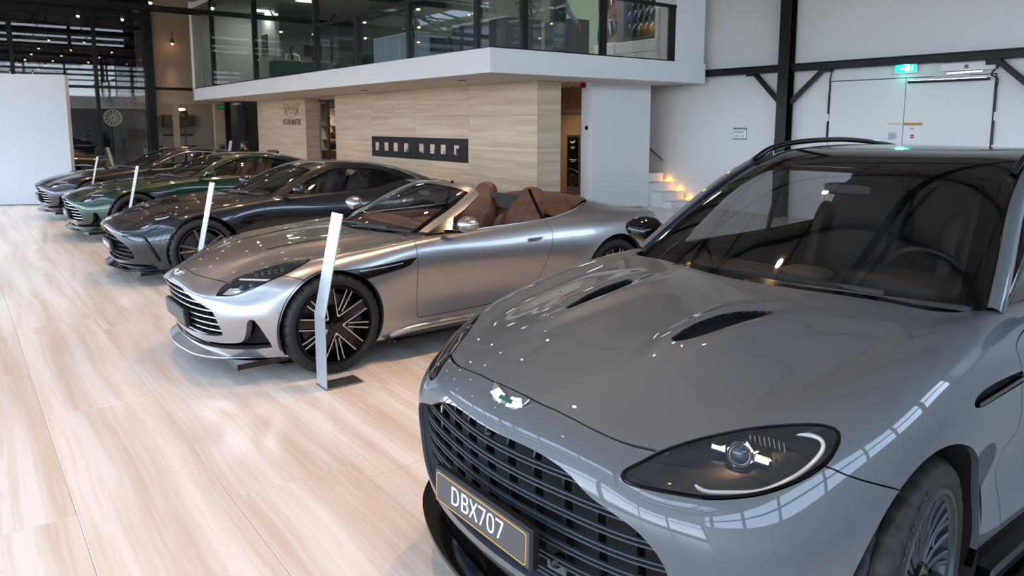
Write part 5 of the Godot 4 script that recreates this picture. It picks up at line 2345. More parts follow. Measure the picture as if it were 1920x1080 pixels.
	for k in 5:
		ln.join(bx([-.12, -.03 - .013 * k, .0135], [-.02 + .01 * (k % 3), -.026 - .013 * k, .0145]))
		ln.join(bx([.03, -.03 - .013 * k, .0135], [.10 + .008 * (k % 3), -.026 - .013 * k, .0145]))
	put("floor_drawing", ln, M.grey_wall, pl)

	var fb := thing("fire_alarm_button", "red fire alarm call point beside the foot of the black column", "alarm button", Vector3(-8.245, 1.43, -12.75))
	put("casing", bx([-.055, -.055, 0], [.055, .055, .05], .006), mat(Color(.72, .03, .03), .4), fb)
	put("white_window", bx([-.030, -.030, .05], [.030, .030, .053], .001), M.white_enamel, fb)
	put("black_arrows", bx([-.012, -.006, .053], [.012, .006, .0545]), M.black, fb)

	var cb := thing("sensor_box", "small pale grey junction box on the wall above the girt, left of the black column", "junction box", Vector3(-8.235, 2.98, -12.75))
	put("casing", bx([-.10, -.075, 0], [.085, .075, .06], .006), M.fascia, cb)
	put("vent_slots", bx([-.04, -.02, .06], [.03, -.01, .062]), M.joint, cb)

	var pa := thing("notice", "white notice with lines of text taped to the left leaf beside the gap", "notice", Vector3(-6.045, 1.62, -12.724))
	put("sheet", bx([-.125, -.155, 0], [.115, .145, .002]), mat(Color(.86, .87, .90), .7), pa)
	var tx := Soup.new()
	for k in 6:
		tx.join(bx([-.085 + .01 * (k % 2), -.005 - .021 * k, .002], [.07 - .012 * (k % 3), .004 - .021 * k, .003]))
	put("text_lines", tx, mat(Color(.25, .26, .30), .7), pa)
	put("tape", bx([-.10, .140, .001], [.12, .165, .0035]), mat(Color(.80, .72, .52), .6), pa)
	var pb := thing("notice", "white notice with a red no-entry disc under brown tape on the right leaf", "notice", Vector3(-5.73, 1.62, -12.724))
	put("sheet", bx([-.145, -.155, 0], [.115, .135, .002]), mat(Color(.88, .88, .89), .7), pb)
	put("tape", bx([-.15, .125, .001], [.15, .170, .0035]), mat(Color(.70, .52, .25), .6), pb)
	put("no_entry_disc", lathe_x(PackedVector2Array([Vector2(.034, 0), Vector2(.034, .002), Vector2(0, .003)]), 24), mat(Color(.80, .12, .12), .5), pb).transform = Transform3D(Basis(Vector3.UP, -PI / 2), Vector3(0, -.055, .001))
	put("white_bar", bx([-.022, -.060, .003], [.022, -.050, .005]), M.white_enamel, pb)
	put("text_lines", bx([-.04, .06, .002], [.02, .085, .003]), mat(Color(.62, .62, .64), .7), pb)


func i_beam(a: Vector3, b: Vector3, wide: float, deep: float) -> Soup:   # an upright: flanges across x
	var s := Soup.new()
	var t := .014
	for sg in [-1.0, 1.0]:
		s.join(box_soup(Vector3(a.x - wide / 2, a.y, a.z + sg * (deep / 2) - t / 2), Vector3(a.x + wide / 2, b.y, a.z + sg * (deep / 2) + t / 2), .003))
	s.join(box_soup(Vector3(a.x - t / 2, a.y, a.z - deep / 2), Vector3(a.x + t / 2, b.y, a.z + deep / 2)))
	return s


func stone_wall(called: String, x0: float, x1: float, z: float, deep: float, label: String, cols: int) -> void:
	# panels on a core; they face +z, the end returns too
	var core := struct(called, bx([x0 + .02, 0, z - deep], [x1 - .02, 2.6, z - .022]), M.grout, label)
	var w := (x1 - x0) / cols
	for k in cols:
		for r in 4:
			var p := bx([x0 + w * k + .0015, .65 * r + .0015, z - .022], [x0 + w * (k + 1) - .0015, .65 * (r + 1) - .0015, z], .002)
			put("stone_panel", p, M.stone_wall[(k * 2 + r) % 3], core)
	for r in 4:
		put("stone_panel", bx([x1 - .022, .65 * r + .0015, z - deep], [x1, .65 * (r + 1) - .0015, z - .0235], .002), M.stone_wall[r % 3], core)
		put("stone_panel", bx([x0, .65 * r + .0015, z - deep], [x0 + .022, .65 * (r + 1) - .0015, z - .0235], .002), M.stone_wall[(r + 1) % 3], core)


func build_mezzanine() -> void:
	var X0 := -28.0
	var X1 := -9.86
	var Z1 := -7.07
	var Z0 := -12.55
	# slab: fascia, soffit, upper floor
	var mz := struct("floor_2", bx([X0, 2.62, Z0], [X1 - .06, 2.98, Z1 - .06]), M.grey_wall, "upper floor of the mezzanine")
	put("fascia", bx([X0, 2.6, Z1 - .06], [X1, 3.0, Z1], .004), M.fascia, mz)
	put("fascia", bx([X1 - .06, 2.6, Z0], [X1, 3.0, Z1 - .061], .004), M.fascia, mz)
	put("soffit", bx([X0, 2.6, Z0], [X1 - .061, 2.622, Z1 - .061]), M.soffit, mz)
	# white end frame on the left and upper wall on the right
	struct("wall_mezzanine_left", bx([X0 - .02, 2.6, -12.7], [X0 + .12, 6.0, Z1]), M.fascia, "white end frame of the mezzanine")
	struct("wall_mezzanine_right", bx([X1 - .55, 3.0, -12.52], [X1 - .03, 6.2, -11.62]), M.fascia, "white upper wall at the stair end of the mezzanine")
	struct("ceiling_2", bx([X0, 5.75, -12.7], [X1, 5.95, -7.15]), M.soffit, "white ceiling of the offices")
	struct("wall_office_back", bx([X0, 3.0, -12.74], [X1 - .6, 5.75, -12.60]), mat(Color(.62, .66, .60), .7), "pale green-grey back wall of the offices")
	# stone walls below
	stone_wall("wall_stone_right", -20.40, -11.06, -9.05, .60, "long cream travertine wall under the mezzanine", 4)
	stone_wall("wall_stone_left", -27.95, -23.28, -9.30, .45, "short cream travertine wall with the dark wing emblem", 2)
	# white core with the stair behind
	struct("wall_core", bx([-11.12, 0, -11.95], [-10.80, 2.6, -10.25], .003), M.wall_white, "plain white block under the end of the mezzanine")
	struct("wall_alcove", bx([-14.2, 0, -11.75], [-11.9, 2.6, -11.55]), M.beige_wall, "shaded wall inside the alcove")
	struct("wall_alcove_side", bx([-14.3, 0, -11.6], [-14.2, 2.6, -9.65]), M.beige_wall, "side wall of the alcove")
	for p in [[-12.6, -10.55]]:  # a spot added to brighten the alcove
		var t := thing("downlight", "added spot that brightens the alcove above the black banner", "ceiling light", Vector3(p[0], 2.6, p[1]))
		put("ring", lathe_x(PackedVector2Array([Vector2(.085, .002), Vector2(.085, -.006), Vector2(.06, -.008), Vector2(.055, .0)]), 24), M.fascia, t).rotation.z = PI / 2
		put("lit_face", lathe_x(PackedVector2Array([Vector2(.056, -.003), Vector2(0, -.003)]), 24), M.down_glow, t).rotation.z = -PI / 2
		var l := SpotLight3D.new()
		l.name = "downlight_beam"
		l.position.y = -.02
		l.rotation.x = -PI / 2
		l.spot_angle = 70
		l.spot_angle_attenuation = .8
		l.light_color = Color(1.0, .82, .64)
		l.light_energy = 2.2
		l.light_size = .05
		l.spot_range = 12
		l.spot_attenuation = 2
		l.shadow_enabled = true
		t.add_child(l)
	# stair
	var st := struct("floor_3", bx([-12.3, 0, -12.75], [-10.75, .50, -11.96]), M.wall_white, "white stair with lit edges behind the white block")
	put("step", bx([-10.75, 0, -12.70], [-10.45, .315, -11.96], .004), M.wall_white, st)
	put("step", bx([-10.45, 0, -12.70], [-10.15, .135, -11.96], .004), M.wall_white, st)
	put("step", bx([-11.05, .50, -12.70], [-12.3, .685, -11.96], .004), M.wall_white, st)
	for k in 3:
		var y: float = [.135, .315, .50][k]
		var x: float = [-10.30, -10.60, -10.90][k]
		put("step_light", bx([x - .15, y + .004, -12.745], [x + .15, y + .016, -12.72]), M.led_glow, st)
		var l := OmniLight3D.new()
		l.name = "step_lamp"
		l.position = Vector3(x, y + .03, -12.68)
		l.light_color = Color(1.0, .70, .28)
		l.light_energy = .016
		l.light_size = .03
		l.omni_range = 3
		l.omni_attenuation = 2
		l.shadow_enabled = true
		st.add_child(l, true)
	# glazing along the long side: tall panes left of x = -17, then a balustrade with an office front set back
	var posts := [-28.0 + .10, -25.57, -21.4, -17.03]
	var gl := struct("window_3", bx([X0 + .12, 3.0, Z1 - .05], [-17.0, 3.03, Z1 - .02]), M.steel_black, "tall glass front of the upper offices")
	for k in posts.size() - 1:
		put("pane", bx([posts[k] + .06, 3.03, Z1 - .042], [posts[k + 1] - .06, 5.75, Z1 - .030]), M.green_glass, gl)
	for x in [-25.57, -21.4, -17.03]:
		put("mullion", bx([x - .06, 3.0, Z1 - .14], [x + .06, 5.8, Z1 - .012], .004), M.steel_black, gl)
	var of := struct("window_4", bx([-17.0, 3.0, -8.62], [-11.2, 3.04, -8.58]), M.steel_black, "glass front of the upper lounge, set back behind the balustrade")
	for k in 5:
		var x := -17.0 + 1.45 * k
		put("pane", bx([x, 3.04, -8.606], [x + 1.44, 5.75, -8.594]), M.green_glass, of)
	put("side_pane", bx([-17.0, 3.04, -8.6], [-16.988, 5.75, Z1 - .05]), M.green_glass, of)
	var rl := struct("window_5", bx([-17.0, 4.03, Z1 - .11], [X1 - .02, 4.09, Z1 - .01], .006), M.steel_black, "glass balustrade with a dark handrail on the mezzanine edge")
	for x in [-14.8, -12.56, -10.29]:
		put("post", bx([x - .055, 3.0, Z1 - .13], [x + .055, 4.05 if x < -14.0 else 5.8, Z1 - .015], .004), M.steel_black, rl)
	var xs := [-17.0, -14.8, -12.56, -10.29, X1 - .04]
	for k in 4:
		put("pane", bx([xs[k] + .06, 3.02, Z1 - .062], [xs[k + 1] - .06, 4.03, Z1 - .050]), M.rail_glass, rl)
	var rr := struct("window_6", bx([X1 - .10, 4.03, -11.62], [X1 - .01, 4.09, Z1 - .12], .006), M.steel_black, "glass balustrade on the short side of the mezzanine")
	var zz := [Z1 - .12, -7.82, -9.66, -11.54]
	for k in range(1, 4):
		put("post", bx([X1 - .13, 3.0, zz[k] - .055], [X1 - .015, 4.05 if k == 3 else 5.8, zz[k] + .055], .004), M.steel_black, rr)
	for k in 3:
		put("pane", bx([X1 - .062, 3.02, zz[k + 1] + .06], [X1 - .050, 4.03, zz[k] - .06]), M.rail_glass, rr)
	put("bottom_rail", bx([X1 - .08, 3.0, -11.54], [X1 - .03, 3.025, Z1 - .12]), M.steel_black, rr)
	# recessed spots in the soffit
	for p in [[-26.26, -8.14], [-24.17, -8.23], [-19.42, -8.2], [-14.52, -8.05]]:
		var w: String = {-26.26: "recessed ceiling spot nearest the left end of the white soffit", -24.17: "recessed ceiling spot in front of the wing emblem wall", -19.42: "recessed ceiling spot right of the narrow doorway", -14.52: "recessed ceiling spot above the dark display niche"}[p[0]]
		var t := thing("downlight", w, "ceiling light", Vector3(p[0], 2.6, p[1]), 0.0, "recessed spots in the soffit")
		put("ring", lathe_x(PackedVector2Array([Vector2(.085, .002), Vector2(.085, -.006), Vector2(.06, -.008), Vector2(.055, .0)]), 24), M.fascia, t).rotation.z = PI / 2
		put("lit_face", lathe_x(PackedVector2Array([Vector2(.056, -.003), Vector2(0, -.003)]), 24), M.down_glow, t).rotation.z = -PI / 2
		var l := SpotLight3D.new()
		l.name = "downlight_beam"
		l.position.y = -.02
		l.rotation.x = -PI / 2
		l.spot_angle = 42
		l.spot_angle_attenuation = .8
		l.light_color = Color(1.0, .78, .56)
		l.light_energy = 1.6
		l.light_size = .05
		l.spot_range = 12
		l.spot_attenuation = 2
		l.shadow_enabled = true
		t.add_child(l)
	for p in [[-11.91, -7.87], [-16.9, -8.3]]:
		var t := thing("soffit_vent", "small flat white ventilation disc in the soffit near the right corner" if p[0] > -13 else "small flat white disc in the soffit above the long stone wall", "vent", Vector3(p[0], 2.6, p[1]))
		put("disc", lathe_x(PackedVector2Array([Vector2(.10, .0), Vector2(.10, -.012), Vector2(.06, -.016), Vector2(0, -.010)]), 24), M.grey_wall, t).rotation.z = PI / 2


func build_far_end() -> void:
	# dark glazing across the far end, its frame, and the lit wall beside it
	var gx := -30.0
	var g := struct("window_7", bx([gx - .06, 3.02, -6.05], [gx + .06, 3.12, 6.4], .004), M.steel_black, "dark glass wall at the far end with black mullions")
	for z in [-4.35, -1.9, .6, 3.1, 5.6]:
		put("mullion", bx([gx - .07, 0, z - .06], [gx + .07, 6.6, z + .06], .004), M.steel_black, g)
	put("corner_post", bx([gx - .16, 0, -6.22], [gx + .16, 6.6, -5.92], .006), M.steel_black, g)
	put("head_beam", bx([gx - .15, 5.48, -6.2], [gx + .15, 5.74, 6.4], .006), M.steel_black, g)
	var zs := [-5.92, -4.41, -4.29, -1.96, -1.84, .54, .66, 3.04, 3.16, 5.54]
	for k in 5:
		for r in 2:
			put("pane", bx([gx - .01, .02 if r == 0 else 3.12, zs[k * 2]], [gx + .01, 3.02 if r == 0 else 5.48, zs[k * 2 + 1]]), M.dark_glass, g)
	# lit wall right of the post, open to the workshop and offices below
	var w := struct("wall_far", bx([gx - .2, 2.52, -9.05], [gx, 6.6, -6.22]), M.beige_wall, "beige wall at the far end with a streak of lamp light")
	put("pier", bx([gx - .2, 0, -7.02], [gx, 2.52, -6.83], .003), M.beige_wall, w)
	put("pier", bx([gx - .2, 0, -8.72], [gx, 2.52, -8.32], .003), M.beige_wall, w)
	put("line", bx([gx - .02, 3.02, -9.05], [gx + .03, 3.12, -6.2], .004), M.steel_black, w)
	struct("wall_far_room", bx([-33.4, 0, -12.7], [-33.2, 6.4, -6.3]), mat(Color(.50, .48, .45), .7), "pale wall of the room behind the far openings")
	struct("wall_far_side", bx([-33.2, 0, -9.35], [-30.0, 2.6, -9.2]), M.wall_white, "white partition behind the reception")
	struct("door_2", bx([-30.9, 0, -9.19], [-29.0, 2.5, -9.12], .003), M.dark_wall, "wide dark grey sliding door behind the reception")
	struct("column_2", i_beam(Vector3(-30.0, 0, -8.80), Vector3(-30.0, 2.62, -8.80), .20, .20), M.steel_black, "black steel column at the reception")
	struct("wall_shelf_room", bx([-23.3, 0, -12.7], [-20.6, 2.6, -11.6]), M.wall_white, "white back wall of the small room behind the doorway")
	# white partition on the left: it stands on the floor and turns a little towards the camera
	var o := Vector3(-18.9, 0, -2.16)
	var p := Vector3(-19.61, 0, -.79)
	var d := (p - o).normalized()
	var b := Basis(d, Vector3.UP, d.cross(Vector3.UP))
	var pt := thing("partition", "large plain white free-standing partition panel left of the black car", "partition")
	pt.transform = Transform3D(b, o)
	put("panel", box_soup(Vector3(0, .012, -.09), Vector3(3.4, 2.83, .09), .004), mat(Color(.70, .725, .74), .7), pt)
	put("shadow_gap", box_soup(Vector3(.03, 0, -.06), Vector3(3.37, .014, .06)), M.joint, pt)

func build_cars() -> void:
	make_suv(car_materials(Color(.285, .308, .325), .0, .5, {"caliper": M.caliper_yellow}))
	make_gt(car_materials(Color(.66, .66, .665), .85, .30), "open", Vector3(-5.725, 0, -1.127), "silver open two-door convertible with tan leather seats, behind the grey SUV")
	make_gt(car_materials(Color(.15, .165, .185), .75, .33), "sport", Vector3(-9.5, 0, -1.25), "dark grey metallic coupe with a VANTAGE plate, between the silver convertible and the green coupe")
	make_gt(car_materials(Color(.0, .17, .09), .35, .33, {"cabin": M.cabin_tan}), "coupe", Vector3(-13.25, 0, -1.25), "dark green coupe with tan seats, between the dark grey and the black coupes")
	make_gt(car_materials(Color(.012, .015, .028), .15, .3, {"trim": M.chrome}), "coupe", Vector3(-16.5, 0, -1.15), "black coupe with a bright window line, last of the row beside the white partition")

# ================= things in the hall =================
func lamp(at: Vector3, aim: Vector3, energy: float, angle: float, label: String, group := "track spotlights under the roof") -> Node3D:
	var t := thing("spotlight", label, "spotlight", at, 0.0, group)
	var d := (aim - at).normalized()
	var s := Transform3D(Basis.looking_at(d, Vector3(0, 0, 1) if absf(d.y) > .9 else Vector3.UP), Vector3.ZERO)
	var shell := lathe_x(PackedVector2Array([Vector2(.0, -.16), Vector2(.05, -.15), Vector2(.055, .0), Vector2(.05, .005), Vector2(.046, -.02), Vector2(0, -.03)]), 20)
	var h := Soup.new()
	h.join(shell, s * Transform3D(Basis(Vector3.UP, PI / 2), Vector3.ZERO))
	put("housing", h, M.lamp_shell, t)
	put("stem", bar_soup(-d * .10, Vector3(0, .32, 0) - d * .10, .02, .02), M.lamp_shell, t)
	put("bulb", ellipsoid_soup(d * .012, Vector3(.042, .042, .042), 8, 12), M.lamp_glow, t)
	var l := SpotLight3D.new()
	l.name = "beam"
	l.basis = s.basis
	l.position = d * .075
	l.spot_angle = angle
	l.spot_angle_attenuation = .9
	l.light_color = Color(1.0, .81, .63)
	l.light_energy = energy
	l.light_size = .05
	l.spot_range = 40
	l.spot_attenuation = 2
	l.shadow_enabled = true
	t.add_child(l)
	return t


func info_stand(at: Vector3, turn: float, label: String, with_text: bool) -> void:
	var t := thing("info_stand", label, "sign stand", at, turn, "bent metal info stands beside the cars")
	put("base", box_soup(Vector3(-.083, 0, -.27), Vector3(.083, .010, .010), .002), M.brushed, t)
	var prof := [Vector3(0, .010, 0), Vector3(0, .50, 0), Vector3(0, .84, -.075), Vector3(0, 1.18, -.150)]
	var post := Soup.new()
	for k in 2:
		post.join(sheet_soup(prof[k], prof[k + 1], .083, .008))
	put("post", post, M.sheet_grey, t)
	put("panel", sheet_soup(prof[2], prof[3], .083, .010), M.sheet_pale, t)
	if with_text:
		var tx := Soup.new()
		var d: Vector3 = (prof[3] - prof[2]).normalized()
		var n := Vector3(0, .2, 1).normalized()
		for k in 7:
			var p: Vector3 = (prof[2] as Vector3).lerp(prof[3], .18 + .11 * k) + n * .0055
			tx.join(bar_soup(p - Vector3(.055, 0, 0), p + Vector3(.05 - .012 * (k % 3), 0, 0), .010 if k in [0, 5, 6] else .005, .0012, n))
		put("text_lines", tx, M.joint, t)


func sheet_soup(a: Vector3, b: Vector3, half: float, thick: float) -> Soup:
	var s := Soup.new()
	var z := (b - a).normalized()
	var y := Vector3.RIGHT.cross(z).normalized()
	s.join(box_soup(Vector3(-half, -thick / 2, 0), Vector3(half, thick / 2, a.distance_to(b)), .0015), Transform3D(Basis(Vector3.RIGHT, z.cross(Vector3.RIGHT), z), a))
	return s


func wing_outline(k: float, stretch := 1.0) -> Soup:   # the dark wing emblem of the stone wall: line work
	var s := Soup.new()
	var w := .008 * k
	var line := func(p: Array) -> void:
		for i in p.size() - 1:
			var a := Vector3(p[i][0] * k, p[i][1] * k, 0)
			var b := Vector3(p[i + 1][0] * k, p[i + 1][1] * k, 0)
			s.join(bar_soup(a, b, w * 2.2, w * 1.6, Vector3(0, 0, 1)))
	for sg in [-1.0, 1.0]:
		line.call([[0, .13], [sg * .16, .13], [sg * .24, .22], [sg * .62, .30], [sg * 1.0, .34], [sg * .95, .12], [sg * .82, -.10], [sg * .66, -.26], [sg * .48, -.40], [sg * .30, -.50], [sg * .16, -.58], [0, -.62]])
		line.call([[sg * .17, .11], [sg * .17, -.10], [sg * .10, -.28], [0, -.36]])
		for f in 5:
			var u: float = .30 + .15 * f
			line.call([[sg * .22, .18 - .09 * f], [sg * (u + .25 - .05 * f), .22 - .13 * f], [sg * (.93 - .14 * f), .02 - .12 * f]])
	line.call([[-.42, .06], [.42, .06], [.42, -.08], [-.42, -.08], [-.42, .06]])
	return s


func office_chair(at: Vector3, turn: float, label: String, tall: bool) -> void:
	var t := thing("office_chair", label, "chair", at, turn)
	put("seat", rounded_soup(Vector3(-.25, .43, -.24), Vector3(.25, .52, .25), .4), M.leather_black, t)
	var b := Soup.new()
	b.join(rounded_soup(Vector3(-.24, .60, -.30), Vector3(.24, 1.12 if not tall else 1.05, -.20), .45))
	put("backrest", b, M.leather_black, t)
	if tall:
		put("headrest", rounded_soup(Vector3(-.15, 1.12, -.29), Vector3(.15, 1.32, -.20), .5), M.leather_black, t)
		put("headrest_post", bx([-.03, 1.02, -.27], [.03, 1.14, -.24]), M.chrome, t)
	for sg in [-1.0, 1.0]:
		var a := bar_soup(Vector3(sg * .29, .50, -.12), Vector3(sg * .30, .68, -.10), .03, .03)
		a.join(rounded_soup(Vector3(sg * .30 - .035, .67, -.20), Vector3(sg * .30 + .035, .70, .16), .4))
		put("armrest", a, M.chrome, t)
	put("back_link", bar_soup(Vector3(0, .46, -.14), Vector3(0, .70, -.29), .09, .03), M.chrome, t)
	put("column", tube_soup(PackedVector3Array([Vector3(0, .10, 0), Vector3(0, .44, 0)]), .03, 10), M.chrome, t)
	for k in 5:
		var g := TAU * k / 5.0 + .3
		var l := bar_soup(Vector3(0, .13, 0), Vector3(cos(g) * .32, .075, sin(g) * .32), .05, .03, Vector3.UP, .006)
		put("leg", l, M.chrome, t)
		put("caster", ellipsoid_soup(Vector3(cos(g) * .32, .03, sin(g) * .32), Vector3(.03, .03, .03), 6, 10), M.plastic, t)


func desk(at: Vector3, turn: float, w: float, d: float, h: float, label: String, top: Material, front: Material, called := "desk") -> Node3D:
	var t := thing(called, label, "desk", at, turn)
	put("top", box_soup(Vector3(-w / 2, h - .03, -d / 2), Vector3(w / 2, h, d / 2), .004), top, t)
	put("front_panel", box_soup(Vector3(-w / 2 + .03, .06, d / 2 - .04), Vector3(w / 2 - .03, h - .03, d / 2 - .02)), front, t)
	for sg in [-1.0, 1.0]:
		put("side", box_soup(Vector3(sg * (w / 2 - .03) - .015, 0, -d / 2 + .02), Vector3(sg * (w / 2 - .03) + .015, h - .03, d / 2 - .02)), front, t)
	return t


func screen(at: Vector3, turn: float, w: float, h: float, label: String) -> void:
	var t := thing("monitor", label, "monitor", at, turn)
	put("bezel", box_soup(Vector3(-w / 2, .14, -.02), Vector3(w / 2, .14 + h, .02), .006), M.plastic, t)
	put("display", box_soup(Vector3(-w / 2 + .012, .155, .019), Vector3(w / 2 - .012, .13 + h, .0215)), M.gloss_black, t)
	put("stand", box_soup(Vector3(-.03, 0, -.03), Vector3(.03, .16, -.015), .003), M.plastic, t)
	put("foot", box_soup(Vector3(-.12, 0, -.10), Vector3(.12, .012, .08), .003), M.plastic, t)


func build_things() -> void:
	M.brushed = mat(Color(.55, .56, .57), .28, .85)
	M.sheet_grey = mat(Color(.62, .645, .66), .32, .25)
	M.sheet_pale = mat(Color(.72, .745, .75), .35, .1)
	M.leather_black = mat(Color(.035, .036, .04), .45)
	M.desk_white = mat(Color(.80, .81, .81), .35)
	M.wood_brown = mat(Color(.17, .115, .085), .45)
	build_lamps()
	# ---- info stands: one beside each car
	info_stand(Vector3(-4.585, 0, -1.88), 0, "tall bent grey metal info stand beside the silver convertible's front wheel", false)
	info_stand(Vector3(-7.78, 0, -1.95), 0, "bent grey metal info stand beside the dark grey coupe's front wheel", false)
	info_stand(Vector3(-11.50, 0, -1.95), 0, "bent grey metal info stand with text lines beside the green coupe's front wheel", true)
	info_stand(Vector3(-15.22, 0, -1.98), 0, "bent grey metal info stand with text lines beside the black coupe's bonnet", true)
	info_stand(Vector3(-20.9, 0, -3.30), 2.6, "info stand leaning the other way, behind the black coupe's bonnet", true)
	info_stand(Vector3(-26.6, 0, -7.75), .3, "narrow white info stand by the black column at the reception", true)
	# ---- an olive car half hidden behind the partition
	var olive := car_materials(Color(.17, .15, .05), .6, .35)
	make_gt(olive, "coupe", Vector3(-22.05, 0, 1.4), "olive brown coupe mostly hidden behind the white partition and the black coupe")
	# ---- signs on the left stone wall
	var wl := thing("wing_emblem", "dark wing emblem in line work on the short travertine wall", "emblem", Vector3(-24.5, 2.28, -9.298))
	var wv := Soup.new()
	wv.join(wing_outline(.50), Transform3D(Basis.IDENTITY.scaled(Vector3(1.44, 1, 1)), Vector3.ZERO))
	put("lines", wv, M.joint, wl)
	var nm := thing("wall_lettering", "dark capital lettering on the short travertine wall under the wing emblem", "lettering", Vector3(-24.5, 1.83, -9.298))
	var tl := Soup.new()
	tl.join(text_soup("ASTON MARTIN", .17, .010, false), Transform3D(Basis.IDENTITY.scaled(Vector3(.95, 1.1, 1)), Vector3.ZERO))
	put("letters", tl, M.joint, nm)
	# ---- display niche: two dark doors with small lit windows
	build_niche()
	build_right_corner()
	build_shelf_room()
	build_reception()
	build_upper_floor()
	build_far_things()


func build_lamps() -> void:
	pass
	for k in 8:
		var x: float = [-26.0, -22.0, -18.6, -15.0, -11.4, -7.6, -3.8, -.4][k]
		struct("lamp_track_%d" % (k + 1), bx([x - .02, 5.30, -6.9], [x + .02, 5.34, 2.2]), M.lamp_shell, "black lamp track under the roof")
		for z in [-6.2, -4.6, -3.4, -1.4, .9]:
			if z < -6.0 and k > 3 or k == 7 and z < -2.0:
				continue
			var lbl := "black track spotlight with a warm bulb hanging under the dark roof"
			if k == 0 and z == -3.4:
				lbl = "lit black spotlight at the top left, left one of the nearer pair under the beam"
			elif k == 0 and z == -4.6:
				lbl = "lit black spotlight at the top left, right one of the nearer pair under the beam"
			elif k == 1 and z == -6.2:
				lbl = "lit black spotlight hanging in front of the mezzanine's left end"
			var aim := Vector3(x + .3, 0, z + .8)
			var e := 7.5
			if k == 0 and z == -6.2:
				continue
			lamp(Vector3(x, 5.0, z), aim, e if z > -6 else 4.0, 36, lbl)
	var ws := lamp(Vector3(-29.66, 4.72, -6.85), Vector3(-30.0, 2.3, -6.85), 1.6, 15, "spotlight close to the beige end wall, throwing a warm streak down it")
	put("wall_arm", bar_soup(Vector3(0, .10, 0), Vector3(-.34, .10, 0), .03, .03), M.lamp_shell, ws)


func build_niche() -> void:
	var z := -9.05
	var t := thing("display_niche", "long dark steel display panel with eight small lit windows set in the stone wall", "display case", Vector3(-15.75, 1.18, z))
	var xs := [-2.09, -.045, .045 - .06, 2.10]
	var windows := []
	for k in 8:
		var x: float = [-1.85, -1.38, -.92, -.42, .27, .74, 1.18, 1.70][k] * 1.082
		windows.append(x)
	for d in 2:
		var x0: float = -2.305 if d == 0 else .015
		var x1: float = .0 if d == 0 else 2.305
		# a plate with four openings: strips round them
		var s := Soup.new()
		var y0 := -.265
		var y1 := .265
		var w0 := -.105
		var w1 := .115
		s.join(bx([x0, w1, -.012], [x1, y1, .012], .002))
		s.join(bx([x0, y0, -.012], [x1, w0, .012], .002))
		var edge := x0
		for k in 4:
			var c: float = windows[d * 4 + k]
			s.join(bx([edge, w0, -.012], [c - .115, w1, .012]))
			edge = c + .115
		s.join(bx([edge, w0, -.012], [x1, w1, .012]))
		put("door", s, mat(Color(.075, .078, .083), .5, .3), t)
		put("lock", ellipsoid_soup(Vector3(-.55 if d == 0 else .86, -.19, .012), Vector3(.012, .012, .006), 6, 10), M.chrome, t)
	for k in 8:
		var c: float = windows[k]
		var b := Soup.new()
		b.join(bx([c - .115, w_lo(), .0125], [c + .115, w_lo() + .004, .014]))
		put("window_ledge", b, mat(Color(.30, .24, .17), .6), t)
		put("window_back", bx([c - .113, -.103, -.012], [c + .113, .113, -.006]), mat(Color(.30, .225, .155), .7), t)
	# things behind the windows
	var items := [
		["white box standing in the first window of the display panel", "box", windows[0] + .07, "b"],
		["green and white bottle standing in the fourth window of the display panel", "bottle", windows[3] + .08, "g"],
		["row of dark caps in the fifth window of the display panel", "caps", windows[4], "c"],
		["white box standing in the sixth window of the display panel", "box", windows[5] + .075, "b"],
		["white cup in the seventh window of the display panel", "cup", windows[6] + .03, "u"],
		["dark bag leaning in the eighth window of the display panel", "bag", windows[7] + .08, "k"]]
	for it in items:
		var o := thing({"b": "box", "g": "bottle", "c": "cap_row", "u": "cup", "k": "bag"}[it[3]], it[0], it[1], Vector3(-15.75 + it[2], 1.18 - .100, z + .014))
		match it[3]:
			"b":
				put("carton", bx([-.022, 0, 0], [.022, .095, .03], .003), M.desk_white, o)
			"g":
				put("body", tube_soup(PackedVector3Array([Vector3(0, 0, .02), Vector3(0, .07, .02)]), .02, 12), mat(Color(.03, .30, .20), .3), o)
				put("neck", tube_soup(PackedVector3Array([Vector3(0, .07, .02), Vector3(0, .12, .02)]), .016, 10, .006), M.desk_white, o)
			"c":
				for q in 4:
					put("cap", ellipsoid_soup(Vector3(-.06 + .04 * q, .016, .02), Vector3(.018, .016, .018), 6, 10), mat([Color(.2, .06, .06), Color(.1, .1, .1), Color(.4, .3, .25), Color(.5, .42, .36)][q], .5), o)
				put("glass_shelf", bx([-.09, .075, .0], [.09, .080, .03]), M.rail_glass, o)
			"u":
				put("body", lathe_x(PackedVector2Array([Vector2(.0, .0), Vector2(.024, .004), Vector2(.032, .075), Vector2(.029, .075), Vector2(.02, .01)]), 20), M.desk_white, o).transform = Transform3D(Basis(Vector3(0, 0, 1), PI / 2), Vector3(0, 0, .03))
				put("handle", tube_soup(PackedVector3Array([Vector3(.03, .02, .03), Vector3(.05, .03, .03), Vector3(.05, .055, .03), Vector3(.03, .06, .03)]), .004, 6), M.desk_white, o)
			"k":
				put("body", rounded_soup(Vector3(-.05, 0, .0), Vector3(.03, .15, .03), .5), M.leather_black, o)
				put("straw_base", bx([-.15, 0, 0], [.03, .012, .03], .003), mat(Color(.62, .50, .33), .8), o)


func w_lo() -> float:
	return -.105


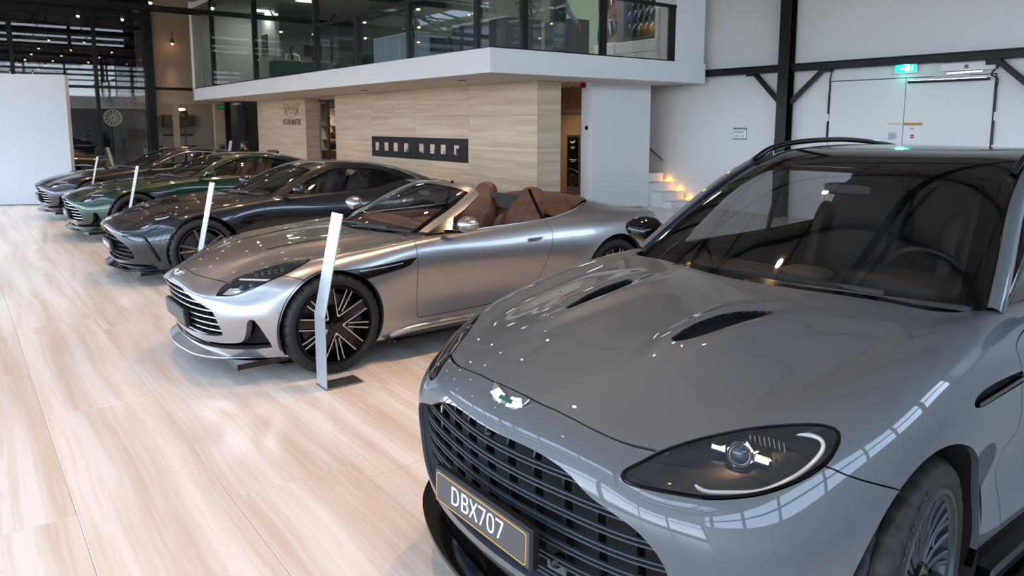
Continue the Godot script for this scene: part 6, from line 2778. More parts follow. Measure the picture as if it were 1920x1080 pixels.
func build_right_corner() -> void:
	# red sounder, round control, hanging tube, banner, stair handrail
	var s := thing("siren", "round red alarm sounder under the soffit at the corner of the white block", "alarm", Vector3(-11.04, 2.535, -10.248))
	put("base", lathe_x(PackedVector2Array([Vector2(.0, .0), Vector2(.055, .0), Vector2(.055, .03), Vector2(.048, .04), Vector2(0, .042)]), 24), mat(Color(.62, .02, .02), .35), s).rotation.y = -PI / 2
	put("horn", lathe_x(PackedVector2Array([Vector2(.045, .04), Vector2(.042, .07), Vector2(.02, .075), Vector2(0, .066)]), 24), mat(Color(.5, .02, .02), .35), s).rotation.y = -PI / 2
	var r := thing("wall_control", "small round brown and black control on the white return beside the alcove", "switch", Vector3(-10.955, 1.69, -10.248))
	put("ring", lathe_x(PackedVector2Array([Vector2(.045, .0), Vector2(.043, .012), Vector2(.03, .014), Vector2(.03, .006)]), 24), mat(Color(.33, .24, .15), .35, .5), r).rotation.y = -PI / 2
	put("core", lathe_x(PackedVector2Array([Vector2(.031, .006), Vector2(0, .010)]), 20), M.black, r).rotation.y = -PI / 2
	var h := thing("hanging_rail", "thin metal rail hung as a U from the soffit in the alcove", "clothes rail", Vector3(-12.75, 2.6, -11.2))
	put("rail", tube_soup(PackedVector3Array([Vector3(-.30, -.40, 0), Vector3(.55, -.40, 0)]), .014, 10), M.brushed, h)
	for x in [-.30, .30]:
		put("hanger", tube_soup(PackedVector3Array([Vector3(x, 0, 0), Vector3(x, -.40, 0)]), .012, 8), M.brushed, h)
		put("flange", tube_soup(PackedVector3Array([Vector3(x, 0, 0), Vector3(x, -.02, 0)]), .04, 12), M.brushed, h)
	var b := thing("banner", "narrow black banner with a white emblem and a spoked wheel, standing in the alcove", "banner", Vector3(-12.45, 0, -11.25))
	put("frame", bx([-.23, .0, -.06], [.24, 1.52, .0], .004), M.brushed, b)
	put("print", bx([-.20, .36, 0], [.16, 1.475, .004], .001), M.gloss_black, b)
	var wg := Soup.new()
	wg.join(plate_soup(wing_loop(.085), 0, .003), Transform3D(Basis(Vector3(0, 0, 1), .15), Vector3(-.02, 1.36, .004)))
	for k in 2:
		wg.join(bx([-.09, 1.245 - .028 * k, .004], [.05 - .02 * k, 1.258 - .028 * k, .006]))
	wg.join(bx([-.13, .955, .004], [.11, .972, .006]))
	wg.join(bx([-.08, .915, .004], [.05, .930, .006]))
	put("white_print", wg, M.white_enamel, b)
	var car := Soup.new()
	var line := smooth_line([Vector3(-.20, .76, .005), Vector3(-.05, .755, .005), Vector3(.08, .725, .005), Vector3(.16, .68, .005)], 6)
	car.join(tube_soup(line, .010, 6))
	put("car_outline", car, M.brushed, b)
	var wh := Soup.new()
	var c := Vector3(-.02, .51, .004)
	var ring := PackedVector3Array()
	for k in 32:
		ring.append(c + Vector3(cos(TAU * k / 32.0), sin(TAU * k / 32.0), 0) * .125)
	wh.join(tube_soup(ring, .007, 6, -1.0, true))
	for k in 10:
		var g := TAU * k / 10.0
		for o in [-.07, .07]:
			wh.join(bar_soup(c + Vector3(cos(g), sin(g), 0) * .025, c + Vector3(cos(g + o), sin(g + o), 0) * .122, .006, .004, Vector3(0, 0, 1)))
	put("wheel_print", wh, M.brushed, b)
	var hr := thing("handrail", "end of a dark metal handrail showing behind the white block by the stair", "handrail", Vector3(-11.1, .98, -12.64))
	put("rail", tube_soup(PackedVector3Array([Vector3(.07, -.02, 0), Vector3(.02, .02, 0), Vector3(-.6, .42, 0)]), .02, 10), M.brushed, hr)
	put("bracket", bar_soup(Vector3(0, .02, 0), Vector3(0, -.01, -.10), .02, .02), M.brushed, hr)


func build_shelf_room() -> void:
	var t := thing("shelf_unit", "white shelf unit with open compartments seen through the narrow doorway", "shelf", Vector3(-24.6, 0, -10.75))
	put("back", bx([-.75, 0, -.32], [.75, 2.5, -.30]), M.desk_white, t)
	for y in [.85, 1.22, 1.72, 2.28]:
		put("shelf", bx([-.75, y - .02, -.30], [.75, y + .02, .05], .003), M.desk_white, t)
	for x in [-.75, .0, .75]:
		put("upright", bx([x - .015, .9, -.30], [x + .015, 2.5, .05]), M.desk_white, t)
	put("cupboard", bx([-.75, 0, -.30], [.75, .83, .06], .004), mat(Color(.42, .32, .24), .5), t)
	for k in 2:
		var b := thing("handbag", ["rust brown bag on the middle shelf behind the doorway", "second rust brown bag on the middle shelf, nearer the door edge"][k], "bag", Vector3(-24.75 + .36 * k, 1.242, -10.77), 0.0, "brown bags on the shelf")
		put("body", rounded_soup(Vector3(-.16, 0, -.09), Vector3(.16, .25, .09), .45), mat(Color(.30, .10, .045), .45), b)
		put("handle", tube_soup(smooth_line([Vector3(-.08, .24, 0), Vector3(-.06, .33, 0), Vector3(.06, .33, 0), Vector3(.08, .24, 0)], 5), .010, 6), mat(Color(.2, .07, .03), .45), b)
	var k := thing("handbag", "black bag on the lower shelf behind the doorway", "bag", Vector3(-24.6, .872, -10.75))
	put("body", rounded_soup(Vector3(-.22, 0, -.09), Vector3(.22, .24, .09), .5), M.leather_black, k)
	put("handle", tube_soup(smooth_line([Vector3(-.1, .22, 0), Vector3(-.07, .31, 0), Vector3(.07, .31, 0), Vector3(.1, .22, 0)], 5), .010, 6), M.leather_black, k)
	var dl := thing("downlight", "added spot that brightens the small room behind the narrow doorway", "ceiling light", Vector3(-24.0, 2.6, -10.2))  # lamp added to light the shelves
	put("ring", lathe_x(PackedVector2Array([Vector2(.085, .002), Vector2(.085, -.006), Vector2(.06, -.008), Vector2(.055, .0)]), 24), M.fascia, dl).rotation.z = PI / 2
	put("lit_face", lathe_x(PackedVector2Array([Vector2(.056, -.003), Vector2(0, -.003)]), 24), M.down_glow, dl).rotation.z = -PI / 2
	var sl := SpotLight3D.new()
	sl.name = "downlight_beam"
	sl.position.y = -.02
	sl.rotation.x = -PI / 2
	sl.spot_angle = 70
	sl.spot_angle_attenuation = .8
	sl.light_color = Color(1.0, .86, .72)
	sl.light_energy = 2.2
	sl.light_size = .05
	sl.spot_range = 12
	sl.spot_attenuation = 2
	sl.shadow_enabled = true
	dl.add_child(sl)
	var d := thing("glass_door", "narrow glass door leaf standing ajar in the doorway of the long stone wall", "door", Vector3(-20.72, 0, -9.66))
	put("pane", bx([-.38, .02, -.006], [0, 2.48, .006]), M.green_glass, d)
	put("edge", bx([-.40, .02, -.010], [-.375, 2.48, .010]), M.rail_glass, d)
	var p := thing("door_pull", "brown wooden post with hooks at the left side of the narrow doorway", "post", Vector3(-23.1, 0, -10.0))
	put("post", bx([-.05, 0, -.04], [.05, 2.52, .04], .004), mat(Color(.30, .225, .17), .5), p)
	for y in [1.75, 1.98]:
		put("hook", tube_soup(smooth_line([Vector3(.05, y, .03), Vector3(.22, y + .02, .05), Vector3(.26, y - .05, .05), Vector3(.12, y - .07, .04)], 5), .014, 6), M.plastic, p)


func build_reception() -> void:
	var d := desk(Vector3(-19.7, 0, -5.1), 0.25, 2.2, .75, .76, "reception desk behind the black and green coupes", M.desk_white, M.wood_brown)
	var c := thing("chair", "small dark chair back in front of the short stone wall", "chair", Vector3(-19.5, 0, -6.85), .5)
	put("backrest", rounded_soup(Vector3(-.20, .62, -.04), Vector3(.20, 1.08, .04), .35), M.leather_black, c)
	put("seat", rounded_soup(Vector3(-.22, .42, 0), Vector3(.22, .50, .44), .35), M.leather_black, c)
	for x in [-.2, .2]:
		for z in [.02, .42]:
			put("leg", tube_soup(PackedVector3Array([Vector3(x, 0, z), Vector3(x, .44, z)]), .014, 8), M.chrome, c)
	var l := thing("desk_lamp", "dark desk lamp with a round head beside the bearded man", "lamp", Vector3(-19.05, .76, -5.35), .4)
	put("foot", tube_soup(PackedVector3Array([Vector3(0, 0, 0), Vector3(0, .02, 0)]), .09, 16), M.plastic, l)
	put("arm", tube_soup(smooth_line([Vector3(0, .02, 0), Vector3(-.02, .22, 0), Vector3(.02, .40, .0), Vector3(.10, .46, 0)], 5), .012, 8), M.plastic, l)
	put("head", ellipsoid_soup(Vector3(.10, .44, 0), Vector3(.085, .07, .085)), M.leather_black, l)


func build_upper_floor() -> void:
	var f := 2.98
	# office lights: flat panels in the ceiling
	var pos := [[-26.6, -9.2], [-23.6, -9.6], [-20.4, -10.2], [-18.2, -10.8], [-15.5, -10.4], [-12.6, -10.6]]
	for k in pos.size():
		var w: String = ["over the left end of the offices", "over the seated man in the white shirt", "over the high-backed chair", "over the white sideboard", "over the balcony lounge", "over the sample wall"][k]
		var t := thing("ceiling_panel", "flat square office light panel in the upper ceiling " + w, "ceiling light", Vector3(pos[k][0], 5.75, pos[k][1]), 0.0, "light panels in the office ceiling")
		put("frame", bx([-.31, -.02, -.31], [.31, 0, .31], .003), M.fascia, t)
		put("lit_face", bx([-.28, -.026, -.28], [.28, -.018, .28]), M.panel_glow, t)
		var l := AreaLight3D.new()
		l.name = "panel_light"
		l.position.y = -.04
		l.rotation.x = -PI / 2
		l.area_size = Vector2(.56, .56)
		l.light_color = Color(.95, 1.0, .92)
		l.light_energy = 5.5
		l.area_normalize_energy = true
		l.shadow_enabled = true
		t.add_child(l)
	office_chair(Vector3(-24.2, f, -9.3), 1.35, "dark office chair of the man in the white shirt", false)
	desk(Vector3(-22.9, f, -9.0), 1.45, 1.7, .8, .74, "desk in front of the seated man in the white shirt upstairs", M.desk_white, mat(Color(.30, .38, .40), .5))
	screen(Vector3(-22.6, f + .74, -9.35), -1.7, .56, .34, "dark monitor on the desk of the man in the white shirt")
	office_chair(Vector3(-20.85, f, -9.5), 2.7, "high-backed black office chair with a headrest behind the upper glass", true)
	desk(Vector3(-20.0, f, -10.3), 0.0, 1.9, .8, .78, "dark desk behind the high-backed office chair upstairs", M.wood_brown, mat(Color(.14, .15, .16), .5))
	# white sideboard with upright strips and desks of the lounge
	var s := thing("sideboard", "pale blue-white sideboard with upright grooves behind the balustrade", "sideboard", Vector3(-15.1, f, -8.15))
	put("carcass", bx([-.95, .0, -.38], [.95, .74, .0], .004), mat(Color(.60, .70, .72), .4), s)
	for x in [-.93, -.32, .30, .90]:
		put("edge_strip", bx([x - .015, .0, 0], [x + .015, .72, .012]), M.desk_white, s)
	put("top", bx([-.97, .74, -.40], [.97, .77, .02], .004), M.desk_white, s)
	for sg in [0, 1]:
		put("raised_flap", bar_soup(Vector3(.42 + .18 * sg, .98, -.1), Vector3(.78 + .18 * sg, .62, .03), .12, .03, Vector3(0, 0, 1)), M.plastic, s)
	var dk := desk(Vector3(-12.35, f, -9.0), 0.0, 1.9, .9, .82, "grey lounge desk with a white top behind the balustrade corner", M.desk_white, mat(Color(.20, .24, .25), .45))
	put("low_cushion", rounded_soup(Vector3(-2.6, .40, -.2), Vector3(-1.4, .70, .3), .3), mat(Color(.33, .42, .43), .6), dk)
	var wd := thing("wheel_display", "white spoked wheel standing on the lounge desk behind the dark post", "wheel", Vector3(-11.35, f + .95, -9.05), .5)
	var ring := PackedVector3Array()
	for k in 28:
		ring.append(Vector3(cos(TAU * k / 28.0) * .26, sin(TAU * k / 28.0) * .26 + .15, 0))
	put("rim", tube_soup(ring, .014, 8, -1.0, true), M.brushed, wd)
	var sp := Soup.new()
	for k in 10:
		var g := TAU * k / 10.0
		sp.join(bar_soup(Vector3(0, .15, 0), Vector3(cos(g) * .25, sin(g) * .25 + .15, 0), .03, .02, Vector3(0, 0, 1)))
	put("spokes", sp, mat(Color(.05, .06, .08), .3, .5), wd)
	put("stand", bx([-.1, -.13, -.05], [.1, -.11, .05]), M.plastic, wd)
	# sample wall: leather hides and paint shells over white drawers
	var x0 := -11.95
	var cab := thing("drawer_cabinet", "low white drawer cabinets under the colour samples upstairs", "cabinet", Vector3(-11.2, f, -11.6))
	put("carcass", bx([-1.0, 0, -.45], [.86, .52, 0], .003), M.fascia, cab)
	for k in 2:
		for r in 2:
			put("drawer", bx([-.98 + .66 * k * 1.0, .03 + .25 * r, 0], [-.36 + .66 * k + (.55 if k else 0.0), .26 + .25 * r, .018], .003), M.fascia, cab)
	put("divider", bx([-.32, .52, -.42], [-.12, 1.7, -.02], .003), M.grey_wall, cab)
	put("side_panel", bx([.78, .52, -.42], [.86, 1.75, 0], .003), M.fascia, cab)
	put("back_panel", bx([-1.0, .52, -.45], [.86, 1.8, -.42]), M.fascia, cab)
	put("sample_shelf", bx([-.10, .535, -.40], [.78, .57, .0], .003), mat(Color(.25, .22, .20), .6), cab)
	put("hanging_bar", tube_soup(PackedVector3Array([Vector3(-1.0, 1.02, -.12), Vector3(-.34, 1.02, -.12)]), .012, 8), M.chrome, cab)
	put("hanging_bar", tube_soup(PackedVector3Array([Vector3(-1.0, 1.60, -.12), Vector3(-.34, 1.60, -.12)]), .012, 8), M.chrome, cab)
	var cols := [Color(.36, .33, .29), Color(.09, .17, .20), Color(.33, .15, .09), Color(.24, .10, .08), Color(.48, .06, .07), Color(.20, .18, .17), Color(.60, .55, .47), Color(.40, .37, .34), Color(.30, .28, .26), Color(.36, .15, .09)]
	var hn := ["beige", "teal", "brown", "maroon", "red", "dark grey", "cream", "taupe", "grey", "rust"]
	for k in 10:
		var row := k / 5
		var o := thing("leather_sample", "%s leather sample hanging in the %s row of the sample wall" % [hn[k], ["upper", "lower"][row]], "leather sample", Vector3(-12.12 + .125 * (k % 5), f + (1.60 if row == 0 else 1.02), -11.72), 0.0, "hanging leather samples upstairs")
		var hide := Soup.new()
		var n := 6
		for i in n:
			var a := float(i) / n
			var b := float(i + 1) / n
			var len := .55 if row == 0 else .46
			for sd in 2:
				var z0 := .03 * sin(a * 5.0 + k) + (.004 if sd else -.004)
				var z1 := .03 * sin(b * 5.0 + k) + (.004 if sd else -.004)
				var wa := .06 + .015 * a
				var wb := .06 + .015 * b
				hide.add_quad(Vector3(-wa, -len * a, z0), Vector3(wa, -len * a, z0 + .03), Vector3(wb, -len * b, z1 + .03), Vector3(-wb, -len * b, z1))
		put("hide", hide, mat(cols[k], .6), o)
		put("clip", bx([-.02, -.03, -.015], [.02, .02, .03], .004), M.chrome, o)
	var shell_cols := [Color(.03, .12, .11), Color(.02, .14, .12), Color(.0, .26, .25), Color(.05, .10, .10), Color(.06, .07, .08), Color(.0, .20, .55), Color(.02, .16, .42), Color(.04, .06, .12), Color(.04, .08, .22), Color(.10, .11, .12), Color(.08, .06, .07), Color(.14, .15, .12), Color(.50, .48, .10), Color(.72, .42, .04), Color(.80, .62, .05)]
	var sn := ["dark green", "bottle green", "teal", "black green", "charcoal", "bright blue", "royal blue", "navy", "deep blue", "graphite", "plum black", "olive grey", "lime yellow", "orange", "yellow"]
	for k in 15:
		var r := k / 5
		var o := thing("paint_sample", "%s paint sample shell in the %s row of the sample wall" % [sn[k], ["top", "middle", "bottom"][r]], "paint sample", Vector3(-11.21 + .165 * (k % 5), f + 1.28 - .27 * r, -11.68), 0.0, "paint sample shells upstairs")
		var sh := ellipsoid_soup(Vector3.ZERO, Vector3(.072, .125, .035), 10, 16)
		for i in sh.v.size():
			var p := sh.v[i]
			sh.v[i] = Vector3(p.x * (1.0 if p.y > 0 else .85) + p.y * .18, p.y, p.z if p.z > 0 else p.z * .2)
		weld_normals(sh)
		put("shell", sh, lacquer(shell_cols[k], .3, .3), o)
		put("hook", ellipsoid_soup(Vector3(.02, .125, .01), Vector3(.010, .014, .010), 6, 8), M.chrome, o)
	var hc := thing("wood_cabinet", "brown wooden cabinet behind the person in the long dark coat", "cabinet", Vector3(-12.0, f, -10.45))
	put("carcass", bx([-.3, 0, -.3], [.55, .92, .2], .004), M.wood_brown, hc)
	put("door_gap", bx([.12, .05, .2], [.125, .88, .202]), M.black, hc)
	var bn := thing("waste_bin", "small pale waste bin at the feet of the person in the dark coat", "bin", Vector3(-11.15, f, -9.05))
	put("bin", lathe_x(PackedVector2Array([Vector2(.0, .0), Vector2(.085, .0), Vector2(.11, .28), Vector2(.10, .28), Vector2(.08, .02)]), 20), mat(Color(.52, .58, .60), .5), bn).rotation.z = PI / 2
	put("liner", lathe_x(PackedVector2Array([Vector2(.112, .26), Vector2(.116, .29), Vector2(.10, .29)]), 20), M.plastic, bn).rotation.z = PI / 2
	var pics := [[4.78, .20, "upper"], [4.40, .20, "lower"]]
	for p in pics:
		var o := thing("framed_picture", "%s of two dark framed pictures on the office wall at the left end upstairs" % p[2], "picture", Vector3(-27.0, p[0], -9.35))
		put("frame", bx([-.30, -.17, -.03], [.30, .17, 0], .004), M.plastic, o)
		put("print", bx([-.26, -.13, 0], [.26, .13, .004]), mat(Color(.16, .14, .12), .4), o)
		put("bright_patch", bx([-.05, -.02, .004], [.16, .06, .006]), mat(Color(.45, .33, .18), .5), o)
	struct("wall_office_1", bx([-27.85, 3.0, -9.5], [-25.9, 5.75, -9.38]), M.fascia, "white office partition with two framed pictures")


func build_far_things() -> void:
	# behind the dark glass: a grey wall with a screen, a beam and lettering built for a mirrored front, a wheel on the glass, dark furniture, a red car
	struct("wall_lounge", bx([-33.2, 0, -6.6], [-33.0, 2.35, -5.3]), M.grey_wall, "grey lounge wall behind the dark glass")
	struct("wall_lounge_teal", bx([-34.2, 0, -5.3], [-34.0, 2.3, 6.0]), mat(Color(.07, .17, .19), .6), "teal wall far behind the dark glass")
	struct("trim_3", bx([-33.3, 2.36, -6.6], [-32.9, 3.0, -3.6], .004), M.fascia, "solid white beam in place of the white front mirrored in the dark glass")  # a reflection in the glass, built as a solid beam
	var lt := thing("mirrored_lettering", "pale capital lettering in place of the logo mirrored in the dark glass", "lettering", Vector3(-32.89, 2.56, -5.95), PI / 2)  # mirrored logo of the glass, built as solid letters
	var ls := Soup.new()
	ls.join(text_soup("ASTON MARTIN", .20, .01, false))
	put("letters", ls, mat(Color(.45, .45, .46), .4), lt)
	var wg := thing("wing_emblem", "large pale wing emblem in place of the one mirrored in the dark glass", "emblem", Vector3(-32.88, 2.86, -5.6), PI / 2)  # mirrored emblem of the glass, built as solid line work
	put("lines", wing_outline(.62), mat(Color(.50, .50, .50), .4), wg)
	var wd := thing("wheel_sign", "round white spoked wheel sign behind the dark glass wall", "sign", Vector3(-30.12, 1.99, -4.80), PI / 2)
	var ring := PackedVector3Array()
	for k in 36:
		ring.append(Vector3(cos(TAU * k / 36.0) * .285, sin(TAU * k / 36.0) * .285, 0))
	put("rim", tube_soup(ring, .016, 8, -1.0, true), glow(Color(.80, .78, .70), .35), wd)
	var sp := Soup.new()
	for k in 12:
		var g := TAU * k / 12.0
		for o in [-.10, .10]:
			sp.join(bar_soup(Vector3(cos(g), sin(g), 0) * .07, Vector3(cos(g + o) * .275, sin(g + o) * .275, 0), .018, .012, Vector3(0, 0, 1)))
	put("spokes", sp, glow(Color(.80, .78, .70), .35), wd)
	var hub := PackedVector3Array()
	for k in 16:
		hub.append(Vector3(cos(TAU * k / 16.0) * .055, sin(TAU * k / 16.0) * .055, 0))
	put("hub", tube_soup(hub, .015, 6, -1.0, true), glow(Color(.80, .78, .70), .35), wd)
	var tv := thing("wall_screen", "dark flat screen on the grey wall behind the glass", "screen", Vector3(-32.98, 1.36, -6.05), PI / 2)
	put("bezel", bx([-.33, -.22, 0], [.33, .22, .05], .005), M.plastic, tv)
	put("display", bx([-.31, -.20, .05], [.31, .20, .053]), M.gloss_black, tv)
	put("logo", bx([-.28, .02, .053], [-.10, .05, .055]), M.grey_wall, tv)
	put("bracket", bx([-.02, -.32, .0], [.02, -.2, .03]), M.brushed, tv)
	var names_ := ["nearest the corner post", "beside the screen", "left of the screen"]
	for k in 3:
		var c := thing("lounge_chair", "dark lounge chair behind the glass " + names_[k], "chair", Vector3(-31.4, 0, -5.9 + .75 * k), .4 * k)
		put("seat", rounded_soup(Vector3(-.3, .25, -.3), Vector3(.3, .45, .3), .35), M.leather_black, c)
		put("backrest", rounded_soup(Vector3(-.3, .4, -.34), Vector3(.3, .88, -.2), .4), M.leather_black, c)
		for x in [-.24, .24]:
			for z in [-.24, .24]:
				put("leg", tube_soup(PackedVector3Array([Vector3(x, 0, z), Vector3(x, .27, z)]), .015, 8), M.plastic, c)
	var rc := car_materials(Color(.30, .012, .02), .3, .3)
	make_gt(rc, "coupe", Vector3(-31.9, 0, -3.1), "dark red car parked behind the dark glass wall, only partly visible").rotation.y = PI
	# lit workshop behind the openings of the beige wall
	for p in [["workbench", "pale workbench seen through the right opening of the beige end wall", -31.6, -7.75], ["workbench", "pale bench seen through the left opening beside the corner post", -31.6, -6.5]]:
		var o := thing(p[0], p[1], "workbench", Vector3(p[2], 0, p[3]))
		put("top", bx([-.35, .80, -.45], [.35, .84, .45], .004), M.desk_white, o)
		put("cupboard", bx([-.33, .02, -.43], [.33, .80, .43], .004), M.fascia, o)
		put("tool_tray", bx([-.2, .84, -.2], [.2, .90, .2], .004), M.plastic, o)
	var st := thing("engine_model", "brass coloured engine model on a thin stand in front of the right opening", "model", Vector3(-30.6, 0, -7.35))
	put("pole", tube_soup(PackedVector3Array([Vector3(0, 0, 0), Vector3(0, 1.95, 0)]), .02, 8), mat(Color(.30, .06, .03), .4), st)
	put("foot", tube_soup(PackedVector3Array([Vector3(0, 0, 0), Vector3(0, .02, 0)]), .16, 16), M.plastic, st)
	put("engine", rounded_soup(Vector3(-.12, 1.92, -.14), Vector3(.12, 2.28, .14), .7), mat(Color(.36, .30, .18), .35, .6), st)
	var cu := thing("wall_cupboard", "dark cupboard hanging high in the room behind the right opening", "cupboard", Vector3(-33.2, 1.9, -7.7))
	put("carcass", bx([0, -.25, -.6], [.35, .25, .6], .004), M.dark_wall, cu)
	put("lower_rail", bx([.0, -.62, -.6], [.06, -.55, .6]), M.wood_brown, cu)
	var l := OmniLight3D.new()
	l.name = "workshop_light"
	l.position = Vector3(-32.0, 2.35, -7.6)
	l.light_color = Color(1.0, .86, .66)
	l.light_energy = .55
	l.light_size = .15
	l.omni_range = 20
	l.omni_attenuation = 2
	l.shadow_enabled = true
	var lb := thing("ceiling_lamp", "small round lamp in the workshop behind the beige end wall", "ceiling light", Vector3(-32.0, 2.5, -7.6))
	put("lit_globe", ellipsoid_soup(Vector3(0, -.15, 0), Vector3(.15, .06, .15), 8, 16), glow(Color(1.0, .86, .66), 3.0), lb)
	put("cord", bx([-.01, -.12, -.01], [.01, 1.0, .01]), M.plastic, lb)
	l.position = Vector3(0, -.15, 0)
	lb.add_child(l)
	var es := thing("exit_sign", "small green exit sign above the opening by the reception column", "exit sign", Vector3(-29.96, 2.42, -8.56), PI / 2)
	put("casing", bx([-.14, -.08, -.02], [.14, .08, .02], .003), M.plastic, es)
	put("lit_face", bx([-.12, -.06, .02], [.12, .06, .024]), glow(Color(.04, .35, .22), .8), es)
	var sw := thing("wall_switch", "small pale switch on the white partition beside the grey door", "switch", Vector3(-31.05, 1.12, -9.195))
	put("plate", bx([-.04, -.06, 0], [.04, .06, .012], .003), M.fascia, sw)
	put("rocker", bx([-.02, -.03, .012], [.02, .03, .018], .002), M.desk_white, sw)

# ================= people =================
# distance to a chain of tapered capsules joined smoothly, meshed as surface nets
func net(bones: Array, cell: float, blend: float) -> Soup:
	var lo := Vector3(1e9, 1e9, 1e9)
	var hi := -lo
	for b in bones:
		var r: float = maxf(b[2], b[3]) + blend + cell * 2
		for p in [b[0], b[1]]:
			lo = lo.min(p - Vector3.ONE * r)
			hi = hi.max(p + Vector3.ONE * r)
	var nx := int((hi.x - lo.x) / cell) + 2
	var ny := int((hi.y - lo.y) / cell) + 2
	var nz := int((hi.z - lo.z) / cell) + 2
	var f := PackedFloat32Array()
	f.resize(nx * ny * nz)
	f.fill(9.0)
	for b in bones:
		var a: Vector3 = b[0]
		var d: Vector3 = b[1] - a
		var ra: float = b[2]
		var rb: float = b[3]
		var l2 := maxf(d.length_squared(), 1e-9)
		var reach := maxf(ra, rb) + blend * 2.0 + cell * 2
		var p0 := a.min(b[1]) - Vector3.ONE * reach
		var p1 := a.max(b[1]) + Vector3.ONE * reach
		var i0 := Vector3i(((p0 - lo) / cell).floor()).clamp(Vector3i.ZERO, Vector3i(nx - 1, ny - 1, nz - 1))
		var i1 := Vector3i(((p1 - lo) / cell).ceil()).clamp(Vector3i.ZERO, Vector3i(nx - 1, ny - 1, nz - 1))
		var flat: Vector3 = b[4] if b.size() > 4 else Vector3.ONE
		for z in range(i0.z, i1.z + 1):
			for y in range(i0.y, i1.y + 1):
				for x in range(i0.x, i1.x + 1):
					var p := lo + Vector3(x, y, z) * cell - a
					var u := clampf(p.dot(d) / l2, 0.0, 1.0)
					var q := (p - d * u) / flat
					var g := q.length() - lerpf(ra, rb, u)
					var k := (z * ny + y) * nx + x
					var o := f[k]
					var h := maxf(blend - absf(o - g), 0.0) / blend
					f[k] = minf(o, g) - h * h * blend * 0.25
	var s := Soup.new()
	var ids := PackedInt32Array()
	ids.resize(nx * ny * nz)
	ids.fill(-1)
	for z in nz - 1:
		for y in ny - 1:
			for x in nx - 1:
				var k := (z * ny + y) * nx + x
				var v := [f[k], f[k + 1], f[k + nx], f[k + nx + 1], f[k + nx * ny], f[k + nx * ny + 1], f[k + nx * ny + nx], f[k + nx * ny + nx + 1]]
				var inside := 0
				for w in v:
					if w < 0.0:
						inside += 1
				if inside == 0 or inside == 8:
					continue
				var sum := Vector3.ZERO
				var n := 0
				for e in [[0, 1], [2, 3], [4, 5], [6, 7], [0, 2], [1, 3], [4, 6], [5, 7], [0, 4], [1, 5], [2, 6], [3, 7]]:
					var a: float = v[e[0]]
					var b: float = v[e[1]]
					if (a < 0.0) != (b < 0.0):
						var pa := Vector3(e[0] & 1, (e[0] >> 1) & 1, e[0] >> 2)
						var pb := Vector3(e[1] & 1, (e[1] >> 1) & 1, e[1] >> 2)
						sum += pa.lerp(pb, a / (a - b))
						n += 1
				ids[k] = s.v.size()
				s.v.append(lo + (Vector3(x, y, z) + sum / n) * cell)
				s.n.append(Vector3(v[1] - v[0] + v[3] - v[2] + v[5] - v[4] + v[7] - v[6], v[2] - v[0] + v[3] - v[1] + v[6] - v[4] + v[7] - v[5], v[4] - v[0] + v[5] - v[1] + v[6] - v[2] + v[7] - v[3]).normalized())
	var step := [1, nx, nx * ny]
	for z in range(1, nz - 1):
		for y in range(1, ny - 1):
			for x in range(1, nx - 1):
				var k := (z * ny + y) * nx + x
				for ax in 3:
					if (f[k] < 0.0) == (f[k + step[ax]] < 0.0):
						continue
					var u: int = step[(ax + 1) % 3]
					var w: int = step[(ax + 2) % 3]
					var a := ids[k]
					var b := ids[k - u]
					var c := ids[k - u - w]
					var d := ids[k - w]
					if a >= 0 and b >= 0 and c >= 0 and d >= 0:
						s.t.append_array([a, b, c, a, c, d])
	return s


func head_parts(root: Node3D, at: Vector3, turn: float, nod: float, skin: Material, hair: Material, beard: bool) -> void:
	var x := Transform3D(Basis(Vector3.UP, turn) * Basis(Vector3.RIGHT, nod), at)
	var b := []
	var add := func(p: Vector3, q: Vector3, r: float, r2: float) -> void:
		b.append([x * p, x * q, r, r2])
	add.call(Vector3(0, .03, -.015), Vector3(0, .05, .01), .088, .082)     # skull
	add.call(Vector3(0, -.03, .035), Vector3(0, -.075, .055), .058, .036)  # jaw
	add.call(Vector3(0, .012, .090), Vector3(0, -.022, .108), .010, .014)  # nose
	for sg in [-1.0, 1.0]:
		add.call(Vector3(sg * .083, .012, -.005), Vector3(sg * .086, -.022, .0), .012, .009)   # ears
		add.call(Vector3(sg * .030, .030, .085), Vector3(sg * .045, .030, .078), .010, .010)   # brows
	add.call(Vector3(-.018, -.052, .090), Vector3(.018, -.052, .090), .008, .008)              # mouth
	add.call(Vector3(0, -.06, -.02), Vector3(0, -.16, -.03), .052, .055)   # neck
	put("head", net(b, .006, .02), skin, root)
	var h := []
	h.append([x * Vector3(0, .055, -.025), x * Vector3(0, .070, .020), .092, .078])
	h.append([x * Vector3(0, .0, -.060), x * Vector3(0, -.045, -.055), .062, .045])
	put("hair", net(h, .008, .02), hair, root)
	if beard:
		var d := [[x * Vector3(-.055, -.045, .035), x * Vector3(0, -.088, .068), .026, .032], [x * Vector3(.055, -.045, .035), x * Vector3(0, -.088, .068), .026, .032]]
		put("beard", net(d, .006, .02), hair, root)
	var e := Soup.new()
	for sg in [-1.0, 1.0]:
		e.join(ellipsoid_soup(Vector3(sg * .032, .012, .084), Vector3(.012, .007, .007), 6, 10), x)
	put("eyes", e, M.leather_black, root)


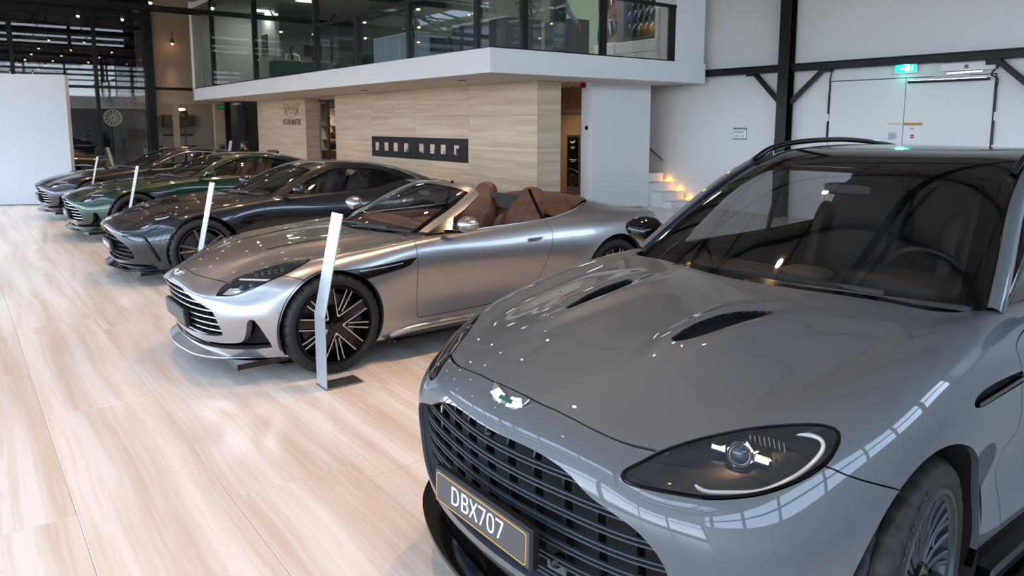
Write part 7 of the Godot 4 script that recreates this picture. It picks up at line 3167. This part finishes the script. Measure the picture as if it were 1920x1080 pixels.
func hand(root: Node3D, at: Vector3, b: Basis, skin: Material) -> void:   # fingers run along -z of b, palm faces -y
	var x := Transform3D(b, at)
	var bones := []
	for k in 3:
		bones.append([x * Vector3(-.028 + .028 * k, 0, 0), x * Vector3(-.030 + .030 * k, .002, -.075), .020, .016])
	for k in 4:
		var px := -.036 + .024 * k
		var len: float = [.062, .074, .070, .054][k]
		var a := x * Vector3(px, 0, -.080)
		var m := x * Vector3(px * 1.05, -.012, -.080 - len * .55)
		var e := x * Vector3(px * 1.05, -.034, -.080 - len)
		bones.append([a, m, .0095, .009])
		bones.append([m, e, .009, .008])
	bones.append([x * Vector3(-.040, -.005, -.02), x * Vector3(-.068, -.02, -.055), .013, .010])
	bones.append([x * Vector3(-.068, -.02, -.055), x * Vector3(-.062, -.035, -.085), .010, .009])
	put("hand", net(bones, .005, .006), skin, root)


func build_people() -> void:
	var skin := mat(Color(.62, .42, .33), .55)
	var hair := mat(Color(.045, .032, .025), .7)
	# ---- bearded man at the reception, seen over the roofs of the coupes, looking down to the left
	var a := thing("person", "bearded dark-haired person in a dark jacket sitting behind the coupes at the reception", "person", Vector3(-19.3, 0, -6.15), -.55)
	var jacket := mat(Color(.05, .048, .05), .7)
	var b := [
		[Vector3(0, .50, -.02), Vector3(0, .80, .0), .15, .15, Vector3(1.15, 1, .85)], [Vector3(0, .80, 0), Vector3(0, 1.0, .04), .16, .13, Vector3(1.25, 1, .8)],
		[Vector3(-.15, 1.0, .03), Vector3(.15, 1.0, .03), .075, .075],
		[Vector3(.19, .99, .03), Vector3(.25, .74, .10), .060, .050], [Vector3(.25, .74, .10), Vector3(.12, .80, .36), .048, .036],
		[Vector3(-.19, .99, .03), Vector3(-.25, .74, .10), .060, .050], [Vector3(-.25, .74, .10), Vector3(-.12, .80, .36), .048, .036],
		[Vector3(.09, .50, .0), Vector3(.13, .50, .42), .085, .065], [Vector3(.13, .50, .42), Vector3(.14, .08, .44), .062, .045],
		[Vector3(-.09, .50, .0), Vector3(-.13, .50, .42), .085, .065], [Vector3(-.13, .50, .42), Vector3(-.14, .08, .44), .062, .045],
		[Vector3(.14, .05, .40), Vector3(.14, .04, .54), .045, .035], [Vector3(-.14, .05, .40), Vector3(-.14, .04, .54), .045, .035]]
	put("clothed_body", net(b, .016, .035), jacket, a)
	put("shirt_collar", ellipsoid_soup(Vector3(0, 1.045, .055), Vector3(.075, .03, .06), 8, 14), mat(Color(.30, .16, .10), .7), a)
	head_parts(a, Vector3(0, 1.20, .09), -.25, .22, skin, hair, true)
	hand(a, Vector3(.12, .80, .37), Basis(Vector3.UP, PI - .2), skin)
	hand(a, Vector3(-.12, .80, .37), Basis(Vector3.UP, PI + .2), skin)
	var st := thing("stool", "dark stool under the bearded person", "stool", Vector3(-19.3, 0, -6.18), -.55)
	put("seat", rounded_soup(Vector3(-.2, .36, -.2), Vector3(.2, .42, .2), .4), M.leather_black, st)
	for x in [-.16, .16]:
		for z in [-.16, .16]:
			put("leg", tube_soup(PackedVector3Array([Vector3(x, 0, z), Vector3(x, .38, z)]), .016, 8), M.plastic, st)
	# ---- man in a white shirt and dark tie at his desk upstairs, turned to the right
	var f := 2.98
	var w := thing("person", "dark-haired person in a white shirt and tie at a desk behind the upper glass", "person", Vector3(-24.05, f, -9.22), 1.35)
	var shirt := mat(Color(.80, .81, .80), .7)
	var c := [
		[Vector3(0, .56, .0), Vector3(0, .82, .02), .135, .14, Vector3(1.15, 1, .85)], [Vector3(0, .82, .02), Vector3(0, 1.0, .06), .15, .12, Vector3(1.2, 1, .8)],
		[Vector3(-.15, 1.0, .05), Vector3(.15, 1.0, .05), .068, .068],
		[Vector3(.19, .99, .05), Vector3(.24, .76, .14), .056, .046], [Vector3(.24, .76, .14), Vector3(.14, .79, .40), .044, .033],
		[Vector3(-.19, .99, .05), Vector3(-.24, .76, .14), .056, .046], [Vector3(-.24, .76, .14), Vector3(-.14, .79, .40), .044, .033]]
	put("shirt", net(c, .016, .035), shirt, w)
	var t := [
		[Vector3(-.06, .54, 0), Vector3(.06, .54, 0), .115, .115],
		[Vector3(.09, .55, .0), Vector3(.12, .53, .40), .085, .062], [Vector3(.12, .53, .40), Vector3(.12, .10, .42), .060, .045],
		[Vector3(-.09, .55, .0), Vector3(-.12, .53, .40), .085, .062], [Vector3(-.12, .53, .40), Vector3(-.12, .10, .42), .060, .045],
		[Vector3(.12, .05, .40), Vector3(.12, .04, .54), .042, .034], [Vector3(-.12, .05, .40), Vector3(-.12, .04, .54), .042, .034]]
	put("trousers", net(t, .016, .03), mat(Color(.03, .035, .045), .7), w)
	put("tie", bar_soup(Vector3(0, 1.02, .16), Vector3(0, .66, .15), .06, .012, Vector3(0, 0, 1), .003), mat(Color(.03, .04, .07), .5), w)
	head_parts(w, Vector3(0, 1.19, .10), 0.0, .18, skin, hair, false)
	hand(w, Vector3(.14, .79, .41), Basis(Vector3.UP, PI - .2), skin)
	hand(w, Vector3(-.14, .79, .41), Basis(Vector3.UP, PI + .2), skin)
	# ---- person in a long dark coat at the balustrade corner, back to the camera, a pale blue sleeve reaching right
	var p := thing("person", "standing person in a long dark coat with a pale blue sleeve, upstairs at the corner", "person", Vector3(-11.25, f, -9.72), 2.75)
	var coat := []
	coat.append([Vector3(0, .30, 0), Vector3(0, .90, .0), .25, .20, Vector3(1.15, 1, .75)])
	coat.append([Vector3(0, .90, 0), Vector3(0, 1.30, .0), .19, .20, Vector3(1.1, 1, .72)])
	coat.append([Vector3(-.17, 1.40, 0), Vector3(.17, 1.40, 0), .085, .085])
	coat.append([Vector3(.23, 1.38, 0), Vector3(.30, 1.08, .0), .075, .062])
	coat.append([Vector3(.30, 1.08, 0), Vector3(.30, .80, .08), .060, .050])
	coat.append([Vector3(-.23, 1.38, 0), Vector3(-.31, 1.12, .02), .075, .062])
	put("coat", net(coat, .018, .05), mat(Color(.055, .057, .060), .8), p)
	var legs := [[Vector3(.09, .34, 0), Vector3(.09, .08, 0), .065, .05], [Vector3(-.09, .34, 0), Vector3(-.09, .08, 0), .065, .05], [Vector3(.09, .05, -.03), Vector3(.09, .04, .13), .042, .035], [Vector3(-.09, .05, -.03), Vector3(-.09, .04, .13), .042, .035]]
	put("legs", net(legs, .016, .02), mat(Color(.02, .02, .022), .6), p)
	put("sleeve", net([[Vector3(-.31, 1.14, .02), Vector3(-.40, .90, .10), .052, .046], [Vector3(-.40, .90, .10), Vector3(-.46, .72, .22), .046, .038]], .012, .02), mat(Color(.52, .60, .70), .7), p)
	hand(p, Vector3(-.465, .71, .225), Basis(Vector3.UP, PI + .3) * Basis(Vector3.RIGHT, -.8), skin)
	hand(p, Vector3(.30, .79, .09), Basis(Vector3.UP, PI) * Basis(Vector3.RIGHT, -1.2), skin)
	head_parts(p, Vector3(0, 1.62, .02), 0.0, .15, skin, hair, false)
